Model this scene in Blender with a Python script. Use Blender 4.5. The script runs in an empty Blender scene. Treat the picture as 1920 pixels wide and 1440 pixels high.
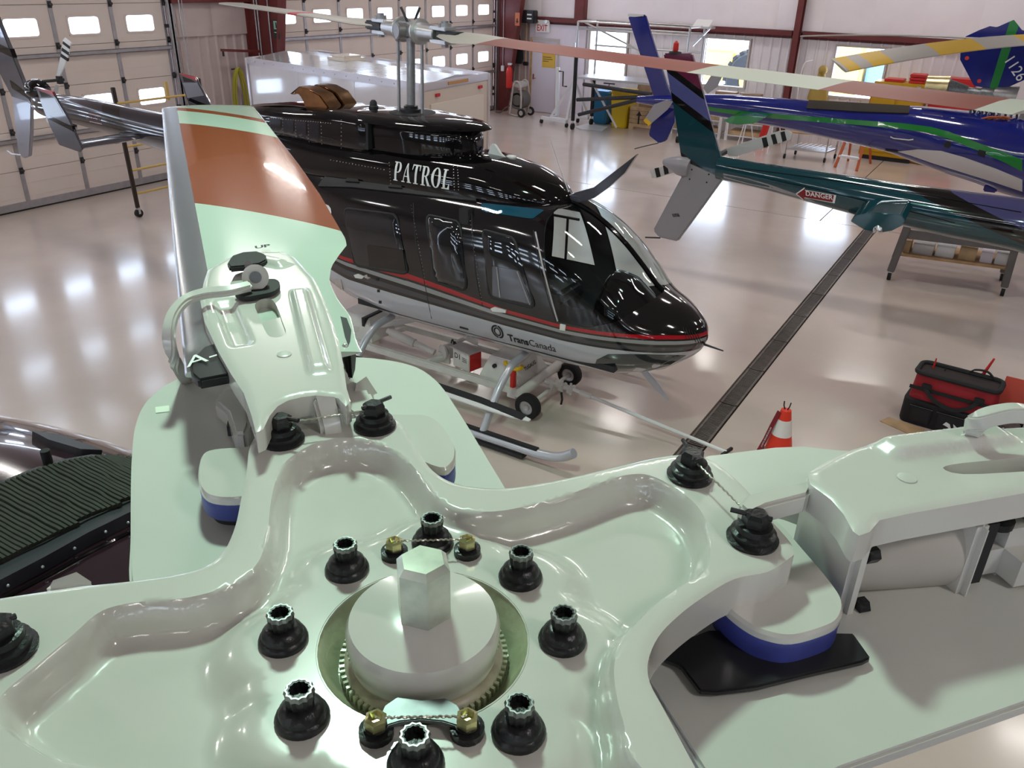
import bpy, bmesh, math, random
import numpy as np
from math import sin, cos, pi, radians as rad, sqrt, atan2
from mathutils import Vector, Matrix
from mathutils.geometry import delaunay_2d_cdt
random.seed(7)
S = bpy.context.scene
COL = S.collection

# ------------------------------------------------------------------ camera
F_PX, PITCH, ROLL, YAW, CAM_H = 1531.4, rad(26.77), rad(1.543), rad(30.775), 4.0
FW = Vector((-sin(YAW)*cos(PITCH), cos(YAW)*cos(PITCH), -sin(PITCH)))
_r = Vector((cos(YAW), sin(YAW), 0)); _u = _r.cross(FW)
RT = _r*cos(ROLL)+_u*sin(ROLL); UP = -_r*sin(ROLL)+_u*cos(ROLL)
EYE = Vector((0, 0, CAM_H))
cd = bpy.data.cameras.new('camera'); cam = bpy.data.objects.new('camera', cd); COL.objects.link(cam)
cd.sensor_width = 36; cd.lens = 36*F_PX/1920; cd.clip_start = .02; cd.clip_end = 300
m = Matrix((RT, UP, -FW)).transposed().to_4x4(); m.translation = EYE; cam.matrix_world = m
S.camera = cam

# ------------------------------------------------------------------ sky, lamps, exposure
S.view_settings.view_transform = 'Standard'; S.view_settings.look = 'None'
S.view_settings.gamma = 1; S.view_settings.use_curve_mapping = False
S.view_settings.exposure = 0.12
W = bpy.data.worlds.new('sky'); S.world = W; W.use_nodes = True
_bg = W.node_tree.nodes['Background']; _bg.inputs[0].default_value = (.70, .83, 1, 1); _bg.inputs[1].default_value = 9.0
ROOF_Z = 6.6
LAMP_E = 20; LAMP_COL = (1, .95, .90)
LAMP_SPOTS = [(x, y) for x in (-11.5, -6.8, -2.2, 2.6, 7.4) for y in (-5, 0.6, 6.0, 11.5, 17.0, 22.0) if abs(x+2.2) > 3 or abs(y-.6) > 3]
HIGH_BAY = ((-2.1, 2.1, 6.25), 112, (.66, 1, .80))

# ------------------------------------------------------------------ unprojection onto real planes
def ray(u, v): return FW + RT*((u-960)/F_PX) - UP*((v-720)/F_PX)
def on_plane(u, v, n, c):
    d = ray(u, v); n = Vector(n); return EYE + d*((c-n.dot(EYE))/n.dot(d))
def at_z(u, v, z=0.): return on_plane(u, v, (0, 0, 1), z)
def at_y(u, v, y): return on_plane(u, v, (0, 1, 0), y)
def at_x(u, v, x): return on_plane(u, v, (1, 0, 0), x)

# ------------------------------------------------------------------ materials
MATS = {}
def mat(name, col=(.5, .5, .5), rough=.5, metal=0., coat=0., noise=0., nscale=6., bump=0., bscale=30., spec=.5, emit=None, estr=0., trans=0., ior=1.45, alpha=1., coat_rough=.05):
    if name in MATS: return MATS[name]
    m = bpy.data.materials.new(name); m.use_nodes = True; nt = m.node_tree; b = nt.nodes['Principled BSDF']
    b.inputs['Base Color'].default_value = (*col, 1); b.inputs['Roughness'].default_value = rough
    b.inputs['Metallic'].default_value = metal; b.inputs['Coat Weight'].default_value = coat
    b.inputs['Coat Roughness'].default_value = coat_rough; b.inputs['Specular IOR Level'].default_value = spec
    b.inputs['Transmission Weight'].default_value = trans; b.inputs['IOR'].default_value = ior; b.inputs['Alpha'].default_value = alpha
    if emit: b.inputs['Emission Color'].default_value = (*emit, 1); b.inputs['Emission Strength'].default_value = estr
    if noise or bump:
        tc = nt.nodes.new('ShaderNodeTexCoord')
    if noise:
        n = nt.nodes.new('ShaderNodeTexNoise'); n.inputs['Scale'].default_value = nscale; n.inputs['Detail'].default_value = 5
        nt.links.new(tc.outputs['Object'], n.inputs['Vector'])
        r = nt.nodes.new('ShaderNodeValToRGB'); r.color_ramp.elements[0].position = .3; r.color_ramp.elements[1].position = .7
        r.color_ramp.elements[0].color = (*[c*(1-noise) for c in col], 1); r.color_ramp.elements[1].color = (*[min(1, c*(1+noise)) for c in col], 1)
        nt.links.new(n.outputs['Fac'], r.inputs[0]); nt.links.new(r.outputs[0], b.inputs['Base Color'])
    if bump:
        n2 = nt.nodes.new('ShaderNodeTexNoise'); n2.inputs['Scale'].default_value = bscale; n2.inputs['Detail'].default_value = 4
        nt.links.new(tc.outputs['Object'], n2.inputs['Vector'])
        bp = nt.nodes.new('ShaderNodeBump'); bp.inputs['Strength'].default_value = bump; bp.inputs['Distance'].default_value = .01
        nt.links.new(n2.outputs['Fac'], bp.inputs['Height']); nt.links.new(bp.outputs[0], b.inputs['Normal'])
    MATS[name] = m; return m
def ramp_mat(name, attr, stops, rough=.15, coat=1., metal=0., noise=0., metals=None):
    """paint whose colour bands follow a mesh attribute (painted stripes)"""
    m = bpy.data.materials.new(name); m.use_nodes = True; nt = m.node_tree; b = nt.nodes['Principled BSDF']
    a = nt.nodes.new('ShaderNodeAttribute'); a.attribute_name = attr
    r = nt.nodes.new('ShaderNodeValToRGB'); r.color_ramp.interpolation = 'CONSTANT'
    el = r.color_ramp.elements
    while len(el) > 1: el.remove(el[-1])
    el[0].position = 0; el[0].color = (*stops[0][1], 1)
    for p, c in stops[1:]:
        e = el.new(p); e.color = (*c, 1)
    nt.links.new(a.outputs['Fac'], r.inputs[0]); nt.links.new(r.outputs[0], b.inputs['Base Color'])
    b.inputs['Roughness'].default_value = rough; b.inputs['Coat Weight'].default_value = coat; b.inputs['Coat Roughness'].default_value = .03
    b.inputs['Metallic'].default_value = metal
    MATS[name] = m; return m
def glass_mat(name, tint=(.8, .9, .9), mixv=.25, rough=.02):
    """thin clear glazing: mostly see-through with a mirror gloss"""
    m = bpy.data.materials.new(name); m.use_nodes = True; nt = m.node_tree; nt.nodes.clear()
    o = nt.nodes.new('ShaderNodeOutputMaterial'); t = nt.nodes.new('ShaderNodeBsdfTransparent'); g = nt.nodes.new('ShaderNodeBsdfGlossy')
    t.inputs[0].default_value = (*tint, 1); g.inputs['Roughness'].default_value = rough
    mx = nt.nodes.new('ShaderNodeMixShader'); fr = nt.nodes.new('ShaderNodeLayerWeight'); fr.inputs[0].default_value = .5
    pw = nt.nodes.new('ShaderNodeMath'); pw.operation = 'POWER'; pw.inputs[1].default_value = 4.
    ad = nt.nodes.new('ShaderNodeMath'); ad.operation = 'ADD'; ad.inputs[1].default_value = mixv; ad.use_clamp = True
    nt.links.new(fr.outputs['Facing'], pw.inputs[0]); nt.links.new(pw.outputs[0], ad.inputs[0]); nt.links.new(ad.outputs[0], mx.inputs[0])
    nt.links.new(t.outputs[0], mx.inputs[1]); nt.links.new(g.outputs[0], mx.inputs[2]); nt.links.new(mx.outputs[0], o.inputs[0])
    MATS[name] = m; return m

# ------------------------------------------------------------------ mesh builder
def frame_of(d):
    d = Vector(d).normalized(); a = Vector((0, 0, 1)) if abs(d.z) < .9 else Vector((1, 0, 0))
    x = a.cross(d).normalized(); return x, d.cross(x)
class MB:
    def __init__(s): s.v = []; s.f = []; s.attr = None
    def add(s, vs, fs):
        n = len(s.v); s.v += [Vector(p) for p in vs]; s.f += [[i+n for i in f] for f in fs]; return s
    def box(s, c, d, rz=0., M=None):
        c = Vector(c); h = Vector(d)/2; R = M or Matrix.Rotation(rz, 3, 'Z')
        vs = [c + R@Vector((x*h.x, y*h.y, z*h.z)) for x in (-1, 1) for y in (-1, 1) for z in (-1, 1)]
        return s.add(vs, [(0, 1, 3, 2), (4, 6, 7, 5), (0, 4, 5, 1), (2, 3, 7, 6), (0, 2, 6, 4), (1, 5, 7, 3)])
    def bb(s, a, b):
        a = Vector(a); b = Vector(b); return s.box((a+b)/2, [abs(t) for t in (b-a)])
    def bar(s, a, b, w, h, up=(0, 0, 1)):
        a = Vector(a); b = Vector(b); d = (b-a).normalized(); x = Vector(up).cross(d)
        x = x.normalized() if x.length > 1e-4 else frame_of(d)[0]
        z = d.cross(x); return s.box((a+b)/2, (w, (b-a).length, h), M=Matrix((x, d, z)).transposed())
    def cyl(s, a, b, r, r2=None, n=16, caps=True):
        a = Vector(a); b = Vector(b); r2 = r if r2 is None else r2; x, y = frame_of(b-a)
        vs = []
        for p, q in ((a, r), (b, r2)):
            vs += [p + x*(q*cos(2*pi*i/n)) + y*(q*sin(2*pi*i/n)) for i in range(n)]
        fs = [(i, (i+1) % n, n+(i+1) % n, n+i) for i in range(n)]
        if caps: fs += [tuple(range(n-1, -1, -1)), tuple(range(n, 2*n))]
        return s.add(vs, fs)
    def tube(s, pts, r, n=10, closed=False, radii=None):
        pts = [Vector(p) for p in pts]; k = len(pts); vs = []; px = None
        for i, p in enumerate(pts):
            d = (pts[(i+1) % k]-pts[i-1]) if closed else (pts[min(i+1, k-1)]-pts[max(i-1, 0)])
            d.normalize()
            if px is None: x, y = frame_of(d)
            else:
                x = (px - d*px.dot(d)).normalized(); y = d.cross(x)
            px = x; q = radii[i] if radii else r
            vs += [p + x*(q*cos(2*pi*j/n)) + y*(q*sin(2*pi*j/n)) for j in range(n)]
        fs = []
        for i in range(k if closed else k-1):
            a = i*n; b = ((i+1) % k)*n
            fs += [(a+j, a+(j+1) % n, b+(j+1) % n, b+j) for j in range(n)]
        if not closed: fs += [tuple(range(n-1, -1, -1)), tuple(range((k-1)*n, k*n))]
        return s.add(vs, fs)
    def strip(s, pts, w, t, up=(0, 0, 1)):
        """flat bar swept along a path: width w across, thickness t along up"""
        pts = [Vector(p) for p in pts]; k = len(pts); vs = []
        for i, p in enumerate(pts):
            d = (pts[min(i+1, k-1)]-pts[max(i-1, 0)]).normalized(); x = Vector(up).cross(d).normalized(); z = d.cross(x)
            vs += [p-x*w/2-z*t/2, p+x*w/2-z*t/2, p+x*w/2+z*t/2, p-x*w/2+z*t/2]
        fs = [(4*i+j, 4*i+(j+1) % 4, 4*i+4+(j+1) % 4, 4*i+4+j) for i in range(k-1) for j in range(4)]
        return s.add(vs, fs+[(3, 2, 1, 0), tuple(range(4*k-4, 4*k))])
    def lathe(s, prof, c=(0, 0, 0), n=24, axis=(0, 0, 1), cap=True):
        c = Vector(c); z = Vector(axis).normalized(); x, y = frame_of(z); vs = []; k = len(prof)
        for r, h in prof: vs += [c + z*h + x*(r*cos(2*pi*j/n)) + y*(r*sin(2*pi*j/n)) for j in range(n)]
        fs = [(i*n+j, i*n+(j+1) % n, (i+1)*n+(j+1) % n, (i+1)*n+j) for i in range(k-1) for j in range(n)]
        if cap: fs += [tuple(range(n-1, -1, -1)), tuple(range((k-1)*n, k*n))]
        return s.add(vs, fs)
    def prism(s, poly, off):
        """closed polygon (3D points) extruded by vector off"""
        a = [Vector(p) for p in poly]; off = Vector(off); n = len(a)
        return s.add(a+[p+off for p in a], [tuple(range(n-1, -1, -1)), tuple(range(n, 2*n))]+[(i, (i+1) % n, n+(i+1) % n, n+i) for i in range(n)])
    def sphere(s, c, r, n=16, m=10, sc=(1, 1, 1)):
        c = Vector(c); vs = [c+Vector((0, 0, r*sc[2]))]
        for i in range(1, m):
            t = pi*i/m; vs += [c+Vector((r*sc[0]*sin(t)*cos(2*pi*j/n), r*sc[1]*sin(t)*sin(2*pi*j/n), r*sc[2]*cos(t))) for j in range(n)]
        vs.append(c-Vector((0, 0, r*sc[2]))); L = len(vs)-1
        fs = [(0, 1+j, 1+(j+1) % n) for j in range(n)]
        for i in range(m-2): fs += [(1+i*n+j, 1+(i+1)*n+j, 1+(i+1)*n+(j+1) % n, 1+i*n+(j+1) % n) for j in range(n)]
        fs += [(L, 1+(m-2)*n+(j+1) % n, 1+(m-2)*n+j) for j in range(n)]
        return s.add(vs, fs)
    def loft(s, rings, closed=True, caps=True):
        n = len(rings[0]); k = len(rings); vs = [Vector(p) for r in rings for p in r]
        e = n if closed else n-1
        fs = [(i*n+j, i*n+(j+1) % n, (i+1)*n+(j+1) % n, (i+1)*n+j) for i in range(k-1) for j in range(e)]
        if caps and closed: fs += [tuple(range(n-1, -1, -1)), tuple(range((k-1)*n, k*n))]
        return s.add(vs, fs)
    def mesh(s, name, M=None, bevel=0., seg=2, smooth=35, bang=35):
        bm = bmesh.new(); vv = [bm.verts.new(M@p if M else p) for p in s.v]
        for f in s.f:
            try: bm.faces.new([vv[i] for i in f])
            except ValueError: pass
        bmesh.ops.recalc_face_normals(bm, faces=bm.faces)
        if bevel:
            ed = [e for e in bm.edges if len(e.link_faces) == 2 and e.calc_face_angle(0) > rad(bang)]
            bmesh.ops.bevel(bm, geom=ed, offset=bevel, segments=seg, affect='EDGES', clamp_overlap=True)
        me = bpy.data.meshes.new(name); bm.to_mesh(me); bm.free()
        if smooth: me.shade_smooth(); me.set_sharp_from_angle(angle=rad(smooth))
        return me
def rootM(o): return Matrix.Translation(o.location) @ o.rotation_euler.to_matrix().to_4x4()
def worldM(o): return (worldM(o.parent) if o.parent else Matrix()) @ rootM(o)
def tag(o, label=None, cat=None, group=None, kind=None):
    if label: o['label'] = label
    if cat: o['category'] = cat
    if group: o['group'] = group
    if kind: o['kind'] = kind
    return o
def thing(name, label, cat, loc=(0, 0, 0), rz=0., group=None):
    o = bpy.data.objects.new(name, None); COL.objects.link(o); o.location = loc; o.rotation_euler = (0, 0, rz)
    o.empty_display_size = .1; return tag(o, label, cat, group)
def obj(name, mb, material, parent=None, origin=None, label=None, local=False, **kw):
    """one mesh object; builder coordinates are world coordinates unless local"""
    if parent is not None:
        M = Matrix() if local else worldM(parent).inverted()
    else:
        if origin is None:
            zs = min(p.z for p in mb.v); origin = Vector((sum(p.x for p in mb.v)/len(mb.v), sum(p.y for p in mb.v)/len(mb.v), zs))
        M = Matrix() if local else Matrix.Translation(-Vector(origin))
    me = mb.mesh(name, M, **kw)
    o = bpy.data.objects.new(name, me); COL.objects.link(o); me.materials.append(material if not isinstance(material, str) else MATS[material])
    if parent is not None: o.parent = parent
    elif not local: o.location = origin
    if label: o['label'] = label
    return o
def put(name, me, material, parent=None, loc=(0, 0, 0), rot=(0, 0, 0)):
    o = bpy.data.objects.new(name, me); COL.objects.link(o); o.location = loc; o.rotation_euler = rot
    if material and not me.materials: me.materials.append(MATS[material] if isinstance(material, str) else material)
    if parent is not None: o.parent = parent
    return o
def structure(name, mb, material, **kw): return tag(obj(name, mb, material, **kw), kind='structure')
def bez(pts, n=8):
    """Catmull-Rom through points"""
    P = [Vector(p) for p in pts]; P = [P[0]*2-P[1]]+P+[P[-1]*2-P[-2]]; out = []
    for i in range(1, len(P)-2):
        for k in range(n):
            t = k/n; a, b, c, d = P[i-1:i+3]
            out.append(.5*((2*b)+(c-a)*t+(2*a-5*b+4*c-d)*t*t+(3*b-a-3*c+d)*t**3))
    return out+[P[-2]]
def smooth_poly(poly, n=5):
    P = [Vector(p) for p in poly]; k = len(P); out = []
    for i in range(k):
        a, b, c, d = P[i-1], P[i], P[(i+1) % k], P[(i+2) % k]
        for q in range(n):
            t = q/n; out.append(.5*((2*b)+(c-a)*t+(2*a-5*b+4*c-d)*t*t+(3*b-a-3*c+d)*t**3))
    return out
def round_rect(w, h, r, n=4):
    out = []
    for cx, cy, a0 in ((w/2-r, h/2-r, 0), (-w/2+r, h/2-r, pi/2), (-w/2+r, -h/2+r, pi), (w/2-r, -h/2+r, 1.5*pi)):
        out += [(cx+r*cos(a0+pi/2*i/n), cy+r*sin(a0+pi/2*i/n)) for i in range(n+1)]
    return out
def interp(xs, ys, x): return float(np.interp(x, xs, ys))
_txt = {}
def text_mesh(txt, size=1., bold=0., align='CENTER'):
    key = (txt, size, bold, align)
    if key in _txt: return _txt[key]
    c = bpy.data.curves.new('lettering', 'FONT'); c.body = txt; c.size = size; c.offset = bold; c.align_x = align; c.align_y = 'CENTER'; c.extrude = 0
    c.resolution_u = 3
    o = bpy.data.objects.new('lettering', c); COL.objects.link(o); dg = bpy.context.evaluated_depsgraph_get()
    me = o.evaluated_get(dg).to_mesh(); vs = [v.co.copy() for v in me.vertices]; fs = [tuple(p.vertices) for p in me.polygons]
    o.evaluated_get(dg).to_mesh_clear(); bpy.data.objects.remove(o); bpy.data.curves.remove(c)
    _txt[key] = (vs, fs); return vs, fs
def lettering(txt, size, origin, right, up, off=.002, bold=0., align='CENTER', mapf=None, sx=1.):
    """flat print laid on a surface"""
    vs, fs = text_mesh(txt, size, bold, align); R = Vector(right).normalized(); U = Vector(up).normalized(); N = R.cross(U)
    mb = MB(); mb.add([(mapf(v.x*sx, v.y) if mapf else Vector(origin)+R*(v.x*sx)+U*v.y+N*off) for v in vs], fs); return mb
# ================================================================== materials
mat('floor_paint', (.63, .53, .475), .22, coat=.5, noise=.05, nscale=1.2, bump=.012, bscale=40, coat_rough=.12)
mat('joint', (.16, .11, .09), .8)
mat('wall_vinyl', (.90, .83, .86), .5, noise=.03, nscale=1.5, bump=.12, bscale=3)
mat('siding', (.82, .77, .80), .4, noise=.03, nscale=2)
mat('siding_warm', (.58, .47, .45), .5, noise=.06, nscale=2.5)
mat('door_skin', (.72, .615, .565), .5, noise=.04, nscale=1.4)
mat('galv', (.42, .40, .42), .4, metal=.6, noise=.1, nscale=8)
mat('red_steel', (.155, .030, .030), .45, noise=.12, nscale=4)
mat('dark_steel', (.04, .04, .045), .5, metal=.3)
mat('white_paint', (.80, .80, .80), .3, coat=.4, noise=.02)
mat('black_rubber', (.012, .012, .013), .6)
mat('black_plastic', (.015, .015, .017), .35)
mat('chrome', (.75, .75, .76), .18, metal=1)
mat('alu', (.62, .62, .63), .35, metal=.9, noise=.06, nscale=12)
mat('ceiling_white', (.30, .29, .285), .8)
mat('wall_dim', (.26, .245, .24), .6)
mat('wood', (.50, .31, .16), .6, noise=.25, nscale=5)
mat('yellow', (.75, .47, .01), .4, noise=.05)
mat('red_gloss', (.60, .025, .02), .35)
glass_mat('pane_glass', (.97, .98, 1), .0)

# ================================================================== floor, roof, walls
LX, RX, BY, FY = -14.8, 13.0, 23.9, -9.0
fl = tag(thing('floor', None, None, (0, 0, 0)), kind='structure'); DRX = -1.93; DW = .10
obj('bedding', MB().bb((LX-.3, FY-.3, -.30), (RX+.3, BY+.3, -.06)), MATS['joint'], fl)
g = .011
for x0, x1, y0, y1 in ((LX-.3, DRX-DW, FY-.3, 15.8), (DRX+DW, RX+.3, FY-.3, 15.8), (LX-.3, -2.83, 15.8, BY+.3), (-2.83, RX+.3, 15.8, BY+.3)):
    if True:
        obj('slab', MB().bb((x0+(g if x0 > LX else 0), y0+g, -.06), (x1-(g if x1 < RX else 0), y1-g, 0)), MATS['floor_paint'], fl)
# drain channel with grates let into the floor
dr = thing('floor_drain', 'long dark slotted drain channel running across the beige floor', 'drain', (DRX, 0, -.05))
obj('channel', MB().bb((DRX-DW+.005, FY, -.058), (DRX+DW-.005, 15.78, -.035)), MATS['dark_steel'], dr)
gm = MB(); L = .98
for sx in (-1, 1): gm.box((sx*(DW-.02), 0, 0), (.022, L, .03))
for i in range(36): gm.box((0, -L/2+.012+(L-.024)*i/35, -.002), (2*DW-.03, .0125, .022))
mat('grate', (.17, .145, .13), .5, metal=.5, noise=.2, nscale=10)
gme = gm.mesh('grate')
for i in range(13): put('grate', gme, 'grate', dr, (0, 3.2+i, .034))
structure('ceiling', MB().bb((LX-.3, FY-.3, ROOF_Z), (RX+.3, BY+.3, ROOF_Z+.1)), MATS['ceiling_white'])
structure('wall_right', MB().bb((RX, FY, 0), (RX+.2, BY, ROOF_Z)), MATS['wall_dim'])
wf = MB(); FW_X = [-13.2+1.5*k for k in range(18)]; zs_f = [1.5, 1.95, 2.9, 3.35, 4.3, 4.75]
e_ = [0]+zs_f+[ROOF_Z]
for k in range(0, 8, 2): wf.bb((LX, FY-.2, e_[k]), (RX, FY, e_[k+1]))
for k in range(0, 6, 2):
    xe_ = [LX]+[v for x in FW_X for v in (x-.42, x+.42)]+[RX]
    for j in range(0, len(xe_), 2): wf.bb((xe_[j], FY-.2, zs_f[k]), (xe_[j+1], FY, zs_f[k+1]))
structure('wall_front', wf, MATS['wall_dim'])

# ribbed siding strip, 0.25 m wide, height h, facing -Y (local)
def rib_mesh(h, w=.25):
    mb = MB(); d = .03
    prof = [(0, 0), (.03, -d), (.06, -d), (.09, 0), (w, 0), (w, .02), (0, .02)]
    return mb.prism([(x, y, 0) for x, y in prof], (0, 0, h)).mesh('siding_panel', smooth=0)
RIB = {}
def siding(parent, x0, x1, z0, z1, y, m='siding', rz=0.):
    n = max(1, round((x1-x0)/.25)); w = (x1-x0)/n; k = round(z1-z0, 3)
    if (k, round(w, 3), m) not in RIB: RIB[(k, round(w, 3), m)] = rib_mesh(k, w)
    for i in range(n):
        if rz: put('siding_panel', RIB[(k, round(w, 3), m)], m, parent, (y, x0+i*w, z0), (0, 0, rz))
        else: put('siding_panel', RIB[(k, round(w, 3), m)], m, parent, (x0+i*w, y, z0))

wb = tag(thing('wall_back', None, None, (0, 0, 0)), kind='structure')
WIN = [(-11.80, -10.62), (-8.23, -7.0), (-4.69, -3.46)]; WZ0, WZ1 = 1.28, 2.48
obj('sheathing', MB().bb((LX, BY+.05, 0), (-11.8, BY+.12, 2.75)).bb((-10.62, BY+.05, 0), (-8.23, BY+.12, 2.75)).bb((-7, BY+.05, 0), (-4.69, BY+.12, 2.75)).bb((-3.46, BY+.05, 0), (RX, BY+.12, 2.75)).bb((-11.8, BY+.05, 0), (-3.46, BY+.12, WZ0)).bb((-11.8, BY+.05, WZ1), (-3.46, BY+.12, 2.75)).bb((LX, BY+.05, 2.75), (RX, BY+.12, ROOF_Z)), MATS['siding'], wb)
xs = [-11.9]+[v for w in WIN for v in (w[0]-.06, w[1]+.06)]+[3.0]
for a, b in ((-11.94, -11.86), (-10.56, -8.29), (-6.94, -4.75), (-3.40, 6.0)): siding(wb, a, b, 0, 2.66, BY+.02)
for a, b in WIN: siding(wb, a-.06, b+.06, 0, WZ0-.05, BY+.02); siding(wb, a-.06, b+.06, WZ1+.05, 2.66, BY+.02)
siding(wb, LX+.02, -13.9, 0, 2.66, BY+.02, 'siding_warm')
# upper insulation blankets, 1.2 m bays with soft seams
def blanket(w, h):
    mb = MB(); n = 10; ring = []
    for i in range(n+1):
        t = i/n; ring.append((t*w, -.035*sin(pi*t)**.5 if 0 < t < 1 else 0))
    return mb.prism([(x, y, 0) for x, y in ring]+[(w, .03, 0), (0, .03, 0)], (0, 0, h)).mesh('insulation_panel', smooth=60)
bm_ = blanket(1.2, ROOF_Z-2.8)
x = LX+.05
while x < RX-1.2: put('insulation_panel', bm_, 'wall_vinyl', wb, (x, BY, 2.8)); x += 1.2
obj('girt', MB().bb((LX+.3, BY-.14, 2.66), (-5.87, BY+.0, 2.79)).bb((LX+.3, BY-.02, 2.60), (-5.87, BY, 2.66)), MATS['red_steel'], wb, bevel=.01)
obj('girt', MB().bb((-5.6, BY-.14, 2.66), (RX, BY+.0, 2.79)).bb((-5.6, BY-.02, 2.60), (RX, BY, 2.66)), MATS['red_steel'], wb, bevel=.01)
def i_column(x, y, z0, z1, w=.15, d=.26):
    return MB().bb((x-w/2, y-d, z0), (x+w/2, y-d+.02, z1)).bb((x-w/2, y-.02, z0), (x+w/2, y, z1)).bb((x-.012, y-d+.02, z0), (x+.012, y-.02, z1))
structure('trim_1', i_column(-5.73, BY-.04, 0, ROOF_Z), MATS['red_steel'])
obj('column', MB().bb((-12.28, BY-.26, 2.66), (-11.96, BY-.02, ROOF_Z)), MATS['red_steel'], wb, bevel=.01)
# windows of the back wall
mat('win_frame', (.55, .50, .48), .5)
for i, (a, b) in enumerate(WIN):
    w = tag(thing('window_%d' % (i+1), None, None, ((a+b)/2, BY, WZ0)), kind='structure')
    fr = MB(); t = .05
    for q in ((a-t, WZ0-t, b+t, WZ0), (a-t, WZ1, b+t, WZ1+t), (a-t, WZ0, a, WZ1), (b, WZ0, b+t, WZ1)): fr.bb((q[0], BY-.04, q[1]), (q[2], BY+.1, q[3]))
    obj('frame', fr, MATS['win_frame'], w)
    obj('pane', MB().bb((a, BY+.05, WZ0), (b, BY+.055, WZ1)), MATS['pane_glass'], w)
# white panelled bay with the exit door
bay = tag(thing('wall_bay', None, None, (-13, BY, 0)), kind='structure')
mat('bay_white', (.78, .72, .80), .4, noise=.02)
OFF = BY-.06
obj('core', MB().bb((-13.90, OFF, 0), (-13.80, BY+.04, 2.60)).bb((-12.86, OFF, 0), (-11.95, BY+.04, 2.60)).bb((-13.80, OFF, 2.15), (-12.86, BY+.04, 2.60)), MATS['bay_white'], bay)
siding(bay, -13.9, -11.95, 2.18, 2.60, OFF, 'bay_white'); siding(bay, -12.8, -11.95, 0, 2.18, OFF, 'bay_white')
d3 = tag(thing('door_3', None, None, (-13.33, OFF, 0)), kind='structure')
mat('door_white', (.70, .65, .75), .4)
obj('leaf', MB().bb((-13.77, OFF-.02, .01), (-12.89, OFF+.03, 2.12)), MATS['door_white'], d3, bevel=.004)
obj('jamb', MB().bb((-13.83, OFF-.05, 0), (-13.77, OFF+.02, 2.2)), MATS['wood'], d3)
obj('jamb', MB().bb((-12.89, OFF-.05, 0), (-12.83, OFF+.02, 2.2)), MATS['win_frame'], d3)
obj('head', MB().bb((-13.77, OFF-.05, 2.12), (-12.89, OFF+.02, 2.2)), MATS['win_frame'], d3)
hd = obj('lock', MB().bb((-13.72, OFF-.04, .98), (-13.67, OFF-.02, 1.14)), MATS['chrome'], d3)
obj('lever', MB().cyl((-13.695, OFF-.035, 1.02), (-13.695, OFF-.08, 1.02), .012).bar((-13.71, OFF-.08, 1.02), (-13.58, OFF-.08, 1.02), .02, .02), MATS['chrome'], hd)
sg = thing('door_notice', 'yellow notice with black lettering on the white exit door', 'sign', (-13.16, OFF-.022, 1.45))
mat('notice_yellow', (.72, .45, .06), .5)
obj('board', MB().bb((-13.40, OFF-.030, 1.36), (-12.94, OFF-.021, 2.02)), MATS['notice_yellow'], sg)
mat('ink_black', (.012, .012, .014), .6); mat('ink_red', (.55, .02, .03), .5); mat('ink_white', (.85, .85, .86), .5)
for j, (t, s_, z) in enumerate((('High level', .098, 1.92), ('noise area', .098, 1.81))):
    obj('lettering', lettering(t, s_, (-13.37, OFF-.030, z), (1, 0, 0), (0, 0, 1), bold=.002, align='LEFT'), MATS['ink_black'], sg, smooth=0)
for z, w in ((1.66, .30), (1.60, .34), (1.54, .20)): obj('print_line', MB().bb((-13.37, OFF-.033, z-.008), (-13.37+w, OFF-.029, z+.008)), MATS['ink_black'], sg)
ex = thing('exit_sign', 'white sign with red EXIT lettering above the white door', 'sign', (-13.40, OFF, 2.36))
obj('case', MB().bb((-13.66, OFF-.09, 2.36), (-13.17, OFF-.03, 2.72)), MATS['white_paint'], ex, bevel=.01)
obj('lettering', lettering('EXIT', .25, (-13.41, OFF-.091, 2.48), (1, 0, 0), (0, 0, 1), bold=.004, sx=.72), MATS['ink_red'], ex, smooth=0)
for q in (-13.58, -13.27):
    obj('spot_head', MB().lathe([(.02, 0), (.05, .03), (.055, .07), (.05, .075)], (q, OFF-.06, 2.66), axis=(0, -1, .1)), MATS['alu'], ex)

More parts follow.
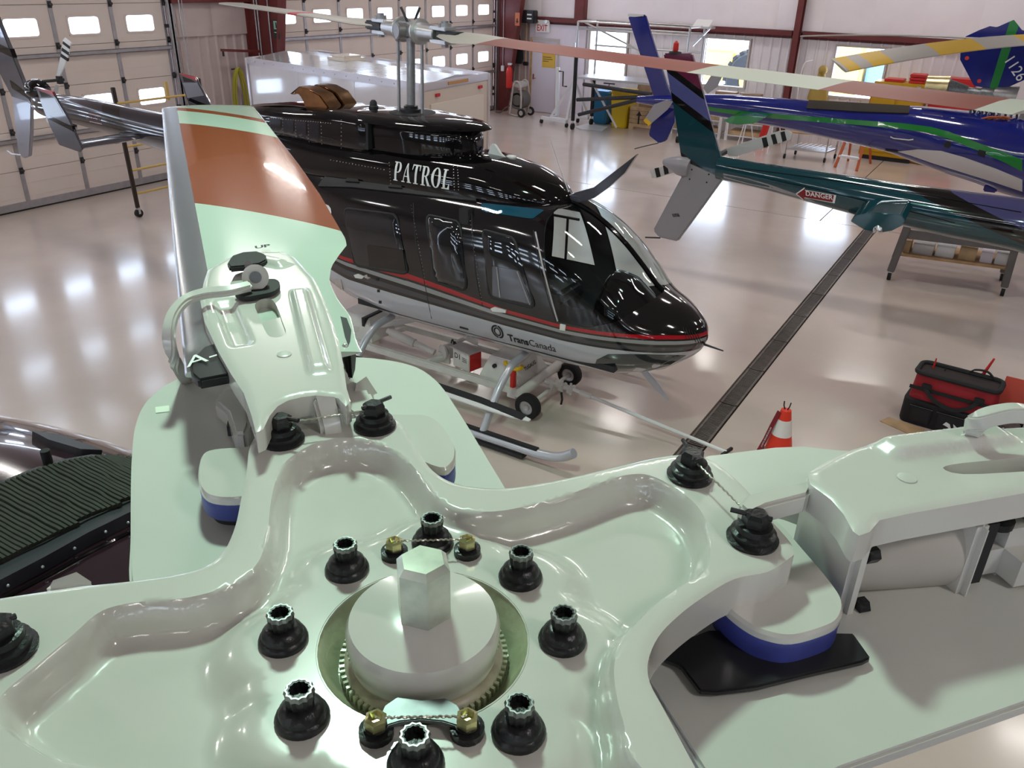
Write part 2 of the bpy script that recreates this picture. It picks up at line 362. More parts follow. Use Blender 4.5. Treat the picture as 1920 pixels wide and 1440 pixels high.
# ================================================================== left wall with two sectional doors
wl = tag(thing('wall_left', None, None, (0, 0, 0)), kind='structure')
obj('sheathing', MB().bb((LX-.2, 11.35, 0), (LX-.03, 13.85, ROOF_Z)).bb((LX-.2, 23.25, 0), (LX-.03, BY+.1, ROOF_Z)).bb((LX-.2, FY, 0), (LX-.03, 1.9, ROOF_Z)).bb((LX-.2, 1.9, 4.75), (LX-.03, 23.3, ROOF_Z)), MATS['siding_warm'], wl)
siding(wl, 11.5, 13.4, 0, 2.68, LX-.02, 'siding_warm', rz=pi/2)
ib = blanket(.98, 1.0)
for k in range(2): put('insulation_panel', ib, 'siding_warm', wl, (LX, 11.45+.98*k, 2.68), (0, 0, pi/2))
structure('trim_4', MB().bb((LX, 11.4, 3.30), (LX+.15, 13.4, 3.44)), MATS['red_steel'])
for (yc, zt) in ((13.4, 3.4), (23.32, 3.4)):
    a = -13.86 if yc > 20 else at_y(528, 0, yc).x; b = -14.32 if yc > 20 else at_y(526, 100, yc).x
    s_ = (a-b)/(2.78 if yc > 20 else .75)
    if yc < 20: s_ = .17; b = at_y(526, 90, yc).x-2.4*s_
    x0 = b-.47*s_ if yc > 20 else b; x1 = x0+s_*ROOF_Z
    cm = MB().prism([(LX, yc, 0), (x0, yc, 0), (x1, yc, ROOF_Z), (LX, yc, ROOF_Z)], (0, .02, 0))
    for w0, w1 in (((x0, 0), (x1, ROOF_Z)), ((LX+.02, 0), (LX+.02, ROOF_Z))):
        cm.prism([(w0[0]-.02, yc-.11, w0[1]), (w0[0], yc-.11, w0[1]), (w1[0], yc-.11, w1[1]), (w1[0]-.02, yc-.11, w1[1])], (0, .24, 0))
    structure('trim_%d' % (2 if yc < 20 else 3), cm, MATS['red_steel'])
SEAM = [0.02, .68, 1.33, 1.99, 2.65, 3.31, 3.97, 4.63]
def sectional_door(name, y0, n, pitch, ends):
    d = tag(thing(name, None, None, (LX, y0, 0)), kind='structure'); y1 = y0+n*pitch; t = .05; X0, X1 = LX-.08, LX-.03
    wy = [(y0+pitch*(i+.5)-.315, y0+pitch*(i+.5)+.315) for i in range(n)]
    for r in range(len(SEAM)-1):
        z0, z1 = SEAM[r]+.004, SEAM[r+1]-.004; mb = MB()
        if r in (2, 4, 6):
            a, b = {2: (1.48, 1.815), 4: (2.80, 3.125), 6: (4.12, 4.45)}[r]
            mb.bb((X0, y0, z0), (X1, y1, a)).bb((X0, y0, b), (X1, y1, z1)); e = [y0]+[q for w in wy for q in w]+[y1]
            for k in range(0, len(e), 2): mb.bb((X0, e[k], a), (X1, e[k+1], b))
        else:
            mb.bb((X0, y0, z0), (X1, y1, z1))
            mb.bb((X1, y0, z0+.20), (X1+.004, y1, z0+.206)).bb((X1, y0, z0+.43), (X1+.004, y1, z0+.436))
        sec = obj('door_section', mb, MATS['door_skin'], d)
        if r in (2, 4, 6):
            for w in wy:
                if w[1] < 4: continue
                rr = [(w[0]+.315+p, (a+b)/2+q) for p, q in round_rect(.63+.02, b-a+.02, .06)]
                ri = [(w[0]+.315+p, (a+b)/2+q) for p, q in round_rect(.63-.05, b-a-.05, .045)]
                fm = MB(); k = len(rr)
                fm.add([(X1+.012, *p) for p in rr]+[(X1+.012, *p) for p in ri]+[(X0, *p) for p in rr]+[(X0, *p) for p in ri],
                       [(i, (i+1) % k, k+(i+1) % k, k+i) for i in range(k)]+[(k+i, k+(i+1) % k, 3*k+(i+1) % k, 3*k+i) for i in range(k)]+[(i, (i+1) % k, 2*k+(i+1) % k, 2*k+i) for i in range(k)])
                obj('window_frame', fm, MATS['door_skin'], sec)
                obj('pane', MB().bb((X0+.02, w[0], a), (X0+.025, w[1], b)), MATS['pane_glass'], sec)
    for z in SEAM[1:-1]: obj('seam_light_block', MB().bb((X0-.012, y0, z-.02), (X0-.001, y1, z+.02)), MATS['dark_steel'], d)  # dark strips added behind the gaps to stop outdoor light leaking through
    for i in range(n+1):
        y = y0+pitch*i; w = .075 if 0 < i < n else .11
        obj('stile', MB().bb((X1, max(y0, y-w/2), .03), (X1+.014, min(y1, y+w/2), 4.6)), MATS['galv'], d)
        if y < 4: continue
        for z in SEAM[1:6]:
            obj('hinge', MB().bb((X1+.014, y-.035, z-.055), (X1+.022, y+.035, z+.055)).cyl((X1+.04, y-.03, z), (X1+.04, y+.03, z), .024, n=8), MATS['dark_steel'], d)
    for z in (1.19, 2.51, 3.84): obj('strut', MB().bb((X1+.014, y0, z-.035), (X1+.075, y1, z-.028)).bb((X1+.07, y0, z-.035), (X1+.075, y1, z+.035)).bb((X1+.014, y0, z+.028), (X1+.075, y1, z+.035)), MATS['galv'], d)
    obj('bottom_rail', MB().bb((X1, y0, .03), (X1+.03, y1, .15)), MATS['galv'], d)
    obj('seal', MB().bb((X0, y0, 0.0), (X1+.02, y1, .03)), MATS['black_rubber'], d)
    for y in (y0-.05, y1+.05):
        obj('track', MB().bb((LX-.03, y-.02, 0), (LX+.10, y+.02, 4.6)).bb((LX+.06, y-.06, 0), (LX+.10, y+.06, 4.6)), MATS['galv'], d)
        if y > 4:
            for z in (.5, 1.4, 2.0, 2.9): obj('track_bracket', MB().bb((LX-.03, y-.1, z-.03), (LX+.06, y+.1, z+.03)), MATS['dark_steel'], d)
    return d
sectional_door('door_1', 11.33-8*1.148, 8, 1.148, 0)
sectional_door('door_2', 13.95, 8, 1.157, 0)
structure('trim_15', MB().cyl((LX+.16, 11.55, 0), (LX+.16, 11.55, 4.6), .012), MATS['alu']); structure('trim_16', MB().cyl((LX+.16, 11.62, 0), (LX+.16, 11.62, 4.6), .008), MATS['alu'])
# conduits down the columns
for p, q in (((-14.55, 13.37, 1.0), (-14.55, 13.37, 4.5)), ((-14.47, 13.37, 1.0), (-14.47, 13.37, 4.5)), ((-14.15, 13.37, .6), (-14.15, 13.37, 4.5)), ((-14.52, 23.29, 1.35), (-14.52, 23.29, 4.5))):
    structure('trim_%d' % (5+int(p[0]*100) % 7), MB().cyl(p, q, .014, n=8), MATS['alu'])
structure('trim_14', MB().bb((-14.57, 23.25, 1.2), (-14.47, 23.31, 1.36)), MATS['white_paint'], bevel=.008)

# ================================================================== ceiling lamps (out of view, they light the hangar)
hg = MB().cyl((0, 0, .08), (0, 0, .42), .006, n=6).mesh('hanger')
hm = MB().box((0, 0, .04), (1.32, .36, .08)).mesh('housing'); mat('lamp_housing', (.7, .7, .7), .5)
tm = MB().cyl((-.62, 0, -.02), (.62, 0, -.02), .018, n=8).mesh('tube'); mat('lamp_tube', (1, 1, 1), .5, emit=(1, .98, .95), estr=6)
for x, y in LAMP_SPOTS:
    t = thing('ceiling_lamp', 'twin tube strip lamp hung under the hangar ceiling', 'lamp', (x, y, ROOF_Z-.42), 0, 'strip lamps under the ceiling')
    put('housing', hm, 'lamp_housing', t); [put('tube', tm, 'lamp_tube', t, (0, k, 0)) for k in (-.1, .1)]
    for k in (-.5, .5): put('hanger', hg, 'alu', t, (k, 0, 0))
    for k in (-.1, .1):
        ld = bpy.data.lights.new('lamp_light', 'AREA'); ld.shape = 'RECTANGLE'; ld.size = 1.25; ld.size_y = .075; ld.energy = LAMP_E; ld.color = LAMP_COL
        lo = bpy.data.objects.new('lamp_light', ld); COL.objects.link(lo); lo.parent = t; lo.location = (0, k, -.045)

hb = thing('high_bay_lamp', 'round high bay lamp hung over the foreground rotor head', 'lamp', HIGH_BAY[0]); hp_ = Vector(HIGH_BAY[0])
obj('reflector', MB().lathe([(.27, 0), (.26, .05), (.17, .20), (.09, .26), (.07, .38), (.03, .40)], hp_, n=28, cap=False), MATS['lamp_housing'], hb)
obj('hanger', MB().cyl(hp_+Vector((0, 0, .38)), (hp_.x, hp_.y, ROOF_Z), .012, n=8), MATS['alu'], hb)
ld = bpy.data.lights.new('lamp_light', 'AREA'); ld.shape = 'DISK'; ld.size = .42; ld.energy = HIGH_BAY[1]; ld.color = HIGH_BAY[2]
lo = bpy.data.objects.new('lamp_light', ld); COL.objects.link(lo); lo.parent = hb; lo.location = (0, 0, .02)
# ================================================================== outside the windows
mat('snow', (.82, .85, .9), .8)
structure('ground_outside', MB().bb((-90, BY+.31, -.25), (60, 120, -.07)).bb((-90, -40, -.25), (LX-.31, BY+.3, -.07)).bb((LX-.3, -40, -.25), (60, FY-.31, -.07)), MATS['snow'])
# ================================================================== foreground rotor head
mat('mint', (.61, .595, .555), .22, coat=.7, noise=.03, nscale=3, coat_rough=.08)
mat('mint_plate', (.58, .58, .54), .35, coat=.25, noise=.02, nscale=3, coat_rough=.2)
mat('bolt_black', (.018, .018, .02), .33, metal=.3, noise=.4, nscale=60, bump=.2, bscale=80)
mat('grease', (.42, .45, .30), .2, coat=.8, noise=.35, nscale=14, bump=.3, bscale=25)
mat('brass', (.55, .50, .25), .3, metal=.8, noise=.3, nscale=60)
mat('plate_grey', (.16, .17, .18), .4, metal=.6, noise=.3, nscale=30)
mat('wire', (.45, .42, .36), .35, metal=.8)
mat('blue_rubber', (.045, .055, .25), .45, noise=.2, nscale=20)
mat('dark_gap', (.02, .02, .022), .6)  # near-black that paints shade into gaps and mouths; also the black adapter cores
HZ = 3.40
HC = Vector((-.39, .49, HZ))
heli = thing('helicopter', 'dark plum helicopter under the camera with mint rotor head and louvred intake', 'helicopter', (HC.x, HC.y, 0))
hub = heli
def zpoly(px, z): return [at_z(u, v, z) for u, v in px]
def polar(a, r): return Vector((HC.x+r*cos(rad(a)), HC.y+r*sin(rad(a)), HZ))
up1 = [(-60, 1128), (0, 1118), (80, 1106), (150, 1096), (245, 1086), (330, 1074), (385, 1058), (418, 1032), (440, 985), (452, 930), (462, 880), (468, 835), (487, 808), (520, 797), (620, 786), (715, 776), (742, 783), (762, 805), (785, 845), (812, 880), (850, 902), (900, 911), (950, 912), (1010, 904), (1080, 890), (1140, 876), (1200, 862), (1250, 852), (1290, 850), (1330, 858), (1362, 880), (1400, 915), (1440, 965), (1480, 1010), (1490, 1032), (1482, 1042), (1441, 1068), (1377, 1082), (1317, 1117), (1271, 1152), (1235, 1190), (1216, 1235), (1219, 1275), (1245, 1325), (1271, 1373), (1303, 1432), (1340, 1490)]
up1 = [(-100, 1136)]+up1[1:]
outer = zpoly(up1, HZ)+[polar(a, r) for a, r in ((-2, .42), (-4, .47), (-16, .47), (-24, .38), (-44, .27), (-62, .36), (-68, .42), (-80, .42), (-86, .36), (-97, .27))]+zpoly([(250, 1520), (60, 1490), (-60, 1450), (-130, 1390), (-165, 1300), (-150, 1190)], HZ)
in1 = [(420, 1456), (250, 1446), (110, 1428), (50, 1399), (5, 1366), (-8, 1335), (5, 1300), (70, 1245), (130, 1195), (190, 1145), (260, 1128), (350, 1120), (435, 1095), (482, 1055), (500, 1000), (508, 935), (525, 878), (560, 846), (600, 828), (650, 820), (705, 828), (750, 850), (785, 885), (815, 925), (850, 950), (890, 958), (940, 957), (1000, 945), (1070, 925), (1130, 903), (1175, 890), (1215, 890), (1260, 910), (1305, 945), (1328, 985), (1333, 1030), (1322, 1072), (1280, 1098), (1235, 1130), (1198, 1165), (1166, 1202), (1154, 1238), (1154, 1284), (1170, 1353), (1205, 1440)]
inner = zpoly(in1, HZ)+[polar(a, r) for a, r in ((-8, .38), (-14, .36), (-24, .26), (-44, .22), (-62, .28), (-68, .36), (-78, .36), (-86, .28), (-97, .215))]
def densify(P, d=.008):
    out = []; n = len(P)
    for i in range(n):
        a, b = P[i], P[(i+1) % n]; k = max(1, int((b-a).length/d)); out += [a.lerp(b, t/k) for t in range(k)]
    return out
outer = densify(smooth_poly(outer, 4)); inner = densify(smooth_poly(inner, 5), .007)
def pip(P, X, Y):
    ins = np.zeros(X.shape, bool); n = len(P)
    for i in range(n):
        a, b = P[i], P[i-1]
        if a.y == b.y: continue
        c = ((a.y > Y) != (b.y > Y)) & (X < (b.x-a.x)*(Y-a.y)/(b.y-a.y)+a.x); ins ^= c
    return ins
def pdist(P, X, Y):
    d = np.full(X.shape, 9.); n = len(P)
    for i in range(n):
        a, b = P[i], P[i-1]; ex, ey = b.x-a.x, b.y-a.y; L2 = ex*ex+ey*ey+1e-12
        t = np.clip(((X-a.x)*ex+(Y-a.y)*ey)/L2, 0, 1); d = np.minimum(d, np.hypot(X-a.x-t*ex, Y-a.y-t*ey))
    return d
def sst(a, b, x): t = np.clip((x-a)/(b-a), 0, 1); return t*t*(3-2*t)
def inset(P, d):
    n = len(P); out = []; A_ = sum(P[i].x*P[(i+1) % n].y-P[(i+1) % n].x*P[i].y for i in range(n)); s_ = 1 if A_ > 0 else -1
    for i in range(n):
        t = P[(i+1) % n]-P[i-1]; q = Vector((P[i].x-s_*t.y/max(t.length, 1e-9)*d, P[i].y+s_*t.x/max(t.length, 1e-9)*d, 0)); out.append(q)
    X = np.array([q.x for q in out]); Y = np.array([q.y for q in out]); ok = pdist(P, X, Y) > d*.9
    return [q if k else None for q, k in zip(out, ok)]
def field_plate(outline, zf, z_bot, step=.007, holes=(), creases=()):
    """solid plate with a sculpted top: outline in plan, zf(X,Y) the top height; vertical sides down to z_bot"""
    xs = [p.x for p in outline]; ys = [p.y for p in outline]
    gx, gy = np.meshgrid(np.arange(min(xs), max(xs), step), np.arange(min(ys), max(ys), step)); gx = gx.ravel(); gy = gy.ravel()
    gx = gx+(np.arange(gx.size) % 2)*1e-4
    ok = pip(outline, gx, gy) & (pdist(outline, gx, gy) > step*.6)
    for h in holes: ok &= ~pip(h, gx, gy) & (pdist(h, gx, gy) > step*.6)
    for c in creases:
        X_ = np.array([p.x if p else 99 for p in c]); Y_ = np.array([p.y if p else 99 for p in c])
        for x_, y_ in zip(X_, Y_): ok &= np.hypot(gx-x_, gy-y_) > .0035
    vs = [Vector((p.x, p.y)) for p in outline]; edges = [(i, (i+1) % len(outline)) for i in range(len(outline))]; loops = [(0, len(outline))]
    for h in holes:
        o = len(vs); vs += [Vector((p.x, p.y)) for p in h]; edges += [(o+i, o+(i+1) % len(h)) for i in range(len(h))]; loops.append((o, len(h)))
    for c in creases:
        kp = [p for p in c if p]; X_ = np.array([p.x for p in kp]); Y_ = np.array([p.y for p in kp]); o = len(vs)
        good = pip(outline, X_, Y_) & (pdist(outline, X_, Y_) > .002); idx_ = {}
        for p, g_ in zip(kp, good):
            if g_: idx_[id(p)] = len(vs); vs.append(Vector((p.x, p.y)))
        for i in range(len(c)):
            a, b_ = c[i], c[(i+1) % len(c)]
            if a and b_ and id(a) in idx_ and id(b_) in idx_: edges.append((idx_[id(a)], idx_[id(b_)]))
    vs += [Vector((x, y)) for x, y in zip(gx[ok], gy[ok])]
    co, _, fc, ov, *_ = delaunay_2d_cdt(vs, edges, [], 0, 1e-6)
    X = np.array([c.x for c in co]); Y = np.array([c.y for c in co]); Zt = zf(X, Y)
    cx = np.array([sum(co[i].x for i in f)/3 for f in fc]); cy = np.array([sum(co[i].y for i in f)/3 for f in fc])
    keep = pip(outline, cx, cy)
    for h in holes: keep &= ~pip(h, cx, cy)
    mb = MB(); mb.add([(x, y, z) for x, y, z in zip(X, Y, Zt)], [tuple(f) for f, k in zip(fc, keep) if k])
    top_f = [tuple(f) for f, k in zip(fc, keep) if k]; nt_ = len(mb.v)
    mb.v += [Vector((p.x, p.y, z_bot)) for p in mb.v[:nt_]]; mb.f += [[nt_+i for i in reversed(f)] for f in top_f]
    cnt = {}
    for f in top_f:
        for i in range(len(f)): e = tuple(sorted((f[i], f[(i+1) % len(f)]))); cnt[e] = cnt.get(e, 0)+1
    mb.f += [[a, c, nt_+c, nt_+a] for (a, c), k in cnt.items() if k == 1]
    return mb
BOLTS = [(650, 1057), (810.6, 1008), (976, 1072), (1055, 1189), (972.6, 1361), (779, 1421), (565.7, 1335), (530, 1189)]
BP = [at_z(u, v, HZ-.012) for u, v in BOLTS]
HC2 = sum(BP, Vector())/8
def star_z(X, Y):
    d = pdist(inner, X, Y)*np.where(pip(inner, X, Y), 1, -1)
    do = pdist(outer, X, Y)
    z = HZ-.003*np.exp(-(do/.004)**2)-.021*sst(0, .015, d)
    r = np.hypot(X-HC2.x, Y-HC2.y)-.150
    for b in BP: r = np.minimum(r, np.hypot(X-b.x, Y-b.y)-.042)
    for k in range(8):
        b = BP[k].lerp(BP[k-1], .5); r = np.minimum(r, np.hypot(X-b.x, Y-b.y)-.03)
    return z-.020*sst(0, .045, r)*sst(.0, .022, d)
PIT = [Vector((HC2.x+.108*cos(2*pi*i/48), HC2.y+.108*sin(2*pi*i/48), 0)) for i in range(48)]
hub = obj('rotor_star', field_plate(outer, star_z, HZ-.055, .0065, [PIT], [inset(inner, d_) for d_ in (.0005, .004, .008, .012, .016)]), MATS['mint'], heli, smooth=50, label='mint green rotor star with bolted rim')
cz = HZ-.015
obj('grease_well', MB().lathe([(.1095, -.0205), (.107, -.025), (.099, -.038), (.089, -.050), (.05, -.052)], (HC2.x, HC2.y, HZ), n=64, cap=False), MATS['grease'], hub)
gr = MB()
for i in range(72):
    a = 2*pi*i/72; gr.box((HC2.x+.0845*cos(a), HC2.y+.0845*sin(a), HZ-.046), (.006, .0034, .014), a)
g2 = obj('spline_ring', gr, MATS['grease'], hub); g2['kind'] = 'stuff'
obj('mast_nut', MB().lathe([(.0765, -.030), (.0765, -.022), (.079, -.018), (.079, .000), (.075, .010), (.04, .017), (.03, .019)], (HC2.x, HC2.y, HZ), n=64), MATS['mint'], hub, smooth=40)
hx = MB(); hp = Vector((HC2.x+.002, HC2.y+.0, HZ+.016))
ring = lambda z, r: [(hp.x+r*cos(pi/3*i+.25), hp.y+r*sin(pi/3*i+.25), z) for i in range(6)]
hx.loft([ring(hp.z, .0285), ring(hp.z+.062, .0285), ring(hp.z+.069, .0225)])
obj('hex_post', hx, mat('mint_worn', (.56, .60, .50), .25, metal=.15, coat=.5, noise=.35, nscale=18), hub, smooth=20)
# twelve-point flange bolts
def twelve(r, n=12):
    o = []
    for i in range(n*2): a = 2*pi*i/(n*2); q = r if i % 2 == 0 else r*.88; o.append((q*cos(a), q*sin(a)))
    return o
bb = MB().lathe([(.0245, 0), (.0255, .004), (.024, .008), (.0215, .010), (.0205, .015), (.0165, .019), (.0135, .021)], n=28)
bh = MB().loft([[(x, y, .019) for x, y in twelve(.0120)], [(x, y, .036) for x, y in twelve(.0140)], [(x*.93, y*.93, .039) for x, y in twelve(.0140)], [(x*.68, y*.68, .039) for x, y in twelve(.0140)], [(x*.62, y*.62, .031) for x, y in twelve(.0140)]])
mat('bolt_worn', (.20, .20, .20), .35, metal=.8, noise=.5, nscale=90); brm = MB().loft([[(x*1.01, y*1.01, .0345) for x, y in twelve(.0140)], [(x*1.01, y*1.01, .0362) for x, y in twelve(.0140)], [(x*.93, y*.93, .0395) for x, y in twelve(.0140)], [(x*.80, y*.80, .0395) for x, y in twelve(.0140)]], caps=False).mesh('bolt_rim', smooth=25)
bbm = bb.mesh('washer'); bhm = bh.mesh('bolt_head', smooth=25)
for i, b in enumerate(BP):
    for nm_, ms_, mt_ in (('bolt_washer', bbm, 'bolt_black'), ('bolt_head', bhm, 'bolt_black'), ('bolt_rim', brm, 'bolt_worn')): put(nm_, ms_, mt_, hub, (b.x-HC.x, b.y-HC.y, HZ-.022), (0, 0, i))
# wire-locked brass bolts and the lock plate
sb = MB().lathe([(.016, 0), (.016, .009), (.011, .010), (.0115, .013)], n=18).mesh('lock_bolt_base')
sh = MB().loft([[(.0105*cos(pi/3*i), .0105*sin(pi/3*i), z) for i in range(6)] for z in (.013, .022)]+[[(.007*cos(pi/3*i), .007*sin(pi/3*i), .024) for i in range(6)], [(.004*cos(pi/3*i), .004*sin(pi/3*i), .018) for i in range(6)]]).mesh('lock_bolt')
LB = [at_z(u, v, HZ-.02) for u, v in ((740, 1040), (876, 1036), (706, 1375), (876, 1372))]
for p in LB:
    for nm_, ms_, mt_ in (('lock_bolt_base', sb, 'bolt_black'), ('lock_bolt', sh, 'brass')): put(nm_, ms_, mt_, hub, (p.x-HC.x, p.y-HC.y, HZ-.022))
obj('lock_plate', MB().prism(zpoly([(722, 1322), (745, 1306), (790, 1312), (835, 1308), (858, 1322), (866, 1345), (862, 1362), (830, 1352), (790, 1348), (750, 1352), (718, 1362), (712, 1345)], HZ-.008), (0, 0, -.006)), MATS['plate_grey'], hub, bevel=.001)
def wire(a, b, sag=.0, r=.0012, n=60):
    a = Vector(a); b = Vector(b); pts = []; x, y = frame_of(b-a)
    for i in range(n+1): t = i/n; pts.append(a.lerp(b, t)+x*(.0006*cos(t*90))+y*(.0006*sin(t*90))-Vector((0, 0, sag*4*t*(1-t))))
    return MB().tube(pts, r, 6)
obj('lock_wire', wire(LB[2]+Vector((0, 0, .02)), LB[3]+Vector((0, 0, .02))), MATS['wire'], hub)
obj('lock_wire', wire(LB[0]+Vector((0, 0, .02)), LB[1]+Vector((0, 0, .02))), MATS['wire'], hub)
obj('drain_hole', MB().lathe([(.0045, 0), (.0045, .0012)], at_z(494, 1285, HZ-.039), n=14), MATS['dark_gap'], hub)
# arm bolts with stacked washers and split pins
ab = MB().lathe([(.030, 0), (.031, .005), (.026, .008), (.027, .014), (.022, .017), (.021, .024), (.012, .026)], n=28).mesh('arm_washer')
ah = MB().loft([[(.0165*cos(pi/3*i), .0165*sin(pi/3*i), z) for i in range(6)] for z in (.024, .037)]+[[(.012*cos(pi/3*i), .012*sin(pi/3*i), .041) for i in range(6)]]).mesh('arm_nut', smooth=25)
AB = [at_z(u, v, HZ) for u, v in ((530, 826), (703, 800), (1293, 893), (1410, 1012), (8, 1222))]
for k, p in enumerate(AB):
    q_ = (p.x-HC.x, p.y-HC.y, HZ-.001); put('arm_washer', ab, 'bolt_black', hub, q_); put('arm_nut', ah, 'bolt_black', hub, q_, (0, 0, .4*k))
    put('split_pin', MB().cyl((-.018, 0, .036), (.03, .006, .040), .003, n=6).mesh('split_pin'), 'bolt_black', hub, q_, (0, 0, 1.1*k))
obj('lock_wire', wire(AB[0]+Vector((0, 0, .028)), AB[1]+Vector((0, 0, .028)), r=.0013), MATS['wire'], hub)
obj('lock_wire', wire(AB[2]+Vector((0, 0, .028)), AB[3]+Vector((0, 0, .028)), r=.0013), MATS['wire'], hub)
obj('mast', MB().cyl((HC2.x, HC2.y, 2.2), (HC2.x, HC2.y, HZ-.05), .07, n=24).cyl((HC2.x, HC2.y, 3.02), (HC2.x, HC2.y, 3.14), .16, n=24), MATS['plate_grey'], hub)
# bracket showing behind the left arm
obj('arm_bracket', MB().prism([at_z(80, 1103, 3.36), at_z(100, 1086, 3.36), at_z(142, 1066, 3.38), at_z(178, 1090, 3.36), at_z(176, 1100, 3.36)], (0, 0, -.05)), MATS['mint'], hub, bevel=.006)

star = hub; hub = heli
# ------------------------------------------------------------------ lower plates, elastomer blocks, sleeves
PZ = 3.30
obj('nut_skirt', MB().lathe([(.083, -.052), (.083, -.040), (.080, -.036), (.0755, -.034), (.0755, -.026)], (HC2.x, HC2.y, HZ), n=64), mat('stained_paint', (.40, .36, .27), .35, noise=.5, nscale=22), star)
plA = smooth_poly(zpoly([(245, 1100), (244, 1000), (246, 860), (256, 785), (285, 738), (345, 704), (430, 684), (540, 675), (660, 668), (760, 680), (815, 708), (862, 772), (945, 908), (1010, 1010), (900, 1150), (600, 1190), (300, 1180)], PZ), 5)
obj('lower_plate', MB().prism(plA, (0, 0, -.02)), MATS['mint_plate'], hub, bevel=.004)
plB = zpoly([(1325, 853), (1452, 837), (1505, 835), (1569, 842), (1750, 850), (2050, 862), (2150, 1250), (1920, 1321), (1583, 1440), (1420, 1510), (1340, 1480), (1190, 1240), (1200, 1000), (1240, 900)], PZ)
obj('lower_plate', MB().prism(plB, (0, 0, -.02)), MATS['mint_plate'], hub, bevel=.004)
obj('sticker', MB().prism(zpoly([(291, 763), (317, 760), (318, 771), (292, 774)], PZ+.0015), (0, 0, -.0015)), mat('sticker_pale', (.80, .86, .72), .5), hub)
def block(cap, zt, name_parent, blue_h=.026, slot=0.):
    P = smooth_poly(zpoly(cap, zt), 4); c = sum(P, Vector())/len(P)
    sc = lambda s_, z: [Vector((c.x+(p.x-c.x)*s_, c.y+(p.y-c.y)*s_, z)) for p in P]
    cp = obj('adapter_cap', MB().loft([sc(1, zt-.012), sc(1, zt-.004), sc(.96, zt)]), MATS['mint'], name_parent)
    obj('adapter_rubber', MB().loft([sc(.985, zt-.0125), sc(1.0, zt-.018), sc(.985, zt-.022), sc(1.0, zt-.012-blue_h), sc(.93, zt-.016-blue_h)]), MATS['blue_rubber'], name_parent)
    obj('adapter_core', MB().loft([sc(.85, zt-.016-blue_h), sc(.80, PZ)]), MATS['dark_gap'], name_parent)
block([(500, 838), (440, 838), (392, 843), (375, 859), (371, 895), (380, 920), (403, 932), (450, 933), (500, 920), (530, 880)], 3.355, hub)
block([(-95, 1395), (-30, 1400), (8, 1425), (9, 1462), (-40, 1490), (-100, 1480)], 3.365, hub)
block([(720, 780), (757, 776), (804, 779), (833, 802), (851, 832), (854, 850), (848, 868), (825, 878), (760, 850), (720, 820)], 3.372, hub)
block([(1370, 1070), (1440, 985), (1460, 977), (1505, 1026), (1559, 1090), (1581, 1126), (1576, 1157), (1552, 1175), (1488, 1193), (1438, 1186), (1399, 1168), (1360, 1136), (1345, 1105)], 3.352, hub, .034)
obj('rubber_pad', MB().prism(zpoly([(1240, 1232), (1262, 1205), (1330, 1180), (1600, 1186), (1633, 1232), (1618, 1240), (1520, 1262), (1420, 1287), (1345, 1296), (1312, 1294), (1276, 1246)], PZ+.012), (0, 0, -.008)), MATS['black_plastic'], hub, bevel=.002)

SZ = 3.452
def ridge(axis_a, axis_b, w, h, pad=0.):
    ax = Vector((axis_b.x-axis_a.x, axis_b.y-axis_a.y)); L = ax.length; ax /= L
    def f(X, Y):
        t = (X-axis_a.x)*ax.x+(Y-axis_a.y)*ax.y; q = np.abs(-(X-axis_a.x)*ax.y+(Y-axis_a.y)*ax.x)
        return h*sst(0, .03, t+pad)*sst(0, .03, L-t+pad)*sst(w, w*.4, q)
    return f
slA = densify(zpoly([(479, 806), (471, 775), (456, 732), (432, 696), (409, 656), (383, 600), (375, 562), (381, 527), (389, 503), (432, 478), (480, 471), (531, 470), (551, 479), (590, 521), (607, 556), (622, 592), (637, 644), (645, 690), (650, 725), (657, 748), (648, 757), (634, 742), (590, 737), (565, 740), (540, 746), (520, 757), (505, 775), (493, 800)], SZ), .012)
hA = smooth_poly(zpoly([(478, 572), (490, 561), (508, 561), (519, 574), (530, 604), (536, 624), (524, 632), (506, 631), (496, 618), (485, 592)], SZ), 3)
ra1 = ridge(at_z(455, 650, SZ), at_z(418, 560, SZ), .022, -.010); ra2 = ridge(at_z(600, 700, SZ), at_z(560, 545, SZ), .02, .010, .01)
ra3 = ridge(at_z(450, 480, SZ), at_z(545, 500, SZ), .022, .010); ra4 = ridge(at_z(520, 760, SZ), at_z(440, 640, SZ), .03, .012)
tang = at_z(505, 800, SZ)
def slA_z(X, Y): return SZ+ra1(X, Y)+ra2(X, Y)+ra3(X, Y)-.004*np.exp(-(pdist(slA, X, Y)/.005)**2)
obj('upper_sleeve', field_plate(slA, slA_z, SZ-.036, .005, [hA]), MATS['mint'], hub, smooth=50)
slB = densify(zpoly([(1520, 903), (1559, 931), (1583, 959), (1601, 991), (1612, 999), (1632, 992), (1651, 970), (1700, 959), (1920, 920), (2010, 904), (2040, 850), (2000, 792), (1860, 800), (1771, 807), (1665, 821), (1600, 838), (1550, 862), (1515, 882)], SZ), .012)
hB = smooth_poly(zpoly([(1768, 877), (1806, 889), (1920, 884), (1990, 880), (1990, 852), (1920, 858), (1806, 868)], SZ), 3)
rb1 = ridge(at_z(1640, 848, SZ), at_z(1900, 815, SZ), .03, .014); rb2 = ridge(at_z(1620, 960, SZ), at_z(1560, 890, SZ), .03, .0)
obj('upper_sleeve', field_plate(slB, lambda X, Y: SZ+rb1(X, Y)-.004*np.exp(-(pdist(slB, X, Y)/.005)**2), SZ-.042, .006, [hB]), MATS['mint'], hub, smooth=50)
for u, v in ((533, 665), (1700, 897)): obj('plug', MB().lathe([(.0115, 0), (.0115, .0015), (.009, .0025)], at_z(u, v, SZ), n=20), MATS['mint_plate'], hub)
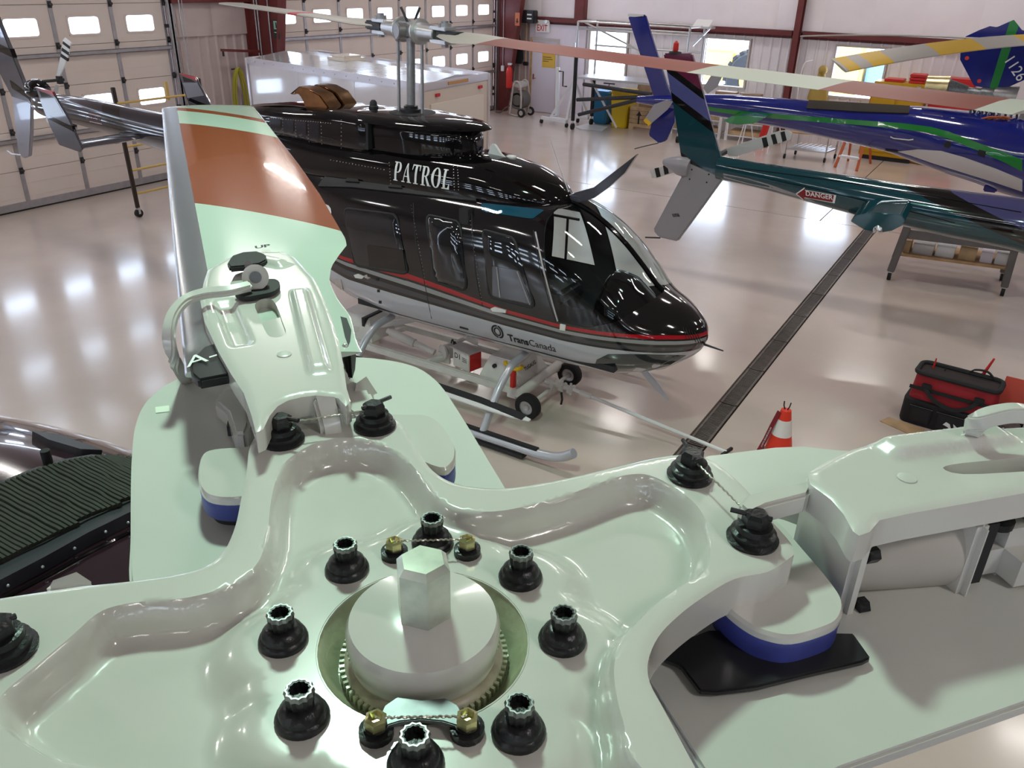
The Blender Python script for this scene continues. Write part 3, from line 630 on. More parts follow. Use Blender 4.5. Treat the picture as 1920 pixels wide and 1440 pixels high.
# arch, bearing and clevis of each sleeve
def arch(ctr, axis, r, w, z):
    """thick half ring standing across the arm axis"""
    ax = Vector((axis.x, axis.y, 0)).normalized(); sd = Vector((-ax.y, ax.x, 0)); rings = []
    for d_ in (0, w):
        o = []
        for i in range(13): a = pi*i/12; o.append(ctr+ax*d_+sd*(r*cos(a))+Vector((0, 0, r*.8*sin(a)+z)))
        for i in range(12, -1, -1): a = pi*i/12; o.append(ctr+ax*d_+sd*(r*.8*cos(a))+Vector((0, 0, r*.64*sin(a)+z)))
        rings.append(o)
    mb = MB(); n = 26; mb.add(rings[0]+rings[1], [(i, (i+1) % n, n+(i+1) % n, n+i) for i in range(n)]+[(i, i+1, 24-i, 25-i) for i in range(12)]+[(n+i, n+i+1, n+24-i, n+25-i) for i in range(12)]); return mb
aA = at_z(470, 500, SZ)-at_z(570, 770, SZ)
cA = at_z(572, 790, PZ+.05); cA.z = 0
obj('bearing_arch', arch(cA+aA.normalized()*.05, aA, .085, .16, PZ+.08), MATS['mint'], hub)
obj('bearing', MB().sphere(Vector((cA.x, cA.y, PZ+.085))+aA.normalized()*.05*Vector((1, 1, 0)).length*.7, .062, 20, 12), MATS['mint'], hub)
obj('sleeve_web', MB().prism([at_z(584, 735, SZ+.002), at_z(633, 739, SZ+.002), at_z(646, 797, HZ+.012), at_z(602, 803, HZ+.012)], (0, 0, -.03)), MATS['mint'], hub, bevel=.005)
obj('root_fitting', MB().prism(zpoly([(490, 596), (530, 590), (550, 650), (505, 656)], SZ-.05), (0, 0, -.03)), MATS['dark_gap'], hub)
def lug(px, z0, z1): return MB().prism(zpoly(px, z0), (0, 0, z1-z0))
obj('lug', lug([(402, 752), (408, 735), (425, 726), (448, 728), (462, 745), (470, 790), (462, 812), (438, 812), (430, 790), (425, 772)], 3.335, PZ), MATS['mint'], hub, bevel=.006)
obj('lug', lug([(640, 722), (662, 712), (690, 722), (700, 745), (698, 770), (660, 775), (640, 760)], 3.35, PZ), MATS['mint'], hub, bevel=.006)
obj('hook', MB().strip([at_z(697, 722, 3.355), at_z(684, 730, 3.35), at_z(681, 745, 3.34), at_z(688, 768, 3.30), at_z(694, 778, 3.28)], .035, .006, up=(.5, -.5, .5)), MATS['mint'], hub)
obj('throat_shade', lug([(425, 800), (432, 760), (452, 742), (470, 800)], 3.318, PZ), MATS['dark_gap'], hub)  # solid dark block painting the shade between lug and sleeve
aB = at_z(1800, 890, SZ)-at_z(1520, 930, SZ); aBn = Vector((aB.x, aB.y, 0)).normalized()
cB = at_z(1560, 1010, 3.36); cB.z = 0
obj('sleeve_tongue', MB().prism(zpoly([(1385, 945), (1400, 926), (1440, 914), (1520, 898), (1528, 905), (1517, 926), (1440, 946), (1415, 958), (1398, 957)], SZ-.012), (0, 0, -.03)), MATS['mint'], hub, bevel=.006)
sdB = Vector((-aBn.y, aBn.x, 0)); RB = atan2(aBn.y, aBn.x)
def PB(axl, sd, z): return Vector((cB.x, cB.y, z))+aBn*axl+sdB*sd
tw = [at_z(u, v, SZ-.036) for u, v in ((1517, 905), (1540, 916), (1562, 933), (1585, 962), (1603, 1000))]; bw = [at_z(u, v, 3.335) for u, v in ((1440, 968), (1470, 975), (1510, 990), (1548, 1012), (1578, 1042))]
iw = MB(); off_ = Vector((.008, .008, 0))
iw.loft([[t, b_, b_+off_, t+off_] for t, b_ in zip(tw, bw)]); obj('inner_wall', iw, MATS['mint'], hub, smooth=60)
obj('clevis_web', MB().box(PB(-.010, -.010, 3.338), (.024, .125, .135), RB), MATS['mint'], hub, bevel=.008)
obj('bearing_cone', MB().cyl(PB(.004, -.004, 3.340), PB(.148, -.004, 3.342), .050, .066, n=32), mat('cone_shade_beige', (.46, .42, .37), .45, noise=.06), hub)  # beige puts the shade under the sleeve into the cone's colour
obj('outer_web', MB().box(PB(.156, -.006, 3.342), (.018, .145, .140), RB), MATS['mint'], hub, bevel=.008)
for sd, z in ((-.058, 3.378), (-.064, 3.302)): obj('clevis_bolt', MB().cyl(PB(.003, sd, z), PB(.018, sd, z), .011, n=6), MATS['bolt_black'], hub)
obj('bearing_gap_shade', MB().box(PB(.180, -.004, 3.335), (.030, .11, .12), RB), MATS['dark_gap'], hub)  # solid near-black box in place of a shaded open gap
obj('outer_lug', MB().box(PB(.245, -.012, 3.325), (.10, .14, .10), RB), MATS['mint'], hub, bevel=.03, seg=4)
obj('clamp_bolt', MB().lathe([(.022, 0), (.022, .010), (.013, .012), (.013, .022)], PB(.215, -.035, 3.375), n=16), MATS['bolt_black'], hub)
obj('damper_link', MB().cyl(PB(.26, -.03, 3.38), PB(.36, -.05, 3.40), .02, n=14), MATS['bolt_black'], hub)

# lever arm and pin on the sleeve of the near blade
pin = at_z(478, 540, SZ+.01)
obj('pin_washer', MB().prism(smooth_poly(zpoly([(440, 548), (458, 534), (490, 525), (516, 523), (525, 533), (515, 545), (488, 552), (458, 556)], SZ+.012), 3), (0, 0, -.008)), MATS['black_rubber'], hub)
eye = at_z(479, 520, SZ+.03)
ed_ = (EYE-eye).normalized()
obj('rod_end', MB().cyl(eye-ed_*.012, eye+ed_*.012, .024, n=24), MATS['mint'], hub, bevel=.004)
obj('rod_bush', MB().cyl(eye-ed_*.013, eye+ed_*.014, .011, n=18), MATS['plate_grey'], hub)
obj('pin_pad', MB().prism(zpoly([(426, 492), (434, 479), (455, 472), (482, 470), (498, 476), (501, 486), (488, 493), (455, 498), (430, 500)], SZ+.026), (0, 0, -.012)), MATS['black_rubber'], hub, bevel=.003)
obj('pin', MB().cyl(at_z(468, 505, SZ), at_z(466, 497, SZ+.03), .008, n=12), MATS['chrome'], hub)
lev = bez([at_z(470, 536, 3.475), at_z(430, 545, 3.475), at_z(385, 550, 3.475), at_z(350, 562, 3.47), at_z(326, 588, 3.46), at_z(317, 622, 3.44), at_z(320, 655, 3.41), at_z(334, 690, 3.36), at_z(350, 715, 3.30)], 6)
obj('lever', MB().strip(lev, .020, .016, up=(.25, -.45, .85)), MATS['mint'], hub, bevel=.004)
levB = bez([at_z(1822, 806, 3.47), at_z(1835, 790, 3.49), at_z(1870, 778, 3.50), at_z(1920, 776, 3.50), at_z(2000, 800, 3.46)], 6)
obj('lever', MB().strip(levB, .02, .022), MATS['mint'], hub, bevel=.004)

# ------------------------------------------------------------------ the near rotor blade
BZ = 3.42
tipL, tipR = at_z(303, 198, BZ), at_z(474, 198, BZ)
LE = [at_z(303, 203, BZ), at_z(318, 370, BZ), at_z(331, 520, BZ), at_z(343, 640, BZ), at_z(347, 705, BZ)]
ax = (at_z(347, 705, BZ)-LE[0]).normalized(); lat = Vector((-ax.y, ax.x, 0))
if (tipR-tipL).dot(lat) < 0: lat = -lat
O = LE[0]; Lb = (LE[-1]-O).length
TEp = [(474, 198), (560, 308), (600, 365), (648, 448), (650, 460), (636, 478), (621, 500), (617, 527), (632, 560), (657, 592), (668, 640)]
te = [((at_z(u, v, BZ)-O).dot(ax), (at_z(u, v, BZ)-O).dot(lat)) for u, v in TEp]
te.sort(); TT, TC = [t for t, _ in te], [c for _, c in te]
TT = [-.005]+TT; TC = [TC[0]]+TC
rings = []; cols = []; NS = 90
for i in range(NS+1):
    t = Lb*i/NS; c = interp(TT, TC, t); th = .034 if t < Lb*.9 else .034
    if i < 4: c *= 1
    k = min(1, .55+.45*sqrt(min(1, t/.04))); o = []
    ins = .035*(1-sqrt(max(0, 1-(1-min(1, t/.035))**2)))
    for q in range(25):
        s_ = q/24; yq = c*(.5-.5*cos(pi*s_)); th_ = th*k*(1.6*sqrt(max(s_y := yq/c, 0))*(1-s_y)**.75+.06*(1-s_y))*.9
        o.append(O+ax*t+lat*(yq*(1-2*ins)+ins*c)+Vector((0, 0, th_*.65)))
    for q in range(23, 0, -1):
        s_ = q/24; yq = c*(.5-.5*cos(pi*s_)); s_y = yq/c; th_ = th*k*(1.6*sqrt(s_y)*(1-s_y)**.75+.06*(1-s_y))*.9
        o.append(O+ax*t+lat*(yq*(1-2*ins)+ins*c)-Vector((0, 0, th_*.45)))
    rings.append(o)
bm2 = MB().loft(rings)
def blade_mat(name, bands, edge=.0, white=(.72, .80, .74), orange=(.42, .10, .035), rough=.22):
    """painted bands along the blade: attribute 'span' in metres, 'chord' in metres"""
    m = bpy.data.materials.new(name); m.use_nodes = True; nt = m.node_tree; b = nt.nodes['Principled BSDF']; N = nt.nodes; K = nt.links
    a = N.new('ShaderNodeAttribute'); a.attribute_name = 'span'; r = N.new('ShaderNodeValToRGB'); r.color_ramp.interpolation = 'CONSTANT'; el = r.color_ramp.elements
    while len(el) > 1: el.remove(el[-1])
    el[0].position = 0; el[0].color = (*bands[0][1], 1)
    for p, c in bands[1:]: e = el.new(p); e.color = (*c, 1)
    K.new(a.outputs['Fac'], r.inputs[0]); b.inputs['Roughness'].default_value = rough; b.inputs['Coat Weight'].default_value = .6 if rough < .4 else 0.
    if edge:
        a2 = N.new('ShaderNodeAttribute'); a2.attribute_name = 'chord'; g_ = N.new('ShaderNodeMath'); g_.operation = 'LESS_THAN'; g_.inputs[1].default_value = edge
        K.new(a2.outputs['Fac'], g_.inputs[0]); mx = N.new('ShaderNodeMix'); mx.data_type = 'RGBA'; K.new(g_.outputs[0], mx.inputs[0]); K.new(r.outputs[0], mx.inputs[6]); mx.inputs[7].default_value = (.62, .64, .66, 1)
        K.new(mx.outputs[2], b.inputs['Base Color']); K.new(g_.outputs[0], b.inputs['Metallic'])
        ml = N.new('ShaderNodeMath'); ml.operation = 'MULTIPLY_ADD'; ml.inputs[1].default_value = .1; ml.inputs[2].default_value = rough; K.new(g_.outputs[0], ml.inputs[0]); K.new(ml.outputs[0], b.inputs['Roughness'])
        iv = N.new('ShaderNodeMath'); iv.operation = 'MULTIPLY_ADD'; iv.inputs[1].default_value = -.6; iv.inputs[2].default_value = .6; K.new(g_.outputs[0], iv.inputs[0]); K.new(iv.outputs[0], b.inputs['Coat Weight'])
    else: K.new(r.outputs[0], b.inputs['Base Color'])
    MATS[name] = m; return m
def sc_of(u, v): q = at_z(u, v, BZ)-O; return q.dot(ax)/Lb, q.dot(lat)
_s1, _s2 = sc_of(368, 388), sc_of(632, 431); SKEW = (_s2[0]-_s1[0])/(_s2[1]-_s1[1])
def span_of(u, v): q = sc_of(u, v); return q[0]-SKEW*q[1]
WHT, ORG, GRY = (.58, .67, .59), (.34, .075, .024), (.52, .53, .49)
blade_mat('near_blade_paint', [(0, GRY), (max(.001, span_of(345, 194)), ORG), (span_of(345, 214), WHT), (span_of(345, 237), ORG), (span_of(368, 388), WHT)], .062, rough=.16)
BLADE_B = True
bl = bo = obj('rotor_blade', bm2, MATS['near_blade_paint'], heli, smooth=40, label='white and orange blade with bare metal leading edge')
me = bo.data; sa = me.attributes.new('span', 'FLOAT', 'POINT'); ca = me.attributes.new('chord', 'FLOAT', 'POINT'); Wm = worldM(heli)
OFFS = 0
for i, v in enumerate(me.vertices):
    p = Wm@v.co; sa.data[i].value = (p-O).dot(ax)/Lb-SKEW*(p-O).dot(lat); ca.data[i].value = (p-O).dot(lat)
obj('root_boot', MB().prism(zpoly([(628, 588), (655, 595), (664, 618), (662, 640), (656, 657), (646, 655), (640, 630)], BZ+.004), (0, 0, -.06)), MATS['black_rubber'], bl, bevel=.006)
obj('boot_rivet', MB().sphere(at_z(647, 650, BZ+.004), .006, 8, 6), MATS['alu'], bl)
tg = bl; obj('root_tag', MB().prism(zpoly([(354, 676), (380, 650), (415, 638), (440, 640), (470, 690), (425, 702), (372, 712), (358, 700)], BZ+.018), (0, 0, -.018)), MATS['black_plastic'], bl, bevel=.004)
p0 = at_z(394, 668, BZ+.0205); rx = (at_z(420, 660, BZ+.0205)-p0); ry = (at_z(390, 656, BZ+.0205)-p0)
obj('lettering', lettering('A-0', .055, p0, rx, ry, off=.001), MATS['ink_white'], tg, smooth=0)
sp0 = at_z(432, 468, BZ+.0215); srx = at_z(460, 464, BZ+.0215)-sp0; sry = at_z(430, 455, BZ+.0215)-sp0
obj('stencil', lettering('UP', .028, at_z(492, 463, BZ+.024), srx, sry, off=.001, bold=.001), MATS['ink_black'], bl, smooth=0)
# ================================================================== shared helicopter tools
from mathutils.bvhtree import BVHTree
def pchip(xs, ys, x):
    xs = np.array(xs, float); ys = np.array(ys, float); h = np.diff(xs); d = np.diff(ys)/h; m_ = np.zeros_like(ys)
    for i in range(1, len(xs)-1):
        if d[i-1]*d[i] > 0: w1 = 2*h[i]+h[i-1]; w2 = h[i]+2*h[i-1]; m_[i] = (w1+w2)/(w1/d[i-1]+w2/d[i])
    m_[0] = d[0]; m_[-1] = d[-1]
    i = np.clip(np.searchsorted(xs, x)-1, 0, len(xs)-2); t = (x-xs[i])/h[i]
    return (2*t**3-3*t**2+1)*ys[i]+(t**3-2*t**2+t)*h[i]*m_[i]+(-2*t**3+3*t**2)*ys[i+1]+(t**3-t**2)*h[i]*m_[i+1]
def body_loft(tab, yc, n=96, k=120, cap=True, x_at=None):
    """tab rows: x, z bottom, z top, z widest, half width, exponent below, exponent above"""
    T = sorted(tab); X = [r[0] for r in T]; xs = np.array(x_at) if x_at is not None else np.linspace(X[0], X[-1], k)
    c = [pchip(X, [r[j] for r in T], xs) for j in range(1, 7)]; rings = []
    yy = yc if callable(yc) else (lambda x: yc)
    for i, x in enumerate(xs):
        zb, zt, zc, hw, nb, nt = [a[i] for a in c]; o = []
        for j in range(n):
            t = 2*pi*(j+.5)/n; e = nt if sin(t) > 0 else nb; hh = (zt-zc) if sin(t) > 0 else (zc-zb)
            o.append(Vector((x, yy(x)+hw*math.copysign(abs(cos(t))**(2/e), cos(t)), zc+hh*math.copysign(abs(sin(t))**(2/e), sin(t)))))
        rings.append(o)
    return MB().loft(rings, caps=cap)
def bvh_of(mb): return BVHTree.FromPolygons(mb.v, [list(f) for f in mb.f])
def cast(b, u, v):
    h = b.ray_cast(EYE, ray(u, v).normalized()); return (h[0], h[1]) if h[0] else (None, None)
def skin_panel(b, px, off=.004, thick=.006, step=8, mirror=None, smooth=True, bulge=0.):
    """panel lying on a body skin; the outline is given where it is seen"""
    P = [Vector((u, v)) for u, v in px]
    xs = [p.x for p in P]; ys = [p.y for p in P]
    def dens(P):
        o = []
        for i in range(len(P)):
            a, c = P[i], P[(i+1) % len(P)]; k = max(1, int((c-a).length/step)); o += [a.lerp(c, t/k) for t in range(k)]
        return o
    P = dens(P); n = len(P); P3 = [Vector((p.x, p.y, 0)) for p in P]
    gx, gy = np.meshgrid(np.arange(min(xs), max(xs), step), np.arange(min(ys), max(ys), step)); gx = gx.ravel(); gy = gy.ravel()
    ok = pip(P3, gx, gy) & (pdist(P3, gx, gy) > step*.5)
    co, _, fc, ov, *_ = delaunay_2d_cdt(P+[Vector((x, y)) for x, y in zip(gx[ok], gy[ok])], [(i, (i+1) % n) for i in range(n)], [], 1, 1e-5)
    top = []; bot = []
    dd = pdist(P3, np.array([c.x for c in co]), np.array([c.y for c in co])); dm = max(dd.max(), 1)
    for c, d_ in zip(co, dd):
        h, nn = cast(b, c.x, c.y)
        if h is None: h, nn, *_ = b.find_nearest(EYE+ray(c.x, c.y)*8)
        if nn.dot(ray(c.x, c.y)) > 0: nn = -nn
        top.append(h+nn*(off+bulge*sin(pi/2*d_/dm))); bot.append(h+nn*(off-thick))
    if mirror is not None:
        for p in top+bot: p.y = 2*mirror-p.y
    m_ = len(co); cnt = {}
    for f in fc:
        for i in range(len(f)):
            e = tuple(sorted((f[i], f[(i+1) % len(f)]))); cnt[e] = cnt.get(e, 0)+1
    fs = [tuple(f) for f in fc]+[tuple(m_+i for i in reversed(f)) for f in fc]+[(a, c, m_+c, m_+a) for (a, c), k in cnt.items() if k == 1]
    mb = MB(); mb.add(top+bot, fs); return mb
def skin_line(b, px, r=.004, closed=False, mirror=None, n=6, lift=0., sub=4):
    pts = []
    Q = bez([(u, v, 0) for u, v in (px+[px[0]] if closed else px)], sub)
    for q in Q:
        h, nn = cast(b, q.x, q.y)
        if h is None: continue
        if nn.dot(ray(q.x, q.y)) > 0: nn = -nn
        pts.append(h+nn*lift)
    if closed: pts = pts[:-1]
    if mirror is not None:
        for p in pts: p.y = 2*mirror-p.y
    return MB().tube(pts, r, n, closed=closed)
def cast_y(b, x, z, y0=0., off=.003):
    h = b.ray_cast(Vector((x, y0, z)), Vector((0, 1, 0)))
    return h[0]-Vector((0, off, 0)) if h[0] else Vector((x, y0, z))
def set_attr(o, name, fn):
    W_ = worldM(o.parent) if o.parent else Matrix.Translation(o.location); a = o.data.attributes.new(name, 'FLOAT', 'POINT')
    for i, v in enumerate(o.data.vertices): a.data[i].value = fn(W_@v.co)
def rrect_px(c, n=4, r=.22):
    """rounded quad through four pixel corners"""
    out = []; C = [Vector((u, v)) for u, v in c]
    for i in range(4):
        a, b_, d = C[i-1], C[i], C[(i+1) % 4]; p = b_.lerp(a, r*.5); q = b_.lerp(d, r*.5)
        for k in range(n+1): t = k/n; e = p.lerp(b_, t).lerp(b_.lerp(q, t), t); out.append((e.x, e.y))
    return out
# bold serif capitals, height 1
def ell(cx, cy, rx, ry, a0, a1, n=14): return [(cx+rx*cos(a0+(a1-a0)*i/n), cy+ry*sin(a0+(a1-a0)*i/n)) for i in range(n+1)]
def ringq(cx, cy, rx, ry, ix, iy, a0, a1, n=14):
    A, B = ell(cx, cy, rx, ry, a0, a1, n), ell(cx, cy, ix, iy, a0, a1, n); return [[A[i], A[i+1], B[i+1], B[i]] for i in range(n)]
R_ = lambda x0, y0, x1, y1: [(x0, y0), (x1, y0), (x1, y1), (x0, y1)]
SERIF = {
 'P': ([R_(.10, 0, .28, 1), R_(0, 0, .38, .05), R_(0, .95, .3, 1), R_(.28, .95, .38, 1), R_(.28, .45, .38, .5)]+ringq(.38, .725, .30, .275, .12, .225, -pi/2, pi/2), .72),
 'A': ([[(.06, 0), (.13, 0), (.42, .98), (.36, 1)], [(.52, 0), (.74, 0), (.45, 1), (.36, 1)], R_(.18, .30, .60, .35), R_(-.04, 0, .24, .05), R_(.44, 0, .82, .05)], .80),
 'T': ([R_(.26, 0, .44, 1), R_(.15, 0, .55, .05), R_(.0, .94, .70, 1), [(0, .72), (.04, .72), (.1, .95), (0, .95)], [(.70, .72), (.66, .72), (.6, .95), (.70, .95)]], .74),
 'R': ([R_(.10, 0, .28, 1), R_(0, 0, .38, .05), R_(0, .95, .3, 1), R_(.28, .95, .38, 1), R_(.28, .48, .38, .53), [(.36, .5), (.50, .5), (.80, 0), (.58, 0)], R_(.55, 0, .86, .05)]+ringq(.38, .74, .29, .26, .11, .21, -pi/2, pi/2), .82),
 'O': (ringq(.40, .5, .40, .52, .19, .47, 0, 2*pi, 28), .84),
 'L': ([R_(.10, 0, .28, 1), R_(0, .95, .38, 1), R_(0, 0, .62, .06), [(.62, .30), (.58, .30), (.45, .05), (.62, .05)]], .64)}

# ================================================================== the black patrol helicopter
mat('black_paint', (.004, .0035, .004), .08, coat=.8, coat_rough=.015, spec=.2)
mat('plum_black', (.006, .004, .005), .10, coat=.8, coat_rough=.015, spec=.2)
mat('boom_grey', (.075, .070, .085), .2, metal=.3, coat=1, coat_rough=.03)
mat('silver', (.50, .51, .56), .3, metal=.35, coat=.5)
mat('satin_black', (.02, .02, .023), .55)
mat('bronze', (.42, .24, .12), .14, metal=1, noise=.25, nscale=7, bump=.15, bscale=14)
mat('rotor_grey', (.34, .33, .34), .35, metal=.6, noise=.1, nscale=20)
glass_mat('cabin_glass', (.80, .90, .90), .05)
glass_mat('dark_glass', (.06, .06, .07), .10)
mat('sky_glass', (.01, .10, .17), .05, coat=1, metal=.3)
PY = 6.7
h2 = thing('helicopter', 'black helicopter lettered PATROL with silver belly and red stripe on a tug', 'helicopter', (-5.2, PY, 0))
FUS = [(-1.962, 1.08, 1.14, 1.11, .02, 2, 2), (-2.0, .985, 1.215, 1.11, .13, 2, 2), (-2.1, .88, 1.30, 1.11, .28, 2.1, 2), (-2.25, .78, 1.385, 1.12, .42, 2.2, 2), (-2.45, .70, 1.47, 1.14, .53, 2.4, 2.1), (-2.65, .655, 1.66, 1.17, .605, 2.5, 2.45), (-2.85, .635, 1.84, 1.20, .64, 2.6, 2.7), (-3.05, .625, 1.98, 1.22, .655, 2.6, 2.9), (-3.25, .62, 2.075, 1.24, .66, 2.6, 3.1), (-3.5, .62, 2.14, 1.25, .665, 2.6, 3.3), (-3.9, .62, 2.15, 1.25, .67, 2.6, 3.6), (-5.0, .62, 2.15, 1.25, .67, 2.6, 3.6), (-5.6, .66, 2.15, 1.27, .655, 2.5, 3.4), (-6.0, .76, 2.16, 1.32, .62, 2.4, 3), (-6.5, .98, 2.20, 1.5, .50, 2.3, 2.6), (-7.0, 1.32, 2.28, 1.75, .37, 2.2, 2.3), (-7.5, 1.66, 2.36, 2.0, .285, 2, 2), (-7.7, 1.74, 2.37, 2.05, .265, 2, 2)]
xs_ = sorted(set(list(np.linspace(-7.7, -3.5, 70))+list(np.linspace(-3.5, -2.1, 60))+list(np.linspace(-2.1, -1.962, 16))))
fus = body_loft(FUS, PY, 128, x_at=xs_)
FB = bvh_of(fus)
TOPX, TOPZ = [-7.7, -5.65, -4.61, -3.68, -3.11, -2.58, -2.2, -1.96], [1.75, 1.40, 1.305, 1.205, 1.185, 1.205, 1.20, 1.17]
BOTX, BOTZ = [-7.7, -5.65, -4.61, -3.68, -3.11, -2.58, -2.2, -1.96], [1.55, 1.09, 1.06, 1.035, 1.03, 1.045, 1.035, 1.02]
def band(p):
    t = (p.z-interp(BOTX, BOTZ, p.x))/(interp(TOPX, TOPZ, p.x)-interp(BOTX, BOTZ, p.x))
    if p.x < -4.86 and .78 < t: t = 1.2
    return min(1, max(0, .3+.4*t))
BK, SIL, RED_, LG, DG = (.006, .005, .006), (.50, .51, .56), (.40, .006, .012), (.30, .30, .31), (.05, .05, .06)
tt = lambda t: .3+.4*t
ramp_mat('patrol_livery', 'band', [(0, SIL), (tt(0), BK), (tt(.12), DG), (tt(.34), BK), (tt(.50), LG), (tt(.70), BK), (tt(.80), RED_), (tt(1.0), BK)], .10, coat=.8)
# open the windshield and the far door window in the shell
def cut_shell(mb, polys):
    """knife convex side-view outlines through the shell; returns (shell bmesh, [patch MB])"""
    bm = bmesh.new(); vv = [bm.verts.new(p) for p in mb.v]
    for f in mb.f: bm.faces.new([vv[i] for i in f])
    bm.faces.ensure_lookup_table(); out = []
    for poly, ymin, ymax in polys:
        x0 = min(p[0] for p in poly)-.08; x1 = max(p[0] for p in poly)+.08; z0 = min(p[1] for p in poly)-.08; z1 = max(p[1] for p in poly)+.08
        cx = sum(p[0] for p in poly)/len(poly); cz_ = sum(p[1] for p in poly)/len(poly); pl = []
        for i in range(len(poly)):
            a, c = poly[i], poly[(i+1) % len(poly)]; nx, nz = c[1]-a[1], a[0]-c[0]
            if nx*(cx-a[0])+nz*(cz_-a[1]) < 0: nx, nz = -nx, -nz
            pl.append((Vector((a[0], 0, a[1])), Vector((nx, 0, nz)).normalized()))
        if ymin > -90: pl.append((Vector((0, ymin, 0)), Vector((0, 1, 0))))
        if ymax < 90: pl.append((Vector((0, ymax, 0)), Vector((0, -1, 0))))
        for co, no in pl:
            fs = [f for f in bm.faces if x0 < f.calc_center_median().x < x1 and z0 < f.calc_center_median().z < z1]
            ge = set(fs); 
            for f in fs: ge.update(f.edges); ge.update(f.verts)
            bmesh.ops.bisect_plane(bm, geom=list(ge), dist=1e-5, plane_co=co, plane_no=no)
        ins = [f for f in bm.faces if all((f.calc_center_median()-co).dot(no) > -1e-6 for co, no in pl)]
        pm = MB(); idx = {}
        for f in ins:
            fi = []
            for v in f.verts:
                if v not in idx: idx[v] = len(pm.v); pm.v.append(v.co.copy())
                fi.append(idx[v])
            pm.f.append(fi)
        out.append(pm); bmesh.ops.delete(bm, geom=ins, context='FACES')
    sm = MB(); bm.verts.index_update(); sm.v = [v.co.copy() for v in bm.verts]; sm.f = [[v.index for v in f.verts] for f in bm.faces]; bm.free()
    return sm, out
WS = [(-3.15, 1.21), (-2.85, 1.215), (-2.62, 1.30), (-2.44, 1.43), (-2.1, 1.75), (-2.1, 2.6), (-3.42, 2.6), (-3.42, 2.06)]
DW_ = [(-3.94, 1.32), (-3.42, 1.32), (-3.60, 1.88), (-3.92, 1.88)]
shell, (wsL, wsR, fw) = cut_shell(fus, [(WS, -99, PY-.022), (WS, PY+.022, 99), (DW_, PY+.3, 99)])
inner_ = MB(); cx_ = lambda x: (pchip([r[0] for r in sorted(FUS)], [r[3] for r in sorted(FUS)], np.array([x]))[0])
inner_.v = [Vector((p.x, PY+(p.y-PY)*.972, cx_(p.x)+(p.z-cx_(p.x))*.975)) for p in shell.v]; inner_.f = [list(f) for f in shell.f]
obj('cabin_lining', inner_, MATS['satin_black'], h2, smooth=40)
fo = obj('fuselage', shell, MATS['patrol_livery'], h2, smooth=40); set_attr(fo, 'band', band)
for w in (wsL, wsR): obj('windshield', w, MATS['cabin_glass'], h2, smooth=60)
obj('door_window', fw, MATS['cabin_glass'], h2, smooth=60)
# windows on the near side
for px, nm, mt in ((rrect_px([(645, 390), (744, 402), (766, 514), (666, 498)]), 'cabin_window', 'plum_black'), (rrect_px([(799, 402), (863, 416), (876, 545), (816, 528)], r=.3), 'cabin_window', 'plum_black'), (rrect_px([(905, 430), (964, 446), (1004, 578), (918, 556)]), 'door_window', 'plum_black')):
    bl_ = .03 if px[0][0] > 700 and px[0][0] < 880 else .006
    w_ = obj(nm, skin_panel(FB, px, .008, .012, bulge=bl_), mat('window_black', (.012, .013, .016), .03, coat=1, coat_rough=.01), h2, smooth=60)
    obj('window_seal', skin_line(FB, px, .011, True, lift=.006, sub=1), MATS['satin_black'], w_)
slid = [(690, 458), (757, 468), (763, 508), (694, 499)]
obj('sliding_pane', skin_panel(FB, rrect_px(slid, r=.1), .018, .008), MATS['dark_glass'], h2)
sl2 = [(925, 498), (975, 507), (999, 570), (925, 553)]
obj('sliding_pane', skin_panel(FB, rrect_px(sl2, r=.12), .018, .006), mat('grey_pane', (.10, .10, .13), .08, coat=1), h2)
for a, b_ in (((934, 500), (940, 556)), ((972, 508), (996, 570))): obj('pane_rail', skin_line(FB, [a, b_], .006, lift=.024), MATS['alu'], h2)
obj('skylight', skin_panel(FB, rrect_px([(902, 381), (1022, 394), (998, 411), (905, 397)], r=.25), .006, .010), MATS['sky_glass'], h2, smooth=60)
obj('chin_window', skin_panel(FB, [(1113, 690), (1119, 674), (1140, 664), (1200, 664), (1286, 666), (1252, 686), (1190, 700), (1140, 702), (1122, 698)], .004, .008), mat('chin_glass', (.02, .03, .035), .04, coat=1), h2, smooth=60)
# door seams, post trims, handles
for px in ([(775, 380), (778, 440), (790, 500), (800, 550), (812, 612)], [(884, 395), (886, 440), (893, 520), (905, 575)], [(1000, 432), (1012, 500), (1028, 560), (1042, 604)]):
    obj('door_seam', skin_line(FB, px, .004), MATS['satin_black'], h2)
obj('post_trim', skin_line(FB, [(1004, 435), (1018, 500), (1034, 560), (1046, 602)], .008, lift=.004), MATS['alu'], h2)
obj('center_post', MB().tube([(v.x, PY, v.z+.004) for v in [Vector((x, 0, pchip([r[0] for r in sorted(FUS)], [r[2] for r in sorted(FUS)], np.array([x]))[0])) for x in np.linspace(-3.45, -2.42, 16)]], .024, 8), MATS['black_paint'], h2)
for px in ([(665, 515), (672, 513), (684, 518), (680, 522), (668, 520)], [(921, 578), (928, 575), (950, 581), (949, 586), (925, 583)]):
    obj('door_handle', skin_panel(FB, px, .016, .02, step=4), MATS['white_paint'], h2)
obj('door_latch', skin_panel(FB, [(1051, 607), (1061, 609), (1060, 620), (1050, 618)], .010, .012, step=4), MATS['white_paint'], h2)
obj('step_latch', skin_panel(FB, [(628, 522), (640, 524), (645, 545), (632, 543)], .010, .012, step=4), MATS['alu'], h2)
gut = skin_panel(FB, [(604, 340), (612, 331), (640, 330), (740, 343), (850, 358), (893, 364), (893, 379), (850, 374), (740, 361), (660, 352), (598, 350)], .016, .02)
obj('roof_rail', gut, MATS['satin_black'], h2, smooth=60)
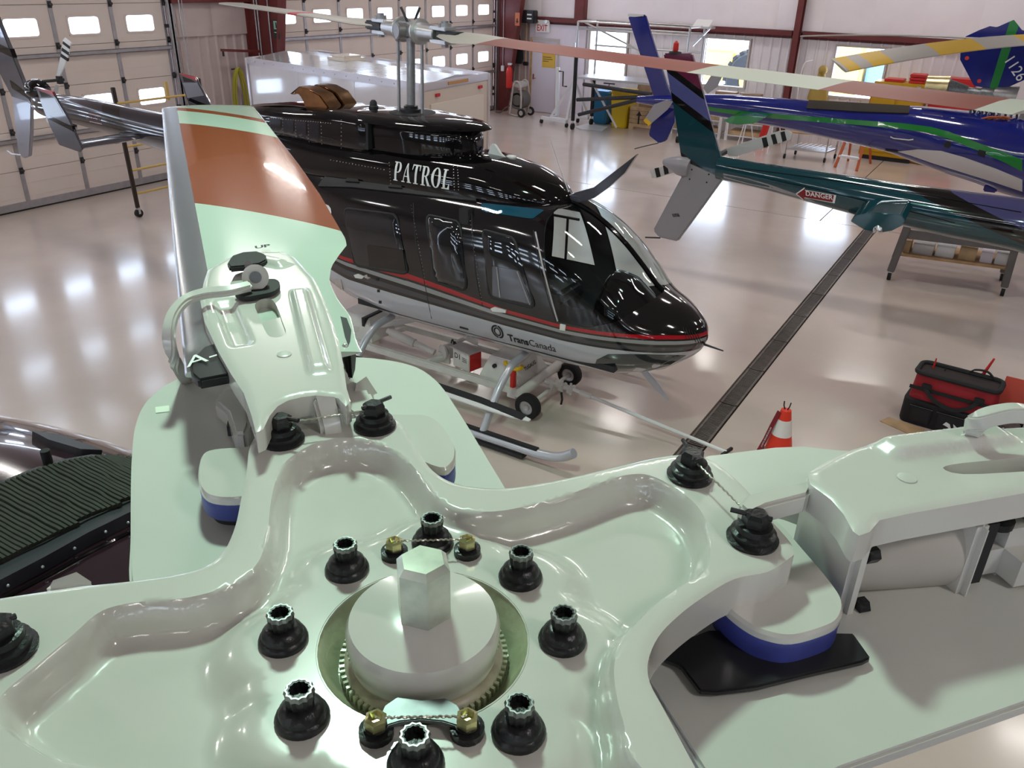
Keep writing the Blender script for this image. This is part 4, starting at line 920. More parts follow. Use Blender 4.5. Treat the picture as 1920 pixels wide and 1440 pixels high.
for u in (662, 742):
    obj('rail_bracket', skin_panel(FB, [(u-8, 336+(u-662)*.14), (u+10, 338+(u-662)*.14), (u+14, 345+(u-662)*.14), (u-12, 343+(u-662)*.14)], .03, .02, step=5), MATS['black_rubber'], h2)
for i in range(6):
    a = (1280+i*5.5, 614+i*2.2); obj('nose_louvre', skin_line(FB, [a, (a[0]+3, a[1]+9), (a[0]+8, a[1]+20)], .003, lift=.003), MATS['satin_black'], h2)
# interior
obj('cabin_floor', MB().bb((-5.6, PY-.55, .80), (-2.6, PY+.55, .86)), MATS['satin_black'], h2)
obj('bulkhead', MB().bb((-4.25, PY-.6, .86), (-4.15, PY+.6, 2.05)), MATS['satin_black'], h2)
for s_ in (-.33, .33):
    st = obj('seat', MB().box((-3.75, PY+s_, 1.1), (.5, .46, .16)), MATS['satin_black'], h2, bevel=.04)
    obj('seat_back', MB().box((-4.02, PY+s_, 1.45), (.14, .46, .7), M=Matrix.Rotation(-.12, 3, 'Y')), MATS['satin_black'], st, bevel=.05)
pan = body_loft([(-3.05, 1.02, 1.20, 1.05, .10, 2, 2), (-3.0, 1.0, 1.40, 1.1, .24, 2, 2), (-2.9, 1.0, 1.55, 1.1, .33, 2, 2.2), (-2.75, 1.0, 1.52, 1.1, .36, 2, 2.2), (-2.6, 1.0, 1.42, 1.1, .34, 2, 2), (-2.45, 1.0, 1.30, 1.1, .25, 2, 2), (-2.35, 1.05, 1.2, 1.1, .10, 2, 2)], PY, 40, 30)
obj('glare_shield', pan, MATS['plum_black'], h2, smooth=60)
# upper cowlings
DK = [(-3.40, 2.08, 2.16, 2.10, .05, 2, 2), (-3.48, 2.05, 2.24, 2.1, .19, 2, 2), (-3.65, 2.03, 2.33, 2.1, .31, 2, 2.2), (-3.9, 2.02, 2.40, 2.1, .39, 2, 2.5), (-4.3, 2.0, 2.445, 2.1, .43, 2, 2.9), (-4.9, 2.0, 2.45, 2.1, .45, 2, 3.1), (-5.6, 2.0, 2.45, 2.1, .45, 2, 3.1), (-6.3, 1.95, 2.45, 2.08, .42, 2, 2.8), (-7.0, 1.95, 2.44, 2.1, .33, 2, 2.4), (-7.6, 2.0, 2.42, 2.15, .2, 2, 2)]
deck = body_loft(DK, PY, 96, 80); DB = bvh_of(deck)
obj('roof_cowl', deck, MATS['black_paint'], h2, smooth=45)
ENG = [(-5.50, 2.36, 2.69, 2.5, .40, 5, 5), (-5.56, 2.34, 2.70, 2.5, .425, 5, 5), (-6.0, 2.34, 2.72, 2.5, .425, 4.5, 4.5), (-6.6, 2.34, 2.70, 2.5, .38, 3, 3), (-7.2, 2.32, 2.64, 2.48, .28, 2.6, 2.6), (-7.55, 2.36, 2.57, 2.46, .13, 2, 2), (-7.6, 2.42, 2.52, 2.46, .04, 2, 2)]
eng = body_loft(ENG, PY, 80, 60); EB = bvh_of(eng)
eo = obj('engine_cowl', eng, MATS['black_paint'], h2, smooth=45)
obj('intake_shade', MB().loft([[Vector((-5.47, PY+.405*sx, z)) for sx, z in ((-1, 2.40), (-.96, 2.66), (.96, 2.66), (1, 2.40))], [Vector((-5.52, PY+.405*sx, z)) for sx, z in ((-1, 2.40), (-.96, 2.66), (.96, 2.66), (1, 2.40))]]), MATS['dark_gap'], h2)  # dark slab painting the shade of the inlet; no cavity is cut
nk = body_loft([(-4.42, 2.38, 2.50, 2.40, .05, 2, 4), (-4.45, 2.38, 2.60, 2.40, .12, 2, 4), (-4.52, 2.38, 2.665, 2.40, .20, 2, 5), (-4.7, 2.36, 2.675, 2.40, .28, 2, 6), (-5.0, 2.36, 2.675, 2.40, .33, 2, 7), (-5.46, 2.36, 2.675, 2.40, .35, 2, 8)], PY, 48, 30)
obj('mast_fairing', nk, MATS['black_paint'], h2, smooth=45)
# flat rounded mast cap overhanging the fairing, with the mast well in it
cap = []
for zz, sc in ((2.640, .90), (2.652, .985), (2.662, 1.0), (2.674, .985), (2.705, .90), (2.724, .75), (2.735, .45)):
    o = []
    for i in range(72):
        a = 2*pi*i/72; X_ = cos(a); o.append(Vector((-5.15+(.84 if X_ > 0 else .85)*sc*X_, PY+.43*sc*sin(a)*(1-.12*X_), zz)))
    cap.append(o)
obj('mast_cap', MB().loft(cap), MATS['black_paint'], h2, smooth=45)
obj('mast_well', MB().lathe([(.23, 0), (.23, .008), (.2, .010)], (-5.22, PY, 2.728), n=40), MATS['dark_gap'], h2)
obj('swashplate', MB().lathe([(.10, 0), (.10, .03), (.07, .035), (.07, .06), (.05, .07)], (-5.24, PY, 2.735), n=24), MATS['black_plastic'], h2)
obj('beacon', MB().lathe([(.05, 0), (.05, .02), (.038, .03), (.036, .06), (.02, .08)], (-5.72, PY, 2.725), n=18), MATS['satin_black'], h2)
# riveted access panels on the engine cowl
for k in range(4):
    u0 = 505+k*24; obj('access_panel', skin_panel(EB, [(u0, 221+k*2), (u0+21, 223+k*2), (u0+22, 262+k*4), (u0+2, 258+k*4)], .003, .006), mat('panel_mesh', (.03, .027, .035), .3, metal=.5, noise=.4, nscale=90), h2, smooth=60)
# exhaust stacks
for s_ in (-.12, .12):
    r_ = [[Vector((x, PY+s_+hy_*b_, z)) for x, z, b_ in ((xa, za, -1), (xb, zb_, -1), (xb, zb_, 1), (xa, za, 1))] for (xa, za, xb, zb_, hy_) in ((-6.46, 2.66, -6.10, 2.66, .10), (-6.48, 2.74, -6.14, 2.73, .105), (-6.52, 2.80, -6.24, 2.83, .105), (-6.58, 2.82, -6.40, 2.88, .10), (-6.66, 2.79, -6.52, 2.885, .095))]
    ex_ = obj('exhaust_stack', MB().loft(r_), MATS['bronze'], h2, bevel=.012)
    obj('exhaust_mouth', MB().prism([Vector((x, PY+s_+b_*.085, z)) for x, z, b_ in ((-6.662, 2.80, -1), (-6.53, 2.88, -1), (-6.53, 2.88, 1), (-6.662, 2.80, 1))], (-.006, 0, .004)), MATS['dark_gap'], ex_)
# lettering
vsum = 0; tot = sum(SERIF[c][1] for c in 'PATROL')+.06*5; x0_, x1_ = cast(DB, 738, 340)[0], cast(DB, 843, 346)[0]
zt_ = cast(DB, 740, 310)[0].z-x0_.z
lh = .175
for c in 'PATROL':
    polys, adv = SERIF[c]; mb = MB(); wx = (x1_.x-x0_.x)/tot
    for p in polys:
        A_, B_, C_, D_ = [Vector((a, b_)) for a, b_ in p]; NU = 8
        for k in range(NU):
            q_ = [A_.lerp(B_, k/NU), A_.lerp(B_, (k+1)/NU), D_.lerp(C_, (k+1)/NU), D_.lerp(C_, k/NU)]
            for j in range(NU):
                r_ = [q_[0].lerp(q_[3], j/NU), q_[1].lerp(q_[2], j/NU), q_[1].lerp(q_[2], (j+1)/NU), q_[0].lerp(q_[3], (j+1)/NU)]
                mb.add([cast_y(DB, x0_.x+(vsum+e.x)*wx, x0_.z+.012+e.y*lh, 0, .005) for e in r_], [(0, 1, 2, 3)])
    obj('lettering', mb, MATS['ink_white'], h2, smooth=0); vsum += adv+.06
a_, b_ = cast(FB, 953, 633)[0], cast(FB, 1042, 655)[0]
wd = b_.x-a_.x; vs_, _ = text_mesh('TransCanada', 1., 0, 'LEFT'); Wt = max(v.x for v in vs_); 
def tc(x, y): t = x/Wt; return cast_y(FB, a_.x+wd*t, a_.z+(b_.z-a_.z)*t+y*.115, 0, .004)
w1 = max(v.x for v in text_mesh('Trans', 1., 0, 'LEFT')[0])
sub_ = MB()
for txt_, dx, bd in (('Trans', 0, .03), ('Canada', w1+.06, 0)):
    v2, f2 = text_mesh(txt_, 1., bd, 'LEFT'); mb = MB(); mb.add([tc(v.x+dx, v.y) for v in v2], f2); obj('lettering', mb, MATS['ink_black'], h2, smooth=0)
lc = cast(FB, 933, 622)[0]
for k, (r0, r1, a0, a1, dx) in enumerate(((.062, .046, rad(80), rad(270), -.005), (.040, .028, rad(70), rad(260), .0), (.062, .046, rad(-90), rad(80), .005), (.040, .028, rad(-110), rad(70), .0))):
    mb = MB()
    for q in ringq(0, 0, r0, r0*1.25, r1*.95, r1*1.3, a0, a1, 12): mb.add([cast_y(FB, lc.x+dx+p[0], lc.z+p[1], 0, .004) for p in q], [(0, 1, 2, 3)])
    obj('logo_stroke', mb, MATS['ink_black'], h2, smooth=0)
# roof fittings: wire cutter, aerials, nose probe
wc = at_y(1062, 372, PY)
obj('wire_cutter', MB().prism([at_y(u, v, PY-.03) for u, v in ((1062, 372), (1076, 362), (1112, 352), (1194, 289), (1170, 325), (1140, 352), (1112, 372), (1085, 381))], (0, .06, 0)), mat('cutter_grey', (.03, .03, .045), .25, coat=.6), h2, bevel=.008)
obj('whip_aerial', MB().cyl(at_y(1066, 360, PY), at_y(1032, 262, PY), .005, .003, n=6), MATS['alu'], h2)
obj('roof_fin_aerial', MB().prism([Vector((x, PY-.012, z)) for x, z in ((-4.33, 2.43), (-4.12, 2.43), (-4.17, 2.46), (-4.24, 2.54), (-4.28, 2.54))], (0, .024, 0)), MATS['white_paint'], h2, bevel=.006)
for dx in (.0, .26): obj('roof_puck', MB().lathe([(.05, 0), (.05, .012), (.03, .02)], (-4.36+dx, PY+.06, 2.425), n=20), MATS['white_paint'], h2)
obj('pitot_probe', MB().cyl((-2.0, PY, 1.04), (-1.80, PY, 1.02), .012, .006, n=10), MATS['dark_steel'], h2)
obj('lower_cutter', MB().prism([at_y(u, v, PY-.012) for u, v in ((1198, 694), (1210, 692), (1236, 722), (1253, 752), (1225, 728))], (0, .024, 0)), MATS['silver'], h2, bevel=.004)
obj('belly_light', MB().lathe([(.09, 0), (.085, .05), (.05, .08)], (-2.62, PY-.05, .70), n=24, axis=(.3, 0, -1)), MATS['silver'], h2)
# rotor: mast, links, hub, grips
hubc = Vector((-5.21, PY, 3.48)); bd = Vector((5.1, -2.3, 0)).normalized(); bs = Vector((-bd.y, bd.x, 0))
obj('rotor_mast', MB().cyl((-5.24, PY, 2.74), (-5.215, PY, 3.42), .042, n=20), MATS['rotor_grey'], h2)
for dx, dy in ((-.13, -.03), (.15, -.02)): obj('pitch_link', MB().cyl((-5.235+dx, PY+dy, 2.72), (-5.22+dx, PY+dy, 3.38), .017, n=10).sphere((-5.22+dx, PY+dy, 3.40), .028, 10, 8), MATS['rotor_grey'], h2)
tr = obj('rotor_yoke', MB().box(hubc, (.34, .17, .15), atan2(bd.y, bd.x)), MATS['rotor_grey'], h2, bevel=.03)
obj('trunnion', MB().cyl(hubc-bs*.16, hubc+bs*.16, .07, n=20), MATS['rotor_grey'], tr, bevel=.008)
for s_ in (-1, 1):
    obj('grip', MB().cyl(hubc+bd*(.15*s_), hubc+bd*(.52*s_), .085, .07, n=20).cyl(hubc+bd*(.16*s_), hubc+bd*(.20*s_), .115, n=24), MATS['alu'], h2, bevel=.006)
    obj('grip_fork', MB().box(hubc+bd*(.60*s_)+Vector((0, 0, .055)), (.28, .12, .03), atan2(bd.y, bd.x)).box(hubc+bd*(.60*s_)-Vector((0, 0, .055)), (.28, .12, .03), atan2(bd.y, bd.x)), MATS['alu'], h2, bevel=.006)
    obj('blade_bolt', MB().cyl(hubc+bd*(.64*s_)-Vector((0, 0, .10)), hubc+bd*(.64*s_)+Vector((0, 0, .12)), .035, n=14).cyl(hubc+bd*(.64*s_)+Vector((0, 0, .06)), hubc+bd*(.64*s_)+Vector((0, 0, .10)), .06, n=16), MATS['rotor_grey'], h2)
    obj('flap_horn', MB().tube([hubc+bs*.03*s_+Vector((0, 0, .06)), hubc+bs*.05*s_+Vector((.02*s_, 0, .14)), hubc+bs*.055*s_+Vector((.05*s_, 0, .20))], .012, 8), MATS['dark_steel'], h2)
def rotor_blade(name, root, d, r0, r1, chord, zroot, droop, material, parent, thick=.032, taper=None, tipcut=0., n=40, label=None, pitch=0.):
    pf = pitch if callable(pitch) else (lambda t: pitch)
    side = Vector((-d.y, d.x, 0)).normalized(); rings = []
    for i in range(n+1):
        t = i/n; r = r0+(r1-r0)*t; c = chord*(taper(t) if taper else 1); z = zroot-droop*t*t; o = []
        pt_ = pf(t)
        prof = [(-.30, 0), (-.27, .35), (-.15, .5), (.1, .5), (.4, .28), (.70, .03), (.70, -.03), (.4, -.22), (.1, -.42), (-.15, -.45), (-.27, -.3)]
        for a, b_ in prof: o.append(Vector((root.x, root.y, 0))+d*(r-tipcut*t**20*a)+side*(-a*c*cos(pt_)+b_*thick*sin(pt_))+Vector((0, 0, z+b_*thick*cos(pt_)+a*c*sin(pt_))))
        rings.append(o)
    ob = obj(name, MB().loft(rings), material, parent, smooth=40, label=label); W_ = worldM(parent)
    a = ob.data.attributes.new('span', 'FLOAT', 'POINT')
    for i, v in enumerate(ob.data.vertices): p = W_@v.co; a.data[i].value = ((p-Vector((root.x, root.y, p.z))).dot(d)-r0)/(r1-r0)
    return ob
def sp(u, v): p = at_z(u, v, 3.51); return ((p-hubc).dot(bd)-.62)/(5.75-.62)
CRM, BRK = (.52, .49, .45), (.25, .060, .045)
blade_mat('patrol_blade_a', [(0, CRM), (sp(985, 72), BRK), (sp(1375, 126), CRM), (sp(1605, 160), BRK), (sp(1865, 202), CRM)], 0, rough=.5)
blade_mat('patrol_blade_b', [(0, CRM), (.40, (.5, .03, .03)), (.46, CRM)], 0, rough=.5)
tpr = lambda t: .35+.65*min(1, t/.10)
rotor_blade('rotor_blade', hubc, bd, .62, 5.75, .33, 3.495, -.035, MATS['patrol_blade_a'], h2, taper=tpr, pitch=lambda t: -rad(3+14*max(0, 1-t*5)))
rotor_blade('rotor_blade', hubc, -bd, .62, 5.75, .34, 3.485, .0, MATS['patrol_blade_b'], h2, taper=tpr, pitch=lambda t: rad(2+8*max(0, 1-t*4)))
for s_ in (-1, 1): obj('blade_root_strap', MB().box(hubc+bd*(.74*s_), (.36, .10, .085), atan2(bd.y, bd.x)), MATS['satin_black'], h2, bevel=.014)
rotor_blade('rotor_blade', Vector((cB.x, cB.y, 3.42)), aBn, .30, 2.3, .36, 3.40, .02, MATS['belly_paint'] if 'belly_paint' in MATS else mat('blade_plain', (.56, .63, .56), .3, coat=.4), heli, thick=.04, n=16)
# tail boom, stabiliser, fins, tail rotor
bo = body_loft([(-11.75, 2.10, 2.34, 2.22, .10, 2, 2), (-11.6, 2.06, 2.36, 2.21, .14, 2, 2), (-10.8, 2.02, 2.39, 2.205, .17, 2, 2), (-9.2, 1.90, 2.345, 2.12, .215, 2, 2), (-7.65, 1.74, 2.37, 2.05, .265, 2, 2)], PY, 48, 50); OB = bvh_of(bo)
bmx = obj('tail_boom', bo, ramp_mat('boom_livery', 'band', [(0, (.045, .042, .056)), (.45, BK), (.62, (.048, .045, .058))], .15, metal=.3), h2, smooth=45)
set_attr(bmx, 'band', lambda p: min(1, max(0, .5+(p.x+9.75+(p.z-2.1)*1.2)*.5)) if p.x < -9 else .7)
obj('tail_gearbox', MB().sphere((-11.72, PY+.02, 2.40), .17, 20, 12, (1.25, .9, .8)), MATS['plum_black'], h2, smooth=60)
YB = PY+.02
def yplate(px, y, t, material, name, parent, bevel=.01, label=None): return obj(name, MB().prism([at_y(u, v, y-t/2) for u, v in px], (0, t, 0)), material, parent, bevel=bevel, label=label)
mat('fin_grey', (.30, .29, .33), .3, metal=.2, coat=.6); mat('fin_dark', (.085, .08, .095), .25, metal=.2, coat=.8); mat('fin_red', (.45, .01, .015), .2, coat=.8)
f1 = yplate([(58, 194), (35, 135), (12, 78), (-12, 20), (-70, 0), (-30, 80), (5, 150), (22, 182)], YB, .06, MATS['fin_dark'], 'upper_fin', h2)
yplate([(60, 190), (55, 178), (18, 150), (22, 165)], YB-.004, .064, MATS['black_paint'], 'fin_stripe', f1, .0)
yplate([(24, 108), (18, 92), (-10, 78), (-5, 95)], YB-.004, .064, MATS['black_paint'], 'fin_stripe', f1, .0)
yplate([(22, 168), (58, 194), (57, 250), (54, 293), (43, 297), (34, 282), (28, 240)], YB, .055, MATS['fin_grey'], 'lower_fin', h2)
obj('tail_skid', MB().tube([at_y(40, 291, YB), at_y(22, 289, YB), at_y(14, 283, YB)], .012, 8), MATS['alu'], h2)
zst = 2.05; st = MB().prism([Vector((x, PY-1.0, z)) for x, z in ((-9.28, zst), (-9.33, zst+.025), (-9.5, zst+.035), (-9.78, zst), (-9.5, zst-.02), (-9.33, zst-.02))], (0, 2.0, 0))
obj('stabiliser', st, MATS['boom_grey'], h2)
for y, nm in ((PY-1.0, 'near'), (PY+1.0, 'far')):
    yf = 5.70
    P = [(68, 163), (100, 172), (130, 222), (156, 279), (151, 285), (113, 272), (96, 238), (82, 202)]
    q = MB().prism([Vector((p.x, y-.014, p.z)) for p in [at_y(u, v, yf) for u, v in P]], (0, .028, 0)); e = obj('end_plate', q, MATS['fin_dark'], h2, bevel=.006)
    for pts, mt in (([(68, 163), (100, 172), (104, 180), (80, 170)], 'fin_red'), ([(76, 170), (94, 178), (103, 184), (80, 182)], 'black_paint'), ([(78, 184), (105, 184), (121, 212), (90, 217)], 'fin_grey'), ([(92, 222), (95, 217), (137, 236), (141, 247)], 'black_paint')):
        obj('paint_patch', MB().prism([Vector((p.x, y-.0165, p.z)) for p in [at_y(u, v, yf) for u, v in pts]], (0, .033, 0)), MATS[mt], e)
trc = at_y(112, 150, PY+.30); trc.x = at_y(112, 150, PY+.30).x
obj('tail_rotor_hub', MB().cyl((trc.x, PY+.05, trc.z), (trc.x, PY+.36, trc.z), .02, n=10).box((trc.x, PY+.3, trc.z), (.07, .06, .10)), MATS['dark_steel'], h2)
def tail_blade(root, px, y, bands, parent, w=.03):
    a = [at_y(u, v, y) for u, v in px]; ob = obj('tail_rotor_blade', MB().prism(a, (0, w*.6, 0)), MATS['white_paint'], parent, bevel=.004)
    for b_ in bands: obj('blade_band', MB().prism([at_y(u, v, y-.002) for u, v in b_], (0, w*.6+.004, 0)), MATS['ink_black'], ob)
tail_blade(trc, [(105, 142), (112, 143), (127, 110), (133, 80), (121, 70), (117, 76), (114, 100)], PY+.30, [[(118, 77), (131, 87), (130, 92), (117, 82)], [(116, 89), (129, 98), (128, 104), (115, 95)], [(114, 100), (127, 109), (126, 115), (113, 106)]], h2)
tail_blade(trc, [(104, 158), (110, 160), (97, 225), (91, 232), (85, 225), (88, 200)], PY+.30, [], h2)
dg = cast(OB, 174, 219)[0]
if dg:
    ar = MB()
    for pl_ in ([(-.16, 0), (-.09, .07), (-.09, .055), (.17, .055), (.17, -.055), (-.09, -.055), (-.09, -.07)],): ar.add([cast_y(OB, dg.x+a, dg.z-.02-a*.03+b_, 0, .003) for a, b_ in pl_], [tuple(range(len(pl_)))])
    obj('danger_label', ar, mat('label_pink', (.55, .40, .40), .5), h2, smooth=0)
    v2, f2 = text_mesh('DANGER', .07, .001); mb = MB(); mb.add([cast_y(OB, dg.x+.04+v.x*.9, dg.z-.02-v.x*.03+v.y, 0, .006) for v in v2], f2); obj('lettering', mb, mat('ink_darkred', (.12, .01, .012), .5), h2, smooth=0)
# rivet rows, vents, registration letter, bars of the far door window
rv = MB()
def rivets(b, a, c, n, r=.0055):
    for i in range(n):
        t = i/(n-1); h, nn = cast(b, a[0]+(c[0]-a[0])*t, a[1]+(c[1]-a[1])*t)
        if h: rv.sphere(h, r, 6, 4)
for k in range(5): rivets(EB, (506+k*24, 222+k*2), (508+k*24, 260+k*4), 8)
rivets(EB, (504, 221), (620, 231), 26); rivets(EB, (506, 262), (640, 286), 26); rivets(EB, (640, 225), (640, 285), 9)
rivets(DB, (730, 305), (733, 350), 9); rivets(DB, (850, 312), (852, 356), 9); rivets(DB, (858, 313), (860, 356), 9); rivets(DB, (620, 300), (720, 318), 18)
rivets(FB, (771, 385), (800, 540), 24, .004); rivets(FB, (880, 400), (903, 565), 24, .004); rivets(FB, (640, 575), (760, 612), 16, .004); rivets(FB, (830, 632), (1000, 668), 20, .004)
ro = obj('rivets', rv, MATS['chrome'], h2); ro['kind'] = 'stuff'
for u, v in ((708, 524), (710, 545), (713, 566)): obj('static_vent', skin_panel(FB, [(u-2.5, v-2.5), (u+2.5, v-2), (u+2.5, v+3), (u-2.5, v+2.5)], .004, .005, step=3), MATS['ink_black'], h2)
v2, f2 = text_mesh('O', 40, 1.2); mb = MB(); mb.add([(lambda h: h[0]+h[1]*(.006 if h[1].dot(FW) < 0 else -.006))(cast(FB, 611+v.x*.7, 400-v.y)) for v in v2], f2); obj('registration_letter', mb, MATS['ink_white'], h2, smooth=0)
for a_, b_ in (((-3.93, 1.77), (-3.63, 1.77)), ((-3.76, 1.33), (-3.76, 1.77))):
    obj('window_bar', MB().cyl((a_[0], PY+.64, a_[1]), (b_[0], PY+.64, b_[1]), .014, n=8), MATS['satin_black'], h2)
# skid gear
SY = 1.14
for s_ in (-1, 1):
    y = PY+s_*SY
    sk = obj('skid', MB().tube(bez([(-6.6, y, .13), (-5, y, .11), (-3.3, y, .11), (-2.95, y, .12), (-2.78, y, .16), (-2.66, y, .24)], 6), .045, 14), MATS['silver'], h2)
    obj('skid_pad', MB().bb((-5.9, y-.03, .145), (-3.02, y+.03, .165)), MATS['satin_black'], sk, bevel=.006)
    obj('skid_shoe', MB().bb((-3.75, y-.04, .02), (-3.15, y+.04, .07)), MATS['satin_black'], sk, bevel=.01)
    for x in (-3.62, -5.3): obj('cross_tube', MB().tube(bez([(x, PY+s_*.35, .66), (x, PY+s_*.62, .64), (x, PY+s_*.82, .52), (x, PY+s_*1.0, .32), (x, y, .13)], 6), .038, 12), MATS['silver'], h2)
    yb = PY+s_*1.02
    q = obj('boarding_step', MB().loft([[Vector((x, yb+a*w, z+b_*w)) for a, b_ in ((-.9, -.35), (.9, -.35), (1.1, 0), (.9, .35), (-.9, .35), (-1.1, 0))] for x, w, z in ((-5.5, .06, .40), (-5.2, .075, .40), (-3.7, .075, .37), (-3.35, .05, .355), (-3.18, .02, .35))]), MATS['white_paint'], h2, bevel=.006)
    obj('tread', MB().strip([(-5.3, yb, .431), (-3.75, yb, .401), (-3.38, yb, .375), (-3.24, yb, .362)], .10, .008), MATS['satin_black'], q)
# ================================================================== tug cart under the patrol helicopter
mat('tug_white', (.72, .70, .66), .4, noise=.05, nscale=8)
mat('tug_top', (.55, .53, .52), .3, metal=.4, noise=.1)
mat('tyre', (.014, .014, .015), .7, bump=.2, bscale=60)
tug = thing('helicopter_tug', 'white wheeled tug cart with tow bar beneath the black helicopter', 'tug', (-4.4, 6.7, 0))
TW = MATS['tug_white']
for y in (6.36, 7.05): obj('side_rail', MB().bar((-6.3, y, .20), (-3.62, y, .20), .07, .07), TW, tug, bevel=.01)
obj('cross_rail', MB().cyl((-3.66, 6.28, .22), (-3.66, 7.12, .22), .05, n=16), TW, tug)
for x in (-4.9, -5.9): obj('cross_member', MB().bar((x, 6.36, .20), (x+.25, 7.05, .20), .06, .05), TW, tug, bevel=.008)
def wheel(parent, c, r, w, ax=(0, 1, 0)):
    a = Vector(ax).normalized(); c = Vector(c)
    t = obj('tyre', MB().lathe([(r*.55, -w/2), (r*.9, -w/2), (r, -w*.3), (r, w*.3), (r*.9, w/2), (r*.55, w/2), (r*.55, -w/2)], c, n=28, axis=a, cap=False), MATS['tyre'], parent, smooth=40)
    obj('rim', MB().lathe([(.02, -w*.40), (r*.2, -w*.42), (r*.25, -w*.25), (r*.52, -w*.3), (r*.58, -w*.48), (r*.58, w*.48), (r*.3, w*.2), (.02, w*.25)], c, n=28, axis=a), MATS['alu'], parent, smooth=30)
for y in (6.25, 7.14): wheel(tug, (-3.53, y, .135), .135, .10)
for y in (6.30, 7.10): wheel(tug, (-6.2, y, .10), .10, .07)
obj('axle', MB().cyl((-3.53, 6.25, .135), (-3.53, 7.14, .135), .02, n=10), TW, tug)
bx0 = Vector((-3.98, 6.72, 0))
obj('battery_box', MB().loft([[Vector((bx0.x+a*.26, bx0.y+b*.30, .20)) for a, b in ((-1, -1), (1, -1), (1, 1), (-1, 1))], [Vector((bx0.x-.02+a*.15, bx0.y+b*.22, .44)) for a, b in ((-1, -1), (1, -1), (1, 1), (-1, 1))]]), TW, tug, bevel=.01)
nf = Vector((.24, 0, .13)).normalized(); upv = Vector((-.13, 0, .24)).normalized()
pl0 = Vector((bx0.x+.185, bx0.y, .325))
obj('name_plate', MB().box(pl0+nf*.004, (.004, .19, .11), M=Matrix((nf, (0, 1, 0), nf.cross(Vector((0, 1, 0))))).transposed()), MATS['tug_top'], tug)
obj('lettering', lettering('TUGAUG', .055, pl0+nf*.008, (0, 1, 0), upv, off=.001, bold=.001), MATS['ink_black'], tug, smooth=0)
for dx, dz in ((-.08, .36), (.1, .33)): obj('port', MB().cyl((bx0.x+dx, bx0.y-.25-.03*(.4-dz)*4, dz), (bx0.x+dx, bx0.y-.28, dz), .022, n=14), MATS['black_plastic'], tug)
# saddle posts
for y in (6.36,):
    obj('saddle_post', MB().bb((-3.80, y-.025, .23), (-3.75, y+.025, .42)), MATS['red_gloss'], tug, bevel=.006)
    obj('saddle', MB().tube([(-3.775+.10*cos(a), y, .50-.06*sin(a)) for a in np.linspace(0, pi, 9)], .022, 8), MATS['yellow'], tug)
    obj('saddle_foot', MB().bb((-3.83, y-.03, .12), (-3.72, y+.03, .24)), TW, tug, bevel=.006)
# charger
cb = at_z(868, 692, .21)
ch = obj('charger', MB().box((cb.x, cb.y+.08, .315), (.26, .18, .21), -.25), TW, tug, bevel=.006)
R3 = Matrix.Rotation(-.25, 3, 'Z')
obj('charger_lid', MB().box((cb.x, cb.y+.08, .425), (.30, .22, .012), -.25), MATS['tug_top'], ch)
obj('charger_side', MB().box(Vector((cb.x, cb.y+.08, .315))+R3@Vector((.132, 0, 0)), (.006, .16, .19), -.25), MATS['red_gloss'], ch)
fr0 = Vector((cb.x, cb.y+.08, .33))+R3@Vector((0, -.0905, 0))
obj('lettering', lettering('D1', .085, fr0+R3@Vector((-.05, 0, .01)), R3@Vector((1, 0, 0)), (0, 0, 1), bold=.001), MATS['ink_black'], ch, smooth=0)
for dz in (.02, .0, -.02): obj('print_line', MB().box(fr0+R3@Vector((.06, -.001, dz)), (.07, .002, .006), -.25), MATS['ink_black'], ch)
# lift actuator
obj('actuator', MB().cyl((-5.55, 6.55, .36), (-4.95, 6.62, .22), .035, n=14).cyl((-5.5, 6.55, .35), (-5.2, 6.585, .28), .05, n=14), TW, tug)
ac = Vector((-4.82, 6.62, .26))
obj('motor', MB().cyl(ac, ac+Vector((.12, .42, .02)), .075, n=18), TW, tug, bevel=.01)
obj('motor_plate', MB().cyl(ac+Vector((-.01, -.02, 0)), ac, .085, n=20).bb(ac+Vector((-.085, -.02, -.12)), ac+Vector((.085, 0, -.01))), TW, tug)
for k in range(3): obj('cable', MB().tube(bez([ac+Vector((.02+.03*k, .1, .06)), ac+Vector((.06+.03*k, .08, .13-.02*k)), ac+Vector((.12+.02*k, .05, .02)), ac+Vector((.20, .02+.02*k, -.08)), Vector((cb.x-.14, cb.y+.03+.02*k, .22))], 6), .008, 6), MATS['black_rubber'], tug)
obj('lift_beam', MB().bar((-5.95, 6.36, .34), (-5.15, 6.95, .50), .06, .06), TW, tug, bevel=.008)
obj('lift_beam', MB().bar((-5.9, 7.05, .30), (-4.6, 7.0, .42), .05, .05), TW, tug, bevel=.008)
rb = obj('motor_box', MB().loft([[Vector((-5.95+a*.28, 6.62+b*.22, z)) for a, b in ((-s, -s), (s, -s), (s, s), (-s, s))] for z, s in ((.22, 1), (.42, .95), (.5, .6))]), TW, tug, bevel=.01)
obj('strap', MB().bb((-5.80, 6.41, .40), (-5.76, 6.80, .505)), MATS['satin_black'], rb)
